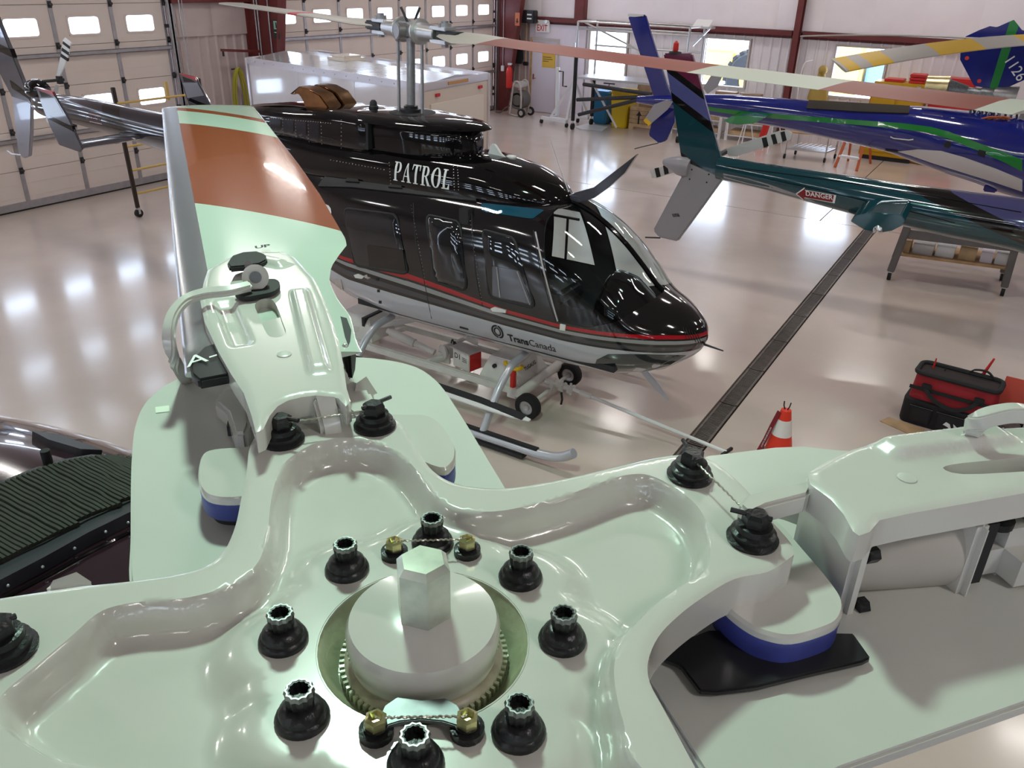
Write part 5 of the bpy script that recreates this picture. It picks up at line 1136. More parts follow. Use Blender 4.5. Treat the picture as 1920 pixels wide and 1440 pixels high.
# tow coupling and bar
obj('drawbar', MB().cyl((-3.60, 6.72, .20), (-3.28, 6.74, .19), .03, n=12), TW, tug)
for k in (-.10, .0, .1): obj('coupling', MB().cyl((-3.40+k, 6.66, .19), (-3.40+k, 6.80, .19), .022, n=10).cyl((-3.40+k, 6.72, .13), (-3.40+k, 6.72, .26), .014, n=8), TW, tug)
obj('coupling_tag', MB().tube([(-3.36, 6.63, .18), (-3.33, 6.60, .12), (-3.34, 6.60, .06)], .012, 6), MATS['black_rubber'], tug)
tb0 = at_z(1045, 735, .22); tb1 = at_z(1362, 848, .05)
obj('tow_bar', MB().cyl((-3.28, 6.74, .19), tb1, .018, n=12), MATS['white_paint'], tug)
obj('tow_handle', MB().bar(tb1+Vector((-.02, -.08, 0)), tb1+Vector((.02, .10, 0)), .03, .03), MATS['black_rubber'], tug, bevel=.005)
obj('tow_sleeve', MB().cyl(Vector((-3.28, 6.74, .19)).lerp(tb1, .05), Vector((-3.28, 6.74, .19)).lerp(tb1, .13), .026, n=12), TW, tug)
# ================================================================== teal helicopter (tail in view)
TY = 11.5
mat('teal', (.006, .065, .085), .12, coat=1, metal=.2, coat_rough=.03); mat('heli_grey', (.33, .32, .35), .35, coat=.4)
TEAL, PUR, MAR, LAV = (.005, .058, .078), (.075, .075, .20), (.16, .02, .06), (.11, .12, .33)
h3 = thing('helicopter', 'teal helicopter with purple front, black diagonal bands and red DANGER arrow on tail', 'helicopter', (1.5, TY, 0))
def ty(u, v, y=TY): return at_y(u, v, y)
def rows(prof, y):
    out = []
    for ut, vt, vb, wr in prof:
        a = at_y(ut, vt, y); b = at_y(ut, vb, y); h = (a.z-b.z); out.append((a.x, b.z, a.z, (a.z+b.z)/2, h*wr, 2, 2))
    return out
rw = rows([(1350, 292, 336, .42), (1430, 306, 354, .45), (1520, 319, 378, .46), (1610, 332, 402, .47), (1700, 345, 424, .48), (1800, 358, 446, .5), (1920, 372, 470, .52)], TY)
xe = rw[-1][0]; ze = rw[-1][3]
rw += [(xe+.8, ze-.55, ze+.50, ze, .55, 2.3, 2.3), (xe+1.6, .55, ze+.9, ze-.1, .78, 2.5, 2.5), (xe+2.6, .50, ze+1.0, ze-.1, .90, 2.6, 2.4), (xe+3.9, .50, ze+.9, ze-.15, .90, 2.6, 2.3), (xe+4.9, .55, ze+.35, ze-.2, .75, 2.4, 2), (xe+5.5, .75, ze-.05, ze-.25, .40, 2, 2), (xe+5.7, .95, ze-.25, ze-.28, .05, 2, 2)]
tb = body_loft(rw, TY, 64, 90); TBV = bvh_of(tb)
to = obj('fuselage', tb, ramp_mat('teal_livery', 'band', [(0, TEAL), (.40, BK), (.52, PUR)], .12, metal=.15), h3, smooth=45)
pa, pb = cast(TBV, 1690, 345)[0] or ty(1690, 345), cast(TBV, 1915, 480-22)[0] or ty(1915, 458)
slp = (pb.x-pa.x)/(pa.z-pb.z)
set_attr(to, 'band', lambda p: min(1, max(0, .40+.22*((p.x-pa.x)-(pa.z-p.z)*slp))))
obj('belly_panel', skin_panel(TBV, [(1356, 325), (1400, 334), (1440, 345), (1500, 366), (1528, 378), (1440, 353), (1400, 344), (1357, 333)], .003, .005), MATS['heli_grey'], h3, smooth=60)
obj('panel_seam', skin_line(TBV, [(1362, 312), (1500, 330), (1650, 352), (1780, 374), (1915, 398)], .006), MATS['black_paint'], h3)
obj('spine_seam', skin_line(TBV, [(1440, 336), (1560, 362), (1700, 395), (1790, 418)], .006), MATS['black_paint'], h3)
DGP = [(1492, 363), (1509, 351), (1508, 355.5), (1568, 366), (1565, 381), (1507, 370), (1506, 375)]
obj('danger_label', skin_panel(TBV, DGP, .004, .004, step=5), MATS['ink_white'], h3, smooth=60)
sc_ = lambda P, k: [(sum(p[0] for p in P)/len(P)+(q[0]-sum(p[0] for p in P)/len(P))*k, sum(p[1] for p in P)/len(P)+(q[1]-sum(p[1] for p in P)/len(P))*k*.94) for q in P]
obj('danger_field', skin_panel(TBV, sc_(DGP, .91), .006, .004, step=5), mat('label_red', (.24, .012, .02), .4), h3, smooth=60)
v2, f2 = text_mesh('DANGER', 14, .25); w2 = max(v.x for v in v2); mb = MB()
mb.add([(lambda h: h[0]+h[1]*.009 if h[1].dot(FW) < 0 else h[0]-h[1]*.009)(cast(TBV, 1536+v.x/w2*26, 366.3+v.x/w2*26*.165-v.y*.85)) for v in v2], f2); obj('lettering', mb, MATS['ink_white'], h3, smooth=0)
# fins with painted bands
def band_plate(px, y, t, material, name, parent, fn, bevel=.0):
    o = yplate(px, y, t, material, name, parent, bevel); set_attr(o, 'band', fn); return o
FT, FBm = ty(1270, 108), ty(1310, 330)
def finband(p):  # measured along the fin, tilted with the stripes
    return min(1, max(0, ((FT.z-p.z)-(p.x-FT.x)*.55)/(FT.z-FBm.z)*.8+.15))
fq = lambda u, v: finband(ty(u, v))
ramp_mat('teal_fin_livery', 'band', [(0, MAR), (fq(1262, 127), BK), (fq(1265, 143), LAV), (fq(1280, 186), BK), (fq(1283, 205), TEAL), (fq(1300, 300), BK)], .15, metal=.1)
uf = band_plate([(1243, 100), (1296, 100), (1310, 150), (1332, 230), (1352, 300), (1362, 330), (1340, 327), (1277, 300), (1262, 200)], TY, .09, MATS['teal_fin_livery'], 'upper_fin', h3, finband, .02)
yplate([(1277, 297), (1340, 325), (1360, 331), (1350, 343), (1320, 385), (1270, 453), (1234, 445), (1224, 432), (1255, 373), (1284, 319)], TY, .085, MATS['heli_grey'], 'lower_fin', h3, .02)
for u, v in ((1297, 318), (1329, 327), (1293, 336), (1325, 342)): obj('fastener', MB().cyl(ty(u, v, TY-.045), ty(u, v, TY-.05), .012, n=10), MATS['ink_black'], h3)
obj('vent_dots', skin_panel(bvh_of(MB().add([(-9, TY-.043, -1), (9, TY-.043, -1), (9, TY-.043, 4), (-9, TY-.043, 4)], [(0, 1, 2, 3)])), [(1260, 401), (1272, 400), (1275, 406), (1262, 407)], .002, .003, step=4), mat('vent_speckle', (.08, .08, .08), .5, noise=.9, nscale=60), h3)
g0, g1 = ty(1284, 312), ty(1243, 302)
obj('tail_gearbox', MB().lathe([(.02, 0), (.05, .02), (.09, .12), (.14, .26), (.15, .36), (.13, .42)], g1, n=24, axis=(g0-g1)), MATS['heli_grey'], h3)
obj('tail_guard', MB().tube([ty(1238, 446), ty(1210, 445)], .012, 6), MATS['dark_steel'], h3)
def tblade(px, y, bands, parent, mt='heli_grey'):
    a = [at_y(u, v, y) for u, v in px]; ob = obj('tail_rotor_blade', MB().prism(a, (0, .02, 0)), MATS[mt], parent, bevel=.004)
    for b_, bm_t in bands: obj('blade_band', MB().prism([at_y(u, v, y-.003) for u, v in b_], (0, .026, 0)), MATS[bm_t], ob)
mat('blade_white', (.66, .65, .65), .35)
tblade([(1358, 282), (1366, 292), (1380, 293), (1482, 262), (1486, 250), (1478, 244), (1462, 245), (1372, 275)], TY+.32, [([(1428, 259), (1437, 257), (1441, 274), (1432, 277)], 'ink_black'), ([(1445, 253), (1453, 251), (1458, 269), (1450, 271)], 'ink_black'), ([(1463, 248), (1471, 246), (1475, 263), (1467, 266)], 'ink_black')], h3, 'blade_white')
tblade([(1218, 319), (1264, 305), (1270, 321), (1232, 334), (1222, 333)], TY+.32, [([(1227, 316), (1235, 314), (1239, 331), (1231, 333)], 'ink_black'), ([(1243, 311), (1251, 309), (1254, 325), (1246, 328)], 'ink_black'), ([(1259, 307), (1264, 305), (1270, 320), (1262, 322)], 'ink_black')], h3, 'blade_white')
obj('tail_rotor_hub', MB().cyl(ty(1345, 292, TY), ty(1345, 292, TY)+Vector((0, .4, 0)), .04, n=12), MATS['dark_steel'], h3)
bc = ty(1266, 100)
obj('beacon_base', MB().lathe([(.09, 0), (.08, .02), (.03, .03)], bc, n=16), MATS['black_rubber'], h3); obj('beacon', MB().lathe([(.035, .03), (.04, .06), (.035, .13), (.01, .16)], bc, n=16), MATS['red_gloss'], h3)
# stabiliser standing out towards the camera
SP = [(1594, 415), (1606, 404), (1640, 398), (1690, 402), (1697, 414), (1690, 424), (1672, 433), (1648, 437), (1620, 431)]
so = [at_y(u, v, 10.75) for u, v in SP]; oo = obj('stabiliser', MB().prism(so, (0, .85, .12)), MATS['teal'], h3, bevel=.01)
obj('position_light', MB().lathe([(.06, 0), (.055, .02), (.02, .04)], at_y(1646, 431, 10.75), n=16, axis=(0, -1, 0)), MATS['chrome'], oo)
for s_ in (-1, 1):
    obj('skid', MB().tube(bez([(1.2, TY+s_*1.05, .05), (3.5, TY+s_*1.05, .05), (5.2, TY+s_*1.05, .06), (5.6, TY+s_*1.05, .2)], 5), .045, 10), MATS['heli_grey'], h3)
    for x in (2.2, 4.0): obj('cross_tube', MB().tube(bez([(x, TY, .58), (x, TY+s_*.6, .5), (x, TY+s_*1.05, .06)], 6), .035, 10), MATS['heli_grey'], h3)

# ================================================================== blue helicopter with green line
UY = 17.8
BLU, GRN = (.010, .018, .20), (.008, .22, .03)
mat('blue_paint', BLU, .12, coat=1, noise=.08, nscale=1.5, coat_rough=.05); mat('green_paint', GRN, .2, coat=.8); mat('belly_white', (.66, .64, .64), .35, coat=.3)
h4 = thing('helicopter', 'blue helicopter with green cheat line, white belly and raised engine cowl', 'helicopter', (-1, UY, 0))
rw = rows([(1196, 180, 193, .6), (1235, 178, 200, .55), (1310, 177, 212, .5), (1400, 179, 228, .48), (1470, 184, 240, .48), (1546, 190, 256, .48), (1610, 194, 270, .5), (1680, 197, 286, .5), (1740, 200, 306, .52), (1800, 206, 327, .55), (1860, 212, 345, .56), (1920, 220, 366, .56)], UY)
xe = rw[-1][0]; rw += [(xe+1.2, .42, 1.9, 1.2, .85, 2.6, 2.4), (xe+2.8, .42, 2.05, 1.2, .92, 2.6, 2.3), (xe+3.9, .5, 1.7, 1.1, .75, 2.4, 2), (xe+4.5, .7, 1.2, 1.0, .4, 2, 2), (xe+4.7, .9, 1.0, .95, .05, 2, 2)]
ub = body_loft(rw, UY, 64, 100); UB = bvh_of(ub)
obj('fuselage', ub, MATS['blue_paint'], h4, smooth=45)
obj('cheat_line', skin_panel(UB, [(1300, 195), (1340, 202), (1400, 209), (1500, 217), (1604, 225), (1692, 231), (1745, 238), (1779, 247), (1837, 269), (1880, 285), (1917, 299), (1917, 322), (1880, 303), (1837, 284), (1779, 260), (1740, 249), (1692, 242), (1604, 234), (1500, 226), (1400, 218), (1340, 209), (1300, 201)], .006, .008), MATS['green_paint'], h4, smooth=60)
obj('belly_panel', skin_panel(UB, [(1684, 284), (1721, 280), (1765, 283), (1808, 295), (1867, 316), (1917, 337), (1917, 359), (1860, 340), (1808, 324), (1750, 306), (1710, 292)], .006, .008), MATS['belly_white'], h4, smooth=60)
obj('cowl_tape', skin_panel(UB, [(1516, 190), (1706, 201), (1704, 214), (1620, 211), (1512, 204)], .03, .05), mat('tape_brown', (.035, .028, .022), .7), h4, smooth=60)
for px in ([(1836, 280), (1849, 284), (1846, 295), (1833, 290)], [(1660, 279), (1684, 282), (1682, 285), (1662, 282)]): obj('patch', skin_panel(UB, px, .014, .01, step=4), MATS['ink_black'], h4)
hd = [cast(UB, u, v)[0] for u, v in ((1670, 256), (1676, 259), (1704, 262), (1713, 261))]
if all(hd): obj('grab_handle', MB().tube([p-Vector((0, .03, 0)) for p in hd], .012, 6), MATS['belly_white'], h4)
for u, v in ((1777, 271),): p = cast(UB, u, v)[0]; obj('port', MB().cyl(p-Vector((0, .02, 0)), p+Vector((0, .02, 0)), .06, n=16), MATS['black_plastic'], h4)
yplate([(1177, 31), (1209, 28), (1228, 90), (1252, 165), (1262, 186), (1226, 184), (1205, 120)], UY, .10, MATS['blue_paint'], 'upper_fin', h4, .02)
yplate([(1232, 200), (1266, 198), (1264, 230), (1249, 264), (1235, 269), (1216, 254), (1222, 225)], UY, .09, MATS['blue_paint'], 'lower_fin', h4, .02)
obj('fin_tip', MB().bb(at_y(1177, 31, UY-.05), at_y(1210, 27, UY+.05)), MATS['belly_white'], h4)
obj('tail_guard', MB().tube([at_y(1235, 268, UY), at_y(1205, 275, UY), at_y(1190, 279, UY)], .012, 6), MATS['dark_steel'], h4)
for k in range(14):
    u = 1188+k*3.2; v = 56+k*9.0; a, b_ = at_y(u, v, UY-.052), at_y(u+24-k*.3, v+3, UY-.052)
    obj('fin_rib', MB().bar(a, b_, .006, .008), MATS['blue_paint'], h4)
tblade([(1206, 226), (1216, 236), (1252, 205), (1262, 190), (1248, 188), (1226, 196)], UY-.35, [([(1206, 226), (1216, 236), (1222, 231), (1211, 221)], 'yellow')], h4)
tblade([(1318, 165), (1326, 176), (1345, 163), (1360, 130), (1352, 122), (1338, 134)], UY-.35, [([(1346, 127), (1352, 122), (1361, 130), (1358, 138), (1350, 134)], 'yellow')], h4)
so = [at_y(u, v, 16.9) for u, v in ((1356, 226), (1372, 218), (1400, 217), (1432, 222), (1412, 232), (1382, 234), (1366, 231))]; obj('stabiliser', MB().prism(so, (0, 1.0, 0)), MATS['green_paint'], h4, bevel=.01)
# raised cowl
CP = [(1800, 112), (1801, 97), (1809, 69), (1837, 56), (1856, 49), (1869, 51), (1901, 37), (1916, 56), (1960, 70), (1990, 120), (1907, 156), (1890, 164), (1860, 167), (1826, 161)]
cw = yplate(CP, UY, .06, MATS['blue_paint'], 'raised_cowl', h4, .012)
yplate([(1893, 41), (1901, 37), (1910, 48), (1870, 166), (1855, 166)], UY-.002, .066, MATS['green_paint'], 'cowl_stripe', cw, 0)
c0 = at_y(1903, 128, UY-.04); c1 = at_y(1916, 148, UY-.04)
obj('lettering', lettering('1126', .24, c0, (c1-c0), Vector((0, -1, 0)).cross(c1-c0), off=.004, align='CENTER'), MATS['ink_white'], cw, smooth=0)
for u, v in ((1813, 109), (1836, 152)): obj('latch', MB().cyl(at_y(u, v, UY-.03), at_y(u, v, UY-.05), .035, n=10), MATS['red_gloss'], cw)
# bare engine
e0 = lambda u, v, dy=0.: at_y(u, v, UY+dy)
obj('heat_shield', MB().cyl(e0(1736, 163), e0(1778, 166), .20, .22, n=24), mat('gold_foil', (.55, .45, .25), .3, metal=.9, noise=.2, nscale=10, bump=.2), h4)
obj('turbine_case', MB().cyl(e0(1778, 168), e0(1812, 174), .18, .12, n=20), MATS['plate_grey'], h4)
obj('gas_generator', MB().lathe([(.06, 0), (.12, .05), (.12, .25), (.15, .3), (.15, .5), (.08, .55)], e0(1806, 175), n=20, axis=e0(1862, 182)-e0(1806, 175)), MATS['plate_grey'], h4)
obj('intake_bell', MB().cyl(e0(1862, 178), e0(1905, 184), .14, .20, n=20), MATS['rotor_grey'], h4)
for k in range(9):
    u = 1818+k*11; obj('engine_pipe', MB().tube(bez([e0(u, 222, -.1), e0(u+4, 200+(k*7) % 11, -.15), e0(u+12, 214, -.05)], 4), .022, 6), MATS['alu' if k % 2 else 'plate_grey'], h4)
obj('engine_deck', MB().bb((e0(1806, 215).x, UY-.3, e0(1806, 232).z), (e0(1905, 230).x, UY+.3, e0(1806, 222).z)), MATS['dark_steel'], h4)
for k in range(3): obj('oil_line', MB().tube(bez([e0(1836+k*14, 224, -.3), e0(1860+k*10, 219, -.34), e0(1884+k*6, 223, -.3)], 5), .018, 6), mat('orange_line', (.50, .13, .04), .5), h4)
for s_ in (-1, 1): 
    obj('skid', MB().tube([(xe-1.2, UY+s_*1.0, .06), (xe+3.8, UY+s_*1.0, .06)], .045, 10), MATS['blue_paint'], h4)
    for x in (xe+.4, xe+2.6): obj('cross_tube', MB().tube(bez([(x, UY, .5), (x, UY+s_*.6, .45), (x, UY+s_*1.0, .06)], 6), .035, 10), MATS['blue_paint'], h4)
fo_ = cast(UB, 1858, 340)[0] or e0(1858, 345)
obj('belly_fitting', MB().box(e0(1858, 350, -.3), (.22, .06, .20)), MATS['blue_paint'], h4, bevel=.02)
# its rotor
BPITCH = rad(28)
ux = Vector((-.1, 17.3, 3.18))
obj('rotor_mast', MB().cyl((ux.x, ux.y+.3, 1.9), (ux.x, ux.y+.1, 3.2), .05, n=14), MATS['rotor_grey'], h4)
obj('rotor_star', MB().lathe([(.45, 0), (.45, .04), (.2, .08)], ux-Vector((0, 0, .04)), n=20), MATS['rotor_grey'], h4)
GRY2, YEL = (.40, .37, .35), (.62, .38, .03)
t1 = at_z(1578, 128, 2.99); d1 = (Vector((t1.x, t1.y, 0))-Vector((ux.x, ux.y, 0))); L1 = d1.length; d1.normalize()
spn = lambda u, v, z, d, L: ((at_z(u, v, z)-ux).dot(d)-.3)/(L-.3)
blade_mat('blue_blade_a', [(0, GRY2), (spn(1920, 70, 3.14, d1, L1), YEL), (spn(1848, 84, 3.1, d1, L1), GRY2), (spn(1768, 95, 3.05, d1, L1), YEL), (spn(1705, 105, 3.03, d1, L1), GRY2), (spn(1648, 118, 3.0, d1, L1), YEL), (spn(1620, 122, 3.0, d1, L1), GRY2), (spn(1610, 125, 3.0, d1, L1), YEL), (.985, GRY2)], 0, rough=.5)
rotor_blade('rotor_blade', ux, d1, .3, L1, .30, 3.18, .19, MATS['blue_blade_a'], h4, pitch=BPITCH)
t2 = at_z(1505, 68, 2.93); d2 = (Vector((t2.x, t2.y, 0))-Vector((ux.x, ux.y, 0))); L2 = d2.length; d2.normalize()
blade_mat('blue_blade_b', [(0, GRY2), (.9, (.42, .39, .37))], 0, rough=.5)
rotor_blade('rotor_blade', ux, d2, .3, L2, .30, 3.15, .22, MATS['blue_blade_b'], h4)
# ================================================================== white box trailer behind the patrol helicopter
BTZ = 2.40
c1, c2, c3 = at_z(463, 108, BTZ), at_z(790, 158, BTZ), at_z(915, 137, BTZ); c4 = c1+c3-c2
tr_ = thing('box_trailer', 'long white box trailer with shiny aluminium roof behind the black helicopter', 'trailer', ((c1+c3)/2).to_tuple()[:2]+(0,))
mat('trailer_skin', (.78, .74, .76), .14, coat=.8, noise=.02, coat_rough=.06); mat('trailer_end', (.66, .56, .49), .35, coat=.3); mat('alu_roof', (.80, .82, .86), .16, metal=.55, bump=.5, bscale=2.2); mat('trim_alu', (.70, .66, .70), .3, metal=.5)
dn = lambda p, z: Vector((p.x, p.y, z))
obj('body', MB().prism([dn(p, .45) for p in (c1, c2, c3, c4)], (0, 0, BTZ-.47)), MATS['trailer_skin'], tr_)
ctr = (c1+c3)/2; rl = [[p.lerp(ctr, .02) for p in (c1, c2, c3, c4)]]
mid1, mid2 = c1.lerp(c4, .5)+Vector((0, 0, .06)), c2.lerp(c3, .5)+Vector((0, 0, .06))
obj('roof', MB().add([*map(lambda p: dn(p, BTZ-.02), (c1, c2, c3, c4)), mid1, mid2], [(0, 1, 5, 4), (4, 5, 2, 3), (0, 4, 3), (1, 2, 5), (0, 3, 2, 1)]), MATS['alu_roof'], tr_, smooth=0)
for a, b in ((c1, c2), (c2, c3), (c3, c4), (c4, c1)):
    e = obj('roof_trim', MB().bar(dn(a, BTZ-.05), dn(b, BTZ-.05), .05, .12), MATS['trim_alu'], tr_, bevel=.012)
    if a in (c1,):
        nrm = Vector((b.y-a.y, a.x-b.x, 0)).normalized()
        for k in range(1, 16): p = a.lerp(b, k/16); obj('rivet', MB().sphere(dn(p, BTZ-.05)+nrm*.026, .012, 8, 5), MATS['alu'], e)
for p in (c1, c2, c3, c4): obj('corner_post', MB().bb(dn(p, .40)-Vector((.035, .035, 0)), dn(p, BTZ)+Vector((.035, .035, 0))), MATS['trim_alu'], tr_, bevel=.01)
n_ = Vector((c2.y-c1.y, c1.x-c2.x, 0)).normalized()
for k in (.33, .66): p = c1.lerp(c2, k); obj('panel_joint', MB().bar(dn(p, .5)+n_*.002, dn(p, BTZ-.12)+n_*.002, .006, .02), MATS['trim_alu'], tr_)
ne = Vector((c3.y-c2.y, c2.x-c3.x, 0)).normalized(); cm_ = c2.lerp(c3, .5)
q = [c2.lerp(c3, .10)+ne*.012, c2.lerp(c3, .90)+ne*.012]
obj('end_frame', MB().prism([dn(c2.lerp(c3, .02), .42), dn(c2.lerp(c3, .98), .42), dn(c2.lerp(c3, .98), BTZ-.12), dn(c2.lerp(c3, .02), BTZ-.12)], ne*.012), MATS['trailer_end'], tr_)
rd = obj('ramp_door', MB().prism([dn(q[0], .55), dn(q[1], .55), dn(q[1], BTZ-.32), dn(q[0], BTZ-.32)], ne*.03), mat('door_cream', (.74, .66, .58), .35, coat=.3), tr_, bevel=.008)
for k in (.2, .85): obj('marker_light', MB().box(dn(c2.lerp(c3, k), BTZ-.2)+ne*.03, (.12, .03, .05), atan2(c3.y-c2.y, c3.x-c2.x)), MATS['ink_red'], tr_, bevel=.006)
obj('light_bar', MB().bar(dn(c2.lerp(c3, .35), BTZ-.05)+ne*.03, dn(c2.lerp(c3, .65), BTZ-.05)+ne*.03, .02, .05), mat('amber', (.5, .25, .08), .4), tr_)
vp = at_z(650, 112, BTZ+.05)
obj('roof_vent', MB().box(vp+Vector((0, 0, .02)), (.55, .5, .06), atan2(c2.y-c1.y, c2.x-c1.x)).box(vp+Vector((0, 0, .065)), (.42, .38, .05), atan2(c2.y-c1.y, c2.x-c1.x)), MATS['door_cream'], tr_, bevel=.012)
for k in (.3, .45):
    for s_ in (0, 1):
        p = (c1 if s_ == 0 else c4).lerp(c2 if s_ == 0 else c3, k+.1); inn = (c4-c1).normalized()*(.2 if s_ == 0 else -.2)
        wheel(tr_, dn(p+inn, .33), .33, .2, (c4-c1))
obj('chassis', MB().prism([dn(p.lerp(ctr, .06), .36) for p in (c1, c2, c3, c4)], (0, 0, .09)), MATS['dark_steel'], tr_)

# ================================================================== tail work stand by the left door
ws = thing('work_stand', 'dark tubular stand with yellow rungs on castors behind the black tail boom', 'stand', (-12.87, 9.4, 0))
mat('stand_brown', (.035, .022, .016), .5); mat('rung_yellow', (.60, .40, .12), .45)
for y in (8.68, 10.4):
    obj('post', MB().bar((-12.87, y, .16), (-12.95, y, 2.15), .06, .06), MATS['stand_brown'], ws, bevel=.008)
    obj('castor', MB().cyl((-12.90, y, .07), (-12.84, y, .07), .07, n=18), MATS['tyre'], ws); obj('castor_fork', MB().bb((-12.91, y-.02, .06), (-12.83, y+.02, .17)), MATS['alu'], ws)
for z in (.40, .80, 1.20, 1.9): obj('rung', MB().cyl((-12.89-.01*z, 8.68, z), (-12.89-.01*z, 10.4, z), .02, n=10), MATS['rung_yellow'], ws)
obj('guard_post', MB().bar((-12.95, 9.7, 1.85), (-12.95, 9.7, 2.15), .05, .05), MATS['rung_yellow'], ws)

# hose coil on the wall
hs = thing('air_hose', 'yellow air hose coiled on a hook by the red column', 'hose', (-14.6, 12.6, 1.0))
mat('hose_yellow', (.42, .38, .03), .5)
for k in range(7):
    hy = 12.75+random.uniform(-.03, .03); r1 = random.uniform(.10, .19); zt = 2.02+random.uniform(-.05, .03)
    pts = []
    for i in range(28):
        a = 2*pi*i/28; z_ = zt-.62+.62*sin(a)*(1.0 if sin(a) > 0 else 1+.15*(k % 3)); pts.append((LX+.19+.012*k, hy+r1*cos(a)*(1.15-.25*sin(a)), z_))
    obj('coil_loop', MB().tube(pts, .017, 7, closed=True), MATS['hose_yellow'], hs)
obj('hook', MB().cyl((LX+.035, 12.75, 2.0), (LX+.26, 12.75, 2.03), .015, n=8), MATS['dark_steel'], hs)
ar_ = thing('swing_bracket', 'dark red swing bracket on the wall beside the red column', 'bracket', (-14.6, 13.0, 2.2))
ba, bb2 = at_x(415, 94, -14.5), at_x(500, 97, -14.5)
obj('arm', MB().bar(ba, bb2, .05, .05), MATS['red_steel'], ar_); obj('tip', MB().bar(ba+Vector((0, .04, -.12)), ba+Vector((0, .04, 0)), .03, .03), MATS['dark_steel'], ar_)
ss = thing('safety_sign', 'small green and white safety sign on the red column between the doors', 'sign', at_y(518, 55, 13.36))
p_ = at_y(518, 55, 13.35)
obj('board', MB().box(p_, (.17, .012, .36)), mat('sign_green_dark', (.02, .05, .045), .5), ss)
obj('pictogram', MB().box(p_+Vector((0, -.008, .08)), (.11, .004, .16)), mat('sign_mint', (.35, .60, .48), .5), ss)
obj('figure', MB().box(p_+Vector((.015, -.012, .08)), (.03, .004, .11)), MATS['sign_green_dark'], ss)
obj('caption_bar', MB().box(p_+Vector((0, -.008, -.06)), (.11, .004, .015)), MATS['ink_white'], ss)

# ================================================================== along the back wall
def at_floor(u, v): return at_z(u, v, 0)
# fire extinguisher on the corner column
fx = thing('fire_extinguisher', 'red fire extinguisher hung on the red corner column', 'extinguisher', (-14.2, 23.1, .75))
obj('cylinder', MB().lathe([(.09, 0), (.105, .02), (.105, .50), (.07, .60), (.03, .63), (.03, .68)], (-14.12, 23.05, .75), n=24), MATS['red_gloss'], fx)
obj('valve', MB().bb((-14.18, 23.02, 1.42), (-14.04, 23.08, 1.48)), MATS['alu'], fx); obj('hose', MB().tube(bez([(-14.05, 23.05, 1.44), (-13.98, 23.04, 1.3), (-13.99, 23.04, .95)], 5), .014, 6), MATS['black_rubber'], fx)
fs = thing('arrow_sign', 'orange arrow sign on the red corner column', 'sign', at_y(973, 35, 23.2))
p_ = at_y(970, 36, 23.205); obj('board', MB().box(p_, (.16, .01, .36)), mat('sign_orange', (.55, .16, .07), .5), fs); obj('arrow', MB().prism([p_+Vector((x, -.008, z)) for x, z in ((-.05, -.05), (0, -.12), (.05, -.05), (.02, -.05), (.02, .02), (-.02, .02), (-.02, -.05))], (0, .003, 0)), MATS['ink_black'], fs)
sp_ = thing('wall_heater', 'black wall unit beside the EXIT sign near the corner', 'heater', at_y(990, 30, 23.6))
p_ = at_y(991, 31, 23.55); obj('case', MB().box(p_, (.52, .25, .36)), MATS['black_plastic'], sp_, bevel=.02)
for k in (.06, -.05): obj('display', MB().box(p_+Vector((.1, -.127, k)), (.16, .006, .04)), MATS['ink_white'], sp_)
for i, (u, h_) in enumerate(((972, .62), (986, .66))):
    t_ = thing('broom' if i else 'hanging_bag', 'black bag hanging on the wall left of the exit door' if not i else 'black-headed broom hanging beside the exit door', 'bag' if not i else 'broom', at_y(u, 118, 23.7))
    p_ = at_y(u, 100, 23.72)
    if i: obj('handle', MB().cyl(p_+Vector((0, 0, -.25)), p_+Vector((0, 0, .85)), .018, n=8), MATS['wood'], t_); obj('head', MB().box(p_+Vector((0, 0, -.3)), (.18, .08, .12)), MATS['black_plastic'], t_, bevel=.02)
    else: obj('pouch', MB().loft([[p_+Vector((a*s_, b*.05, z)) for a, b in ((-1, -1), (1, -1), (1, 1), (-1, 1))] for z, s_ in ((-.3, .14), (-.15, .17), (.3, .13), (.42, .06))]), MATS['satin_black'], t_, bevel=.02); obj('strap', MB().tube([p_+Vector((-.05, 0, .4)), p_+Vector((0, 0, .75)), p_+Vector((.05, 0, .4))], .012, 6), MATS['black_rubber'], t_)
# hose reel cart
hr = thing('hose_reel_cart', 'grey hose reel cart on two wheels beside the exit door', 'hose reel', (-13.55, 22.75, 0))
mat('reel_beige', (.45, .40, .38), .5); mat('hose_grey', (.13, .115, .11), .6)
b0 = Vector((-13.5, 22.8, 0))
for s_ in (-.24, .24): obj('side_frame', MB().tube(bez([b0+Vector((-.25, s_, .05)), b0+Vector((.05, s_, .05)), b0+Vector((.12, s_, .5)), b0+Vector((.05, s_, .95)), b0+Vector((-.08, s_, 1.02)), b0+Vector((-.18, s_, .85)), b0+Vector((-.28, s_, .06))], 5), .03, 8), MATS['reel_beige'], hr)
obj('drum', MB().cyl(b0+Vector((-.06, -.2, .48)), b0+Vector((-.06, .2, .48)), .16, n=20), MATS['hose_grey'], hr)
for k in range(6): obj('hose_turn', MB().tube([b0+Vector((-.06+.24*cos(a), -.17+.068*k, .48+.24*sin(a))) for a in np.linspace(0, 2*pi, 20, endpoint=False)], .035, 6, closed=True), MATS['hose_grey'], hr)
obj('tool_tray', MB().box(b0+Vector((-.06, 0, .92)), (.26, .46, .16)), MATS['reel_beige'], hr, bevel=.03)
for s_ in (-.28, .28): wheel(hr, b0+Vector((.16, s_, .13)), .13, .06)
obj('loose_hose', MB().tube(bez([b0+Vector((-.2, -.1, .35)), b0+Vector((-.5, -.15, .2)), b0+Vector((-.7, -.1, .05)), b0+Vector((-.95, .0, .03))], 6), .02, 6), MATS['hose_grey'], hr)
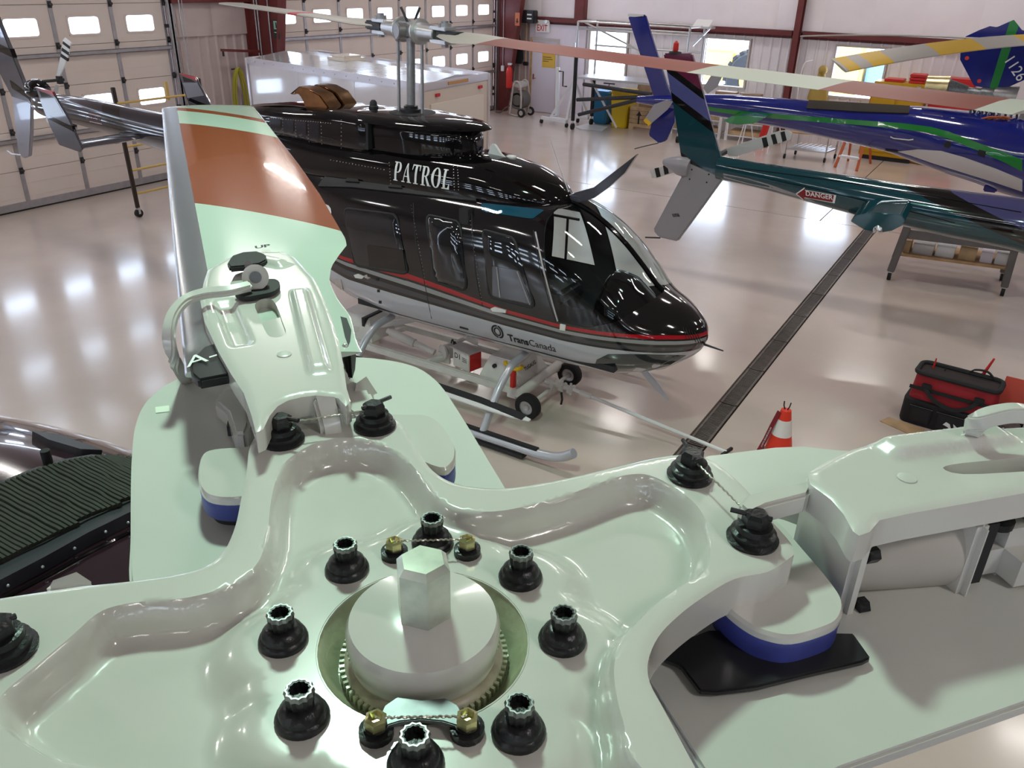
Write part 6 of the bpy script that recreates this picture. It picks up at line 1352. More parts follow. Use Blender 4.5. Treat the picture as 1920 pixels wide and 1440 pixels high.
# white engine hoist on castors
ho = thing('engine_hoist', 'white floor hoist with triangular braces on castors by the exit door', 'hoist', (-11.8, 21.9, 0))
A = at_floor(1015, 231); Bp = at_floor(1062, 239); back = Vector((-.15, 1.0, 0))
mat('hoist_white', (.74, .74, .76), .35)
obj('front_beam', MB().bar(A+Vector((0, 0, .16)), Bp+Vector((0, 0, .16)), .09, .09), MATS['hoist_white'], ho, bevel=.01)
obj('left_post', MB().bar(A+Vector((.3, .4, .16)), A+Vector((.26, .4, 1.55)), .10, .10), MATS['hoist_white'], ho, bevel=.01)
obj('crank', MB().tube([A+Vector((.32, .36, 1.45)), A+Vector((.46, .36, 1.45)), A+Vector((.47, .36, 1.05)), A+Vector((.6, .36, 1.05))], .02, 8), MATS['black_rubber'], ho)
top = Bp+Vector((-.05, .45, 1.25))
for q_ in (Bp+Vector((.0, .0, .2)), Bp+Vector((-.65, .2, .2)), Bp+Vector((.25, .9, .2)), Bp+Vector((-.5, .95, .2))): obj('brace', MB().bar(q_, top, .07, .07), MATS['hoist_white'], ho, bevel=.008)
obj('base_beam', MB().bar(Bp+Vector((-.65, .2, .18)), Bp+Vector((0, .02, .18)), .09, .09), MATS['hoist_white'], ho, bevel=.01); obj('base_beam', MB().bar(Bp+Vector((-.5, .95, .18)), Bp+Vector((.25, .9, .18)), .09, .09), MATS['hoist_white'], ho, bevel=.01)
obj('side_beam', MB().bar(A+Vector((.3, .4, .18)), Bp+Vector((-.65, .3, .18)), .09, .09), MATS['hoist_white'], ho)
for q_ in (A, Bp, A+back, Bp+back): obj('castor', MB().cyl(q_+Vector((-.03, 0, .06)), q_+Vector((.03, 0, .06)), .06, n=14), MATS['tyre'], ho)
obj('upright', MB().bar(top, top+Vector((-.06, 0, 1.0)), .05, .05), MATS['alu'], ho)
# aluminium scaffold with padded bars
sc = thing('scaffold_stand', 'tall aluminium scaffold stand with black padded posts under the back windows', 'scaffold', (-9.6, 22.2, 0))
q0 = at_floor(1073, 243); yS = q0.y
def SX(u): return at_y(u, 150, yS).x
xl, xr = q0.x, at_y(1290, 90, yS).x
zt_ = at_y(1080, 40, yS).z
for x, yb in ((xl, yS), (xl+.05, yS+1.1), (xr, yS), (xr, yS+1.1)):
    if x < -9: pass
    obj('post', MB().cyl((x, yb, .12), (x, yb, zt_), .03, n=12), MATS['alu'], sc)
    if x < -9: obj('post_pad', MB().cyl((x, yb, .25), (x, yb, 1.95 if yb == yS else 1.3), .055, n=14), MATS['black_rubber'], sc)
    obj('castor', MB().cyl((x-.03, yb, .09), (x+.03, yb, .09), .09, n=16), MATS['tyre'], sc)
for z in (zt_, zt_-.18): obj('top_rail', MB().cyl((xl, yS, z), (xr, yS, z), .025, n=10), MATS['alu'], sc); obj('top_rail', MB().cyl((xl, yS+1.1, z), (xr, yS+1.1, z), .025, n=10), MATS['alu'], sc)
for x in (xl, xr): obj('end_rail', MB().cyl((x, yS, zt_), (x, yS+1.1, zt_), .025, n=10), MATS['alu'], sc)
obj('mid_rail', MB().cyl((xl, yS+1.1, zt_-.65), (xr, yS+1.1, zt_-.65), .025, n=10), MATS['alu'], sc)
obj('platform', MB().bb((xl, yS, 1.38), (xr, yS+1.05, 1.44)), MATS['alu'], sc, bevel=.01)
obj('diagonal', MB().cyl((xl+.1, yS+.1, zt_), (xl+1.5, yS+.9, zt_-.7), .025, n=10), MATS['alu'], sc); obj('diagonal', MB().cyl((xl+.2, yS+.55, 1.35), (xl+1.15, yS+.5, .12), .03, n=10), MATS['alu'], sc)
mat('bar_pad', (.028, .026, .030), .65)
pv = at_y(1228, 178, 19.5)
for (u, v), (u2, v2) in (((1094, 158), (1230, 178)), ((1082, 187), (1232, 181)), ((1085, 215), (1225, 180))):
    a = at_y(u, v, yS-.15); b = at_y(u2, v2, yS-.6); obj('padded_bar', MB().cyl(a, a.lerp(b, .94), .05, n=12), MATS['bar_pad'], sc); 
wl_ = sc
p_ = at_y(1318, 45, 22.6)
obj('work_lamp', MB().box(p_, (.45, .35, .06), M=Matrix.Rotation(.5, 3, 'X')), MATS['white_paint'], wl_, bevel=.01); obj('lamp_bracket', MB().box(p_-Vector((0, 0, .08)), (.6, .3, .06)), MATS['alu'], wl_); obj('arm', MB().bar(p_+Vector((.2, 0, -.1)), p_+Vector((-.25, .1, -.55)), .04, .04), MATS['alu'], wl_)
# bins
def wheelie(label, u, v, col, w=.56, h=1.05):
    t = thing('wheelie_bin', label, 'bin', at_floor(u, v)+Vector((0, .35, 0))); b = t.location
    mat('bin_'+label[:5], col, .4)
    obj('body', MB().loft([[b+Vector((a*s_*w/2, c*s_*w*.62, z)) for a, c in ((-1, -1), (1, -1), (1, 1), (-1, 1))] for z, s_ in ((.0, .78), (.05, .80), (h*.9, 1.0))]), MATS['bin_'+label[:5]], t, bevel=.03)
    obj('lid', MB().box(b+Vector((0, .0, h*.95)), (w*1.12, w*1.32, h*.10)), MATS['bin_'+label[:5]], t, bevel=.04)
    obj('handle', MB().cyl(b+Vector((-w*.4, w*.72, h*.9)), b+Vector((w*.4, w*.72, h*.9)), .02, n=8), MATS['bin_'+label[:5]], t)
    for s_ in (-1, 1): obj('wheel', MB().cyl(b+Vector((s_*w*.42, w*.45, .11)), b+Vector((s_*w*.52, w*.45, .11)), .11, n=18), MATS['tyre'], t)
wheelie('yellow wheelie bin standing by the plywood sheet', 1157, 241, (.62, .42, .01)); wheelie('blue wheelie bin left of the yellow bin', 1120, 234, (.02, .17, .36), .5, .95)
tm_ = thing('floor_mat', 'pale plastic sheet lying on the floor below the scaffold', 'sheet', at_floor(1112, 241)); obj('sheet', MB().prism([at_z(u, v, .004) for u, v in ((1078, 238), (1100, 232), (1140, 238), (1128, 246), (1090, 243))], (0, 0, .006)), MATS['white_paint'], tm_)
rg = thing('crank_tool', 'red handled valve tool standing behind the blue bin', 'tool', at_y(1142, 230, 23.74)); p_ = at_y(1142, 160, 23.74)
obj('bar', MB().cyl((p_.x, 23.74, .0), (p_.x, 23.74, p_.z+.05), .015, n=8), MATS['dark_steel'], rg); obj('grip', MB().cyl((p_.x-.18, 23.74, p_.z+.05), (p_.x+.18, 23.74, p_.z+.05), .02, n=8), MATS['black_rubber'], rg); obj('wheel', MB().tube([(p_.x+.1*cos(a), 23.72, p_.z-.12+.1*sin(a)) for a in np.linspace(0, 2*pi, 14, endpoint=False)], .015, 6, closed=True), MATS['red_gloss'], rg)
# plywood and timber packing
pw = thing('plywood_sheet', 'brown plywood sheet leaning against the back wall behind yellow bin', 'board', (-9.6, 23.7, 0)); mat('ply', (.30, .19, .12), .7, noise=.3, nscale=3)
obj('sheet', MB().prism([(-10.1, 23.5, 0), (-8.9, 23.5, 0), (-8.9, 23.8, 1.15), (-10.1, 23.8, 1.2)], (0, .02, 0)), MATS['ply'], pw)
bxw = thing('timber_crate', 'wooden crate marked with black arrows on the floor by the back wall', 'crate', (-9.3, 22.9, 0))
mat('pine', (.52, .36, .20), .6, noise=.25, nscale=4)
for k in range(5): obj('plank', MB().bb((-9.85, 22.75, .08+.115*k), (-8.95, 22.79, .18+.115*k)), MATS['pine'], bxw, bevel=.004)
obj('end', MB().bb((-9.85, 22.79, .08), (-9.81, 23.3, .65)), MATS['pine'], bxw); obj('end', MB().bb((-8.99, 22.79, .08), (-8.95, 23.3, .65)), MATS['pine'], bxw); obj('runner', MB().bb((-9.85, 22.75, 0), (-9.7, 23.3, .08)), MATS['pine'], bxw); obj('runner', MB().bb((-9.1, 22.75, 0), (-8.95, 23.3, .08)), MATS['pine'], bxw)
for k in (0, 1): obj('arrow_mark', MB().prism([Vector((-9.55+.28*k+x, 22.746, .35+z)) for x, z in ((-.025, -.18), (.025, -.18), (.025, .05), (.08, .05), (0, .18), (-.08, .05), (-.025, .05))], (0, .003, 0)), MATS['ink_black'], bxw)
for j, (x0, x1) in enumerate(((-8.6, -7.2), (-7.0, -5.8))):
    rk = thing('timber_rack', ('long' if j == 0 else 'short')+' low rack of timber planks under the windows, '+('left' if j == 0 else 'right')+' one', 'rack', ((x0+x1)/2, 23.2, 0))
    for s_ in (x0, x1): obj('leg', MB().bb((s_-.04, 22.9, 0), (s_+.04, 22.98, .75)), MATS['white_paint'], rk)
    for z in (.12, .45, .72):
        obj('shelf', MB().bb((x0, 22.9, z), (x1, 23.6, z+.03)), MATS['white_paint'], rk)
        for k in range(3): obj('plank', MB().bb((x0+.06, 22.93+.2*k, z+.035), (x1-.06-.1*k, 23.1+.2*k, z+.14)), MATS['pine'], rk, bevel=.004)
# boxes on the window sill of the middle window
for j, (u, lab) in enumerate(((1362, 'brown'), (1408, 'darker brown'))):
    p_ = at_y(u, 176, 23.0); t = thing('cardboard_box', lab+' cardboard box on the shelf below the middle window', 'box', (p_.x, 23.05, 1.12)); 
    obj('body', MB().bb((p_.x-.28, 22.9, 1.0), (p_.x+.28, 23.2, 1.24)), mat('card_%d' % j, (.36-.08*j, .24-.06*j, .15-.04*j), .7, noise=.1), t, bevel=.006)
sh_ = thing('wall_shelf', 'white shelf on posts below the middle window', 'shelf', (-6.9, 23.2, 0)); obj('board', MB().bb((-8.2, 22.85, .96), (-5.9, 23.3, 1.0)), MATS['white_paint'], sh_)
for x in (-8.15, -5.95): obj('leg', MB().bb((x-.03, 22.9, 0), (x+.03, 22.96, .96)), MATS['white_paint'], sh_)
# items right of the column
yh = thing('rain_coat', 'yellow coat hanging on the back wall right of the red column', 'coat', at_y(1536, 160, 23.7)); mat('coat_yellow', (.42, .29, .07), .7, bump=.5, bscale=12)
p_ = at_y(1534, 175, 23.72); obj('body', MB().loft([[p_+Vector((w*cos(a), d*sin(a), z)) for a in np.linspace(0, 2*pi, 12, endpoint=False)] for z, w, d in ((-.45, .26, .06), (-.1, .26, .08), (.25, .20, .08), (.42, .10, .06), (.55, .09, .08), (.68, .05, .04))]), MATS['coat_yellow'], yh, smooth=50)
obj('hood', MB().sphere(p_+Vector((.02, -.02, .58)), .12, 12, 8), MATS['coat_yellow'], yh)
rk2 = thing('rod_rack', 'bent white tube leaning on the wall beside the red column', 'tube', at_y(1505, 190, 23.7)); obj('tube', MB().tube(bez([at_y(1493, 196, 23.6), at_y(1500, 150, 23.65), at_y(1508, 120, 23.65), at_y(1524, 113, 23.7)], 5), .02, 6), MATS['white_paint'], rk2)
cb_ = thing('tool_cabinet', 'yellow steel cabinet by the right back window behind the blue helicopter', 'cabinet', (-2.6, 23.0, 0)); mat('cab_yellow', (.60, .34, .01), .4); mat('cab_orange', (.55, .22, .03), .4)
a, b = at_y(1640, 152, 22.6), at_y(1738, 162, 22.6)
obj('body', MB().bb((a.x, 22.6, .1), (b.x, 23.3, a.z)), MATS['cab_yellow'], cb_, bevel=.01); obj('side', MB().bb((a.x-.03, 22.62, .1), (a.x, 23.3, a.z-.2)), MATS['cab_orange'], cb_)
for k in range(2): obj('door', MB().bb((a.x+.03+(b.x-a.x)/2*k, 22.57, .2), (a.x-.03+(b.x-a.x)/2*(k+1), 22.6, a.z-.25)), MATS['cab_yellow'], cb_, bevel=.008)
obj('latch', MB().bb(at_y(1723, 165, 22.55)-Vector((.05, .01, .03)), at_y(1723, 165, 22.55)+Vector((.05, .02, .03))), MATS['alu'], cb_)
obj('base', MB().bb((a.x, 22.65, 0), (b.x, 23.3, .1)), MATS['dark_steel'], cb_)
for k, (u0, u1, h_, lab) in enumerate(((1659, 1695, .05, 'flat red case on top of the yellow cabinet'), (1705, 1735, .22, 'stack of red cases on top of the yellow cabinet'))):
    p0, p1 = at_y(u0, 152, 22.8), at_y(u1, 152, 22.8); t = thing('tool_case', lab, 'case', ((p0.x+p1.x)/2, 22.95, a.z)); 
    for j in range(3 if k else 1): obj('case', MB().bb((p0.x, 22.7, a.z+.005+.07*j), (p1.x, 23.2, a.z+.065+.07*j)), MATS['red_gloss'], t, bevel=.01)
rt = thing('equipment_cover', 'long bright red cover lying behind the engine at the back wall', 'cover', (-1.2, 23.2, 0))
p0, p1 = at_y(1752, 145, 22.9), at_y(1832, 150, 22.9); obj('cover', MB().bb((p0.x, 22.9, 0.3), (p1.x, 23.5, p0.z)), MATS['red_gloss'], rt, bevel=.04); obj('base', MB().bb((p0.x+.1, 23.0, 0), (p1.x-.1, 23.4, .3)), MATS['dark_steel'], rt)
# step ladder, cart, yellow tubs under the blue boom
sl_ = thing('step_ladder', 'orange step ladder with white steps below the blue tail boom', 'ladder', at_floor(1585, 318)); mat('ladder_orange', (.55, .11, .03), .4)
fl_, fr_ = at_floor(1565, 314), at_floor(1606, 321); bl2, br2 = at_floor(1590, 302), at_floor(1632, 307); zt2 = 1.05
for f_, b_, o in ((fl_, bl2, .08), (fr_, br2, -.08)):
    tp = f_.lerp(b_, .5)+Vector((o, 0, zt2)); obj('leg', MB().bar(f_, tp, .06, .03), MATS['ladder_orange'], sl_); obj('leg', MB().bar(b_, tp, .05, .03), MATS['ladder_orange'], sl_)
for k in (.25, .6): 
    a = fl_.lerp(fl_.lerp(bl2, .5)+Vector((.08, 0, zt2)), k); b = fr_.lerp(fr_.lerp(br2, .5)+Vector((-.08, 0, zt2)), k); obj('step', MB().bar(a, b, .16, .05), MATS['white_paint'], sl_, bevel=.01)
obj('cap', MB().bar(fl_.lerp(bl2, .5)+Vector((.06, 0, zt2)), fr_.lerp(br2, .5)+Vector((-.06, 0, zt2)), .3, .06), MATS['white_paint'], sl_, bevel=.01)
ct = thing('wire_cart', 'low wire shelf cart with wooden top loaded with boxes', 'cart', (-4.5, 21.6, 0)); a, b = at_floor(1470, 297), at_floor(1545, 305)
dx = b-a; bk = Vector((.1, .7, 0))
for z, mt in ((.22, 'alu'), (.62, 'wood')): obj('deck', MB().prism([a+Vector((0, 0, z)), b+Vector((0, 0, z)), b+bk+Vector((0, 0, z)), a+bk+Vector((0, 0, z))], (0, 0, .03)), MATS[mt], ct)
for p in (a, b, a+bk, b+bk): obj('post', MB().cyl(p+Vector((0, 0, .12)), p+Vector((0, 0, .66)), .02, n=8), MATS['alu'], ct); obj('castor', MB().cyl(p+Vector((-.02, 0, .06)), p+Vector((.02, 0, .06)), .06, n=12), MATS['tyre'], ct)
for k in range(9): p = a.lerp(b, k/8); obj('wire', MB().cyl(p+Vector((0, 0, .3)), p+bk+Vector((0, 0, .3)), .008, n=5), MATS['alu'], ct)
for k, (t_, s_, c_) in enumerate(((.16, .26, 'pine'), (.52, .32, 'pine'), (.85, .22, 'white_paint'))):
    p = a.lerp(b, t_)+bk*.5+Vector((0, 0, .651)); t = thing('packing_box', ('small wooden', 'large wooden', 'white')[k]+' box on the low wire cart', 'box', p); obj('body', MB().bb(p+Vector((-s_/2, -s_/2, 0)), p+Vector((s_/2, s_/2, s_*.7))), MATS[c_], t, bevel=.006)
rr = thing('floor_beam', 'orange brown beam lying on the floor below the white belly', 'beam', at_floor(1720, 305)); obj('beam', MB().bar(at_z(1700, 299, .06), at_z(1772, 311, .06), .16, .10), mat('beam_orange', (.45, .21, .06), .5), rr, bevel=.01)
for j, (u, v) in enumerate(((1392, 268), (1444, 262))):
    tr2 = thing('trolley_stand', ('nearer' if j == 0 else 'farther')+' white tripod stand under the green stabiliser', 'stand', at_floor(u, v+24)); p = at_floor(u, v+26)
    for k in range(3): a_ = 2*pi*k/3+.5; obj('leg', MB().cyl(p+Vector((.3*cos(a_), .3*sin(a_), .02)), p+Vector((.02*cos(a_), .02*sin(a_), 1.1)), .014, n=6), MATS['white_paint'], tr2)
    obj('head', MB().cyl(p+Vector((0, 0, 1.05)), p+Vector((0, 0, 1.2)), .03, n=10), MATS['white_paint'], tr2)
rx_ = thing('red_jack', 'red floor jack below the blue boom near the timber rack', 'jack', at_floor(1425, 274)); p = at_floor(1425, 274)
obj('base', MB().bb(p+Vector((-.2, -.15, 0)), p+Vector((.2, .15, .12))), MATS['red_gloss'], rx_, bevel=.02); obj('column', MB().cyl(p+Vector((0, 0, .1)), p+Vector((.12, 0, .75)), .09, n=14), MATS['red_gloss'], rx_)
# big machine outside the windows
mc = thing('wheel_loader', 'large yellow loader with big black tyre parked outside the windows', 'vehicle', (-7.5, 30, 0)); mat('loader_yellow', (.65, .45, .12), .5)
cc = Vector((-8.3, 29.5, .9)); obj('tyre', MB().lathe([(.45, -.3), (.85, -.32), (.95, -.2), (.95, .2), (.85, .32), (.45, .3)], cc, n=32, axis=(0, 1, 0), cap=False), MATS['tyre'], mc); obj('rim', MB().lathe([(.1, -.2), (.45, -.25), (.45, .25), (.1, .2)], cc, n=24, axis=(0, 1, 0)), MATS['loader_yellow'], mc)
for k in range(24): a_ = 2*pi*k/24; obj('tread_block', MB().box(cc+Vector((.97*cos(a_), 0, .97*sin(a_))), (.1, .5, .14), M=Matrix.Rotation(-a_, 3, 'Y')), MATS['tyre'], mc)
obj('body', MB().bb((-11.0, 29.3, .8), (-9.0, 31, 1.8)), MATS['loader_yellow'], mc, bevel=.08); obj('cab', MB().bb((-6.6, 29.4, .7), (-4.9, 31, 2.6)), MATS['loader_yellow'], mc, bevel=.08); obj('engine', MB().bb((-4.8, 29.6, .7), (-3.4, 31, 1.7)), mat('machine_blue', (.15, .3, .55), .5), mc, bevel=.06)
# bench trestle right of centre
tre = thing('trestle_bench', 'grey steel trestle on castors with wooden shelf behind the teal boom', 'bench', (-.4, 13.3, 0)); mat('trestle_grey', (.17, .16, .155), .45, metal=.3, noise=.1)
a, b = at_floor(1666, 524), at_floor(1878, 554); bk = Vector((-.05, .75, 0)); zt3 = .98
for p, nm in ((a, 0), (b, 1), (a+bk, 0), (b+bk, 1)):
    q_ = p+Vector((.1 if nm == 0 else -.02, 0, zt3)); obj('leg', MB().bar(p+Vector((0, 0, .13)), q_, .10, .10), MATS['trestle_grey'], tre, bevel=.01); obj('castor', MB().cyl(p+Vector((-.025, 0, .06)), p+Vector((.025, 0, .06)), .062, n=16), MATS['tyre'], tre); obj('castor_fork', MB().bb(p+Vector((-.035, -.03, .05)), p+Vector((.035, .03, .14))), MATS['alu'], tre)
for o in (Vector(), bk): obj('rail', MB().bar(a+o+Vector((.08, 0, .72)), b+o+Vector((-.02, 0, .72)), .05, .13), MATS['trestle_grey'], tre, bevel=.008); obj('rail', MB().bar(a+o+Vector((.1, 0, zt3)), b+o+Vector((-.02, 0, zt3)), .08, .06), MATS['trestle_grey'], tre)
obj('shelf', MB().prism([a+Vector((.0, 0, .38)), b+Vector((0, 0, .38)), b+bk+Vector((0, 0, .38)), a+bk+Vector((0, 0, .38))], (0, 0, .03)), MATS['wood'], tre)
for k, (t_, w, h_, c_, lab) in enumerate(((.23, .28, .16, 'clear', 'clear plastic tub on the trestle shelf'), (.085, .09, .18, 'pine', 'cardboard carton at the left end of the trestle shelf'), (.425, .25, .17, 'white_paint', 'white carton in the middle of the trestle shelf'), (.62, .22, .2, 'pine', 'tan carton right of centre on the trestle shelf'), (.785, .16, .16, 'bay_white', 'pale carton beside the black coil on trestle shelf'), (.91, .16, .18, 'white_paint', 'white carton at the right end of the trestle shelf'))):
    mat('clear', (.6, .58, .58), .2); p = a.lerp(b, t_)+Vector((0, .25, .41)); t = thing('shelf_carton', lab, 'box', p); obj('body', MB().bb(p+Vector((-w/2, -.15, 0)), p+Vector((w/2, .15, h_))), MATS[c_], t, bevel=.008); obj('flap', MB().bb(p+Vector((-w/2, -.15, h_)), p+Vector((w/2, -.02, h_+.006))), MATS[c_], t)
tl = thing('strap_bundle', 'black strap bundle and bar lying on the trestle rail', 'strap', a.lerp(b, .7)+Vector((0, 0, .79))); p = a.lerp(b, .42)+Vector((0, .0, .835)); q_ = a.lerp(b, .92)+Vector((0, .0, .835))
obj('bar', MB().cyl(p, p.lerp(q_, .5), .035, n=10), MATS['black_plastic'], tl); obj('coil', MB().tube([p.lerp(q_, .5+.05*k)+Vector((0, .03*sin(k*2.), .02*cos(k*3.))) for k in range(11)], .03, 8), MATS['black_rubber'], tl)
# ================================================================== engine cowl with louvred intake below the camera (same helicopter as the rotor head)
mat('plum_paint', (.022, .008, .013), .12, coat=1, coat_rough=.03)
def cy(x): return .50
cowl = body_loft([(-4.2, 1.6, 2.1, 1.8, .25, 2, 2), (-3.4, 1.3, 2.62, 2.0, .62, 2.2, 2.4), (-2.6, 1.2, 2.86, 2.1, .80, 2.3, 2.6), (-1.9, 1.1, 2.94, 2.1, .86, 2.3, 2.7), (-1.2, 1.0, 2.96, 2.1, .88, 2.3, 2.7), (-.4, 1.0, 2.92, 2.1, .86, 2.3, 2.6), (.6, .9, 2.70, 2.0, .84, 2.3, 2.4), (1.8, .8, 2.2, 1.5, .80, 2.3, 2.2), (3.0, .9, 1.6, 1.2, .5, 2, 2), (3.4, 1.1, 1.3, 1.2, .1, 2, 2)], .5, 96, 110)
CB = bvh_of(cowl)
obj('engine_cowl', cowl, MATS['plum_paint'], heli, smooth=45)
frm = mat('intake_frame', (.028, .028, .036), .45)
fo2 = obj('intake_frame', skin_panel(CB, [(-80, 965), (0, 928), (60, 902), (110, 885), (170, 874), (245, 878), (330, 890), (330, 950), (245, 984), (170, 1022), (90, 1068), (0, 1116), (-80, 1160)], .03, .05, step=14), frm, heli, smooth=60)
pleat = mat('pleat_green', (.020, .022, .014), .7, noise=.3, nscale=30)
obj('filter_bed', skin_panel(CB, [(-80, 985), (0, 944), (60, 918), (120, 897), (180, 886), (245, 888), (320, 900), (320, 940), (245, 966), (170, 1000), (90, 1044), (0, 1086), (-80, 1130)], .034, .02, step=14), MATS['dark_gap'], heli, smooth=60)
tpx = [(-80, 980), (0, 940), (60, 914), (120, 894), (180, 883), (245, 885), (330, 897)]; bpx = [(-80, 1132), (0, 1088), (90, 1046), (170, 1002), (245, 968), (330, 936)]
def px_on(P, t):
    L = [0]
    for i in range(1, len(P)): L.append(L[-1]+sqrt((P[i][0]-P[i-1][0])**2+(P[i][1]-P[i-1][1])**2))
    s_ = t*L[-1]; return interp(L, [p[0] for p in P], s_), interp(L, [p[1] for p in P], s_)
for k in range(58):
    u0 = -215+k*9.4; v0 = interp([p[0] for p in tpx], [p[1] for p in tpx], u0) if u0 > -80 else 980+(-80-u0)*.5
    pts = []; q = 0
    while q < 40:
        u, v = u0+q*7, v0+q*7*.55; q += 1
        if u < -78 or u > 300: continue
        if v > interp([p[0] for p in bpx], [p[1] for p in bpx], u): break
        h, n = cast(CB, u, v)
        if h is None: continue
        if n.dot(ray(u, v)) > 0: n = -n
        pts.append(h+n*(.036+.0008*sin(q*.9+k)))
    if len(pts) > 2: obj('pleat', MB().tube(pts, .0062, 6), pleat, fo2)
for u, v in ((36, 907), (98, 881), (150, 876), (15, 1098), (80, 1063), (140, 1028), (198, 997), (240, 980)):
    h, n = cast(CB, u, v)
    if h: obj('frame_screw', MB().sphere(h-ray(u, v).normalized()*.032, .0032, 8, 6), MATS['alu'], fo2)
h, n = cast(CB, 96, 889)
obj('frame_knob', MB().cyl(h+Vector((0, 0, .02)), h+Vector((0, 0, .065)), .011, n=12), MATS['black_rubber'], fo2)
obj('cowl_joint', skin_line(CB, [(0, 1128), (90, 1080), (170, 1036), (250, 996)], .004, lift=.002), MATS['black_paint'], heli)
obj('side_scoop', skin_panel(CB, [(60, 822), (110, 828), (170, 850), (190, 858), (150, 856), (90, 838)], .02, .03, step=8), MATS['intake_frame'], heli, smooth=60)
for s_ in (-1, 1):
    obj('skid', MB().tube(bez([(-1.8, .5+s_*1.05, .07), (1.0, .5+s_*1.05, .07), (2.6, .5+s_*1.05, .08), (3.0, .5+s_*1.05, .25)], 5), .05, 10), MATS['silver'], heli)
    for x in (-.9, 1.2): obj('cross_tube', MB().tube(bez([(x, .5, 1.0), (x, .5+s_*.6, .85), (x, .5+s_*1.05, .07)], 6), .04, 10), MATS['silver'], heli)
# ================================================================== traffic cone
cn = thing('traffic_cone', 'orange red traffic cone with white band and ribbon by the drain', 'cone', at_z(1456, 860, 0)); p = cn.location.copy()
mat('cone_red', (.80, .045, .02), .4); mat('cone_white', (.80, .76, .74), .4)
obj('body', MB().lathe([(.135, .03), (.105, .20), (.0905, .272)], p, n=28), MATS['cone_red'], cn); obj('band', MB().lathe([(.092, .272), (.063, .43)], p, n=28), MATS['cone_white'], cn); obj('top', MB().lathe([(.062, .43), (.046, .52), (.03, .525)], p, n=28), MATS['cone_red'], cn)
obj('base', MB().box(p+Vector((0, 0, .015)), (.32, .32, .03), .3), MATS['black_rubber'], cn, bevel=.008)
for k in (-1, 1): obj('cable_tie', MB().tube([p+Vector((.01*k, 0, .52)), p+Vector((.025*k, -.01, .56)), p+Vector((.03*k, 0, .60))], .006, 6), MATS['black_rubber'], cn)
rbn = obj('ribbon', MB().strip([p+Vector((-.05, -.03, .50)), p+Vector((-.085, -.06, .36)), p+Vector((-.12, -.08, .20)), p+Vector((-.16, -.10, .06))], .045, .003, up=(-.5, -1, .3)), mat('ribbon_red', (.22, .012, .02), .6), cn)
ra, rb_ = p+Vector((-.09, -.066, .33)), p+Vector((-.135, -.088, .14)); 
obj('lettering', lettering('REMOVE BEFORE FLIGHT', .022, ra.lerp(rb_, .5), (rb_-ra), Vector((-.5, -1, .3)).cross(rb_-ra), off=.004, sx=.9), MATS['ink_white'], rbn, smooth=0)
# ================================================================== tool bag and things around it
tbg = thing('tool_bag', 'red and black open tool bag with shoulder strap standing on the floor', 'bag', at_z(1785, 815, 0)+Vector((-.08, .20, 0)), -.10); L = Matrix.Translation(tbg.location)@Matrix.Rotation(-.10, 4, 'Z')@Matrix.Scale(1.18, 4)
P_ = lambda x, y, z: L@Vector((x, y, z))
mat('bag_red', (.30, .012, .02), .7, bump=.2, bscale=90); mat('bag_black', (.012, .012, .014), .7, bump=.2, bscale=90)
def rr_ring(w, d, z, r=.05): return [P_(x, y, z) for x, y in round_rect(w, d, r)]
obj('lower_pouch', MB().loft([rr_ring(.68, .36, .0), rr_ring(.70, .38, .03), rr_ring(.70, .37, .22), rr_ring(.67, .33, .225)]), MATS['bag_black'], tbg, smooth=50)
obj('upper_body', MB().loft([rr_ring(.655, .31, .10), rr_ring(.65, .30, .22), rr_ring(.62, .26, .44)]), MATS['bag_red'], tbg, smooth=50)
rim = [P_(x, y, .45+.015*cos(x*4)) for x, y in round_rect(.63, .27, .06)]
obj('mouth_rim', MB().tube(rim, .025, 8, closed=True), MATS['bag_black'], tbg)
obj('mouth_shade', MB().prism([P_(x, y, .4445) for x, y in round_rect(.60, .24, .05)], (0, 0, .004)), mat('bag_mouth_shade', (.03, .022, .022), .8), tbg)  # dark sheet across the opening, painting the shade within the bag
obj('side_band', MB().strip([P_(-.33, -.16, .33), P_(0, -.155, .325), P_(.33, -.16, .33)], .035, .012, up=(0, -1, 0)), MATS['bag_black'], tbg)
obj('shoulder_strap', MB().strip(bez([P_(-.22, -.165, .36), P_(-.12, -.19, .27), P_(.03, -.2, .235), P_(.14, -.19, .28), P_(.2, -.165, .35)], 6), .04, .012, up=(0, -1, .2)), MATS['bag_black'], tbg)
for x in (-.2, .2): obj('buckle', MB().box(P_(x, -.17, .365), (.09, .02, .06), -.10), MATS['bag_black'], tbg, bevel=.008)
obj('carry_handle', MB().strip(bez([P_(.05, .13, .45), P_(.08, .12, .50), P_(.18, .12, .51), P_(.25, .12, .45)], 6), .03, .012), MATS['bag_black'], tbg)
for x, w in ((-.19, .2), (.06, .28), (.27, .12)): 
    pk = obj('pocket', MB().box(P_(x, -.195, .11), (w, .03, .17), -.10), MATS['bag_black'], tbg, bevel=.01)
    obj('stitching', MB().strip([P_(x-w/2+.01, -.212, .185), P_(x+w/2-.01, -.212, .185)], .004, .002, up=(0, -1, 0)), MATS['plate_grey'], pk)
for pts in ([(-.02, .07), (.0, .10), (.03, .09), (.05, .05), (.075, .055), (.05, .035), (.02, .06)], [(.055, .10), (.085, .08), (.10, .05), (.08, .055), (.065, .07)]):
    obj('emblem', MB().prism([P_(x+.02, -.2125, z+.02) for x, z in pts], (L.to_3x3()@Vector((0, -.002, 0)))), MATS['ink_white'], tbg)
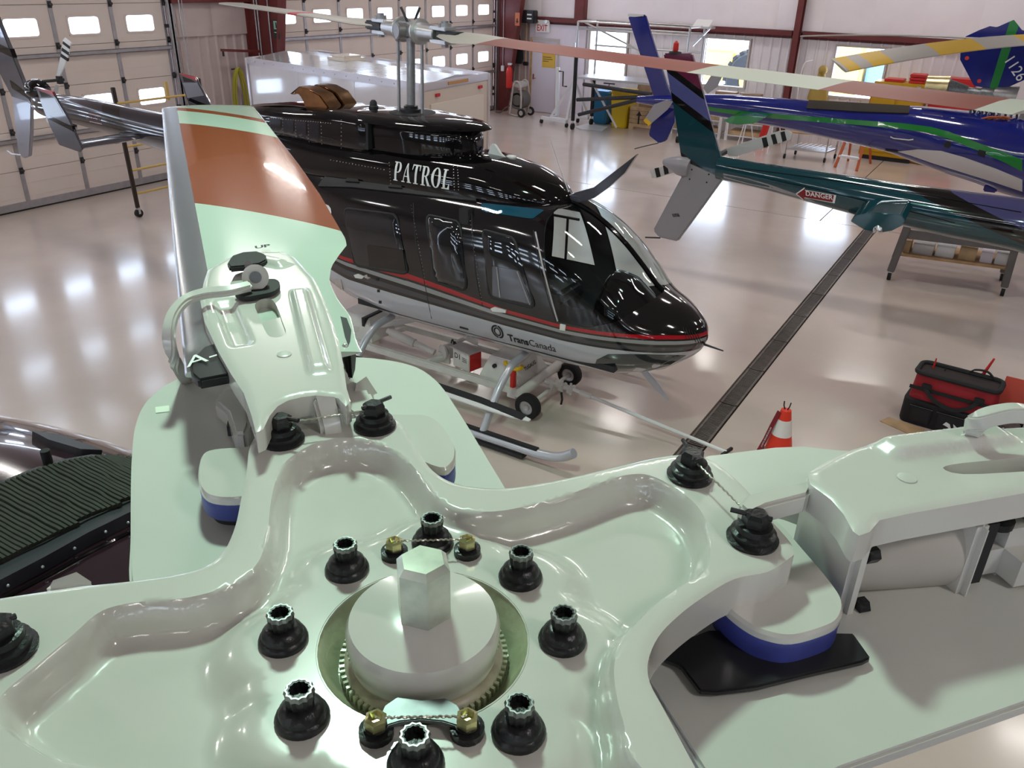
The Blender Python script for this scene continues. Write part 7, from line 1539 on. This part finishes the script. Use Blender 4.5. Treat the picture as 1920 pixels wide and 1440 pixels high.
for k, (u, v, c_) in enumerate(((1728, 668, 'red_gloss'), (1755, 672, 'dark_steel'))):
    x = (-.22, -.13)[k]; t = thing('screwdriver', ('red handled' if k == 0 else 'dark')+' tool sticking up from the tool bag, left side', 'tool', P_(x, .03, .43)); obj('handle', MB().cyl(P_(x, .06, .40), P_(x+.005, .06, .54-.04*k), .014-.006*k, .006, n=8), MATS[c_], t); obj('shank', MB().cyl(P_(x, .06, .32), P_(x, .06, .40), .005, n=6), MATS['alu'], t)
t = thing('pry_bar', 'red pry handle sticking up from the right of the tool bag', 'tool', P_(.16, .15, .4)); obj('handle', MB().cyl(P_(.12, .17, .36), P_(.19, .17, .62), .022, .010, n=8), MATS['red_gloss'], t); obj('collar', MB().cyl(P_(.12, .17, .30), P_(.12, .17, .36), .026, n=8), MATS['red_gloss'], t)
fb = thing('red_folder', 'flat orange red board leaning behind the tool bag', 'board', P_(.42, .12, 0)); mat('folder_red', (.62, .09, .06), .5); obj('board', MB().prism([P_(.30, .20, .1), P_(.54, .21, .1), P_(.54, .25, .47), P_(.31, .24, .47)], (0, .012, 0)), MATS['folder_red'], fb, bevel=.004); obj('backing', MB().prism([P_(.30, .20, .0), P_(.54, .21, .0), P_(.54, .21, .1), P_(.30, .20, .1)], (0, .012, 0)), MATS['bag_black'], fb)
pb_ = thing('parts_tray', 'grey tray of small parts beside the tool bag', 'tray', P_(.47, -.02, .0)); obj('tray', MB().box(P_(.46, -.02, .0855), (.16, .16, .20), -.10), MATS['plate_grey'], pb_, bevel=.01)
for k in range(3): obj('part', MB().cyl(P_(.40+.05*k, -.105, .15), P_(.43+.05*k, -.11, .17), .012, n=8), MATS['chrome' if k != 1 else 'folder_red'], pb_)
b2 = thing('equipment_bag', 'dark equipment bag with blue lining at the right edge behind tool bag', 'bag', P_(.78, .12, 0)); obj('shell', MB().loft([[P_(.78+x, .12+y, z) for x, y in round_rect(w, d, .05)] for z, w, d in ((0, .44, .32), (.25, .46, .34), (.36, .40, .28))]), MATS['bag_black'], b2, smooth=50); obj('lining', MB().prism([P_(.66, -.055, .10), P_(.86, -.055, .10), P_(.88, -.05, .27), P_(.70, -.05, .24)], (0, -.006, 0)), mat('lining_blue', (.03, .05, .16), .7), b2)
cbx = thing('cardboard_sheet', 'brown cardboard sheet under the tool bag', 'cardboard', P_(-.3, -.1, 0)); obj('sheet', MB().prism([P_(-.42, -.28, .0), P_(-.1, -.32, .0), P_(-.1, .1, .0), P_(-.38, .1, .0)], (0, 0, .0)) if False else MB().prism([P_(-.46, -.32, -.0), P_(-.12, -.42, -.0), P_(-.12, -.225, -.0), P_(-.42, -.20, -.0)], (0, 0, .01)), MATS['pine'], cbx)
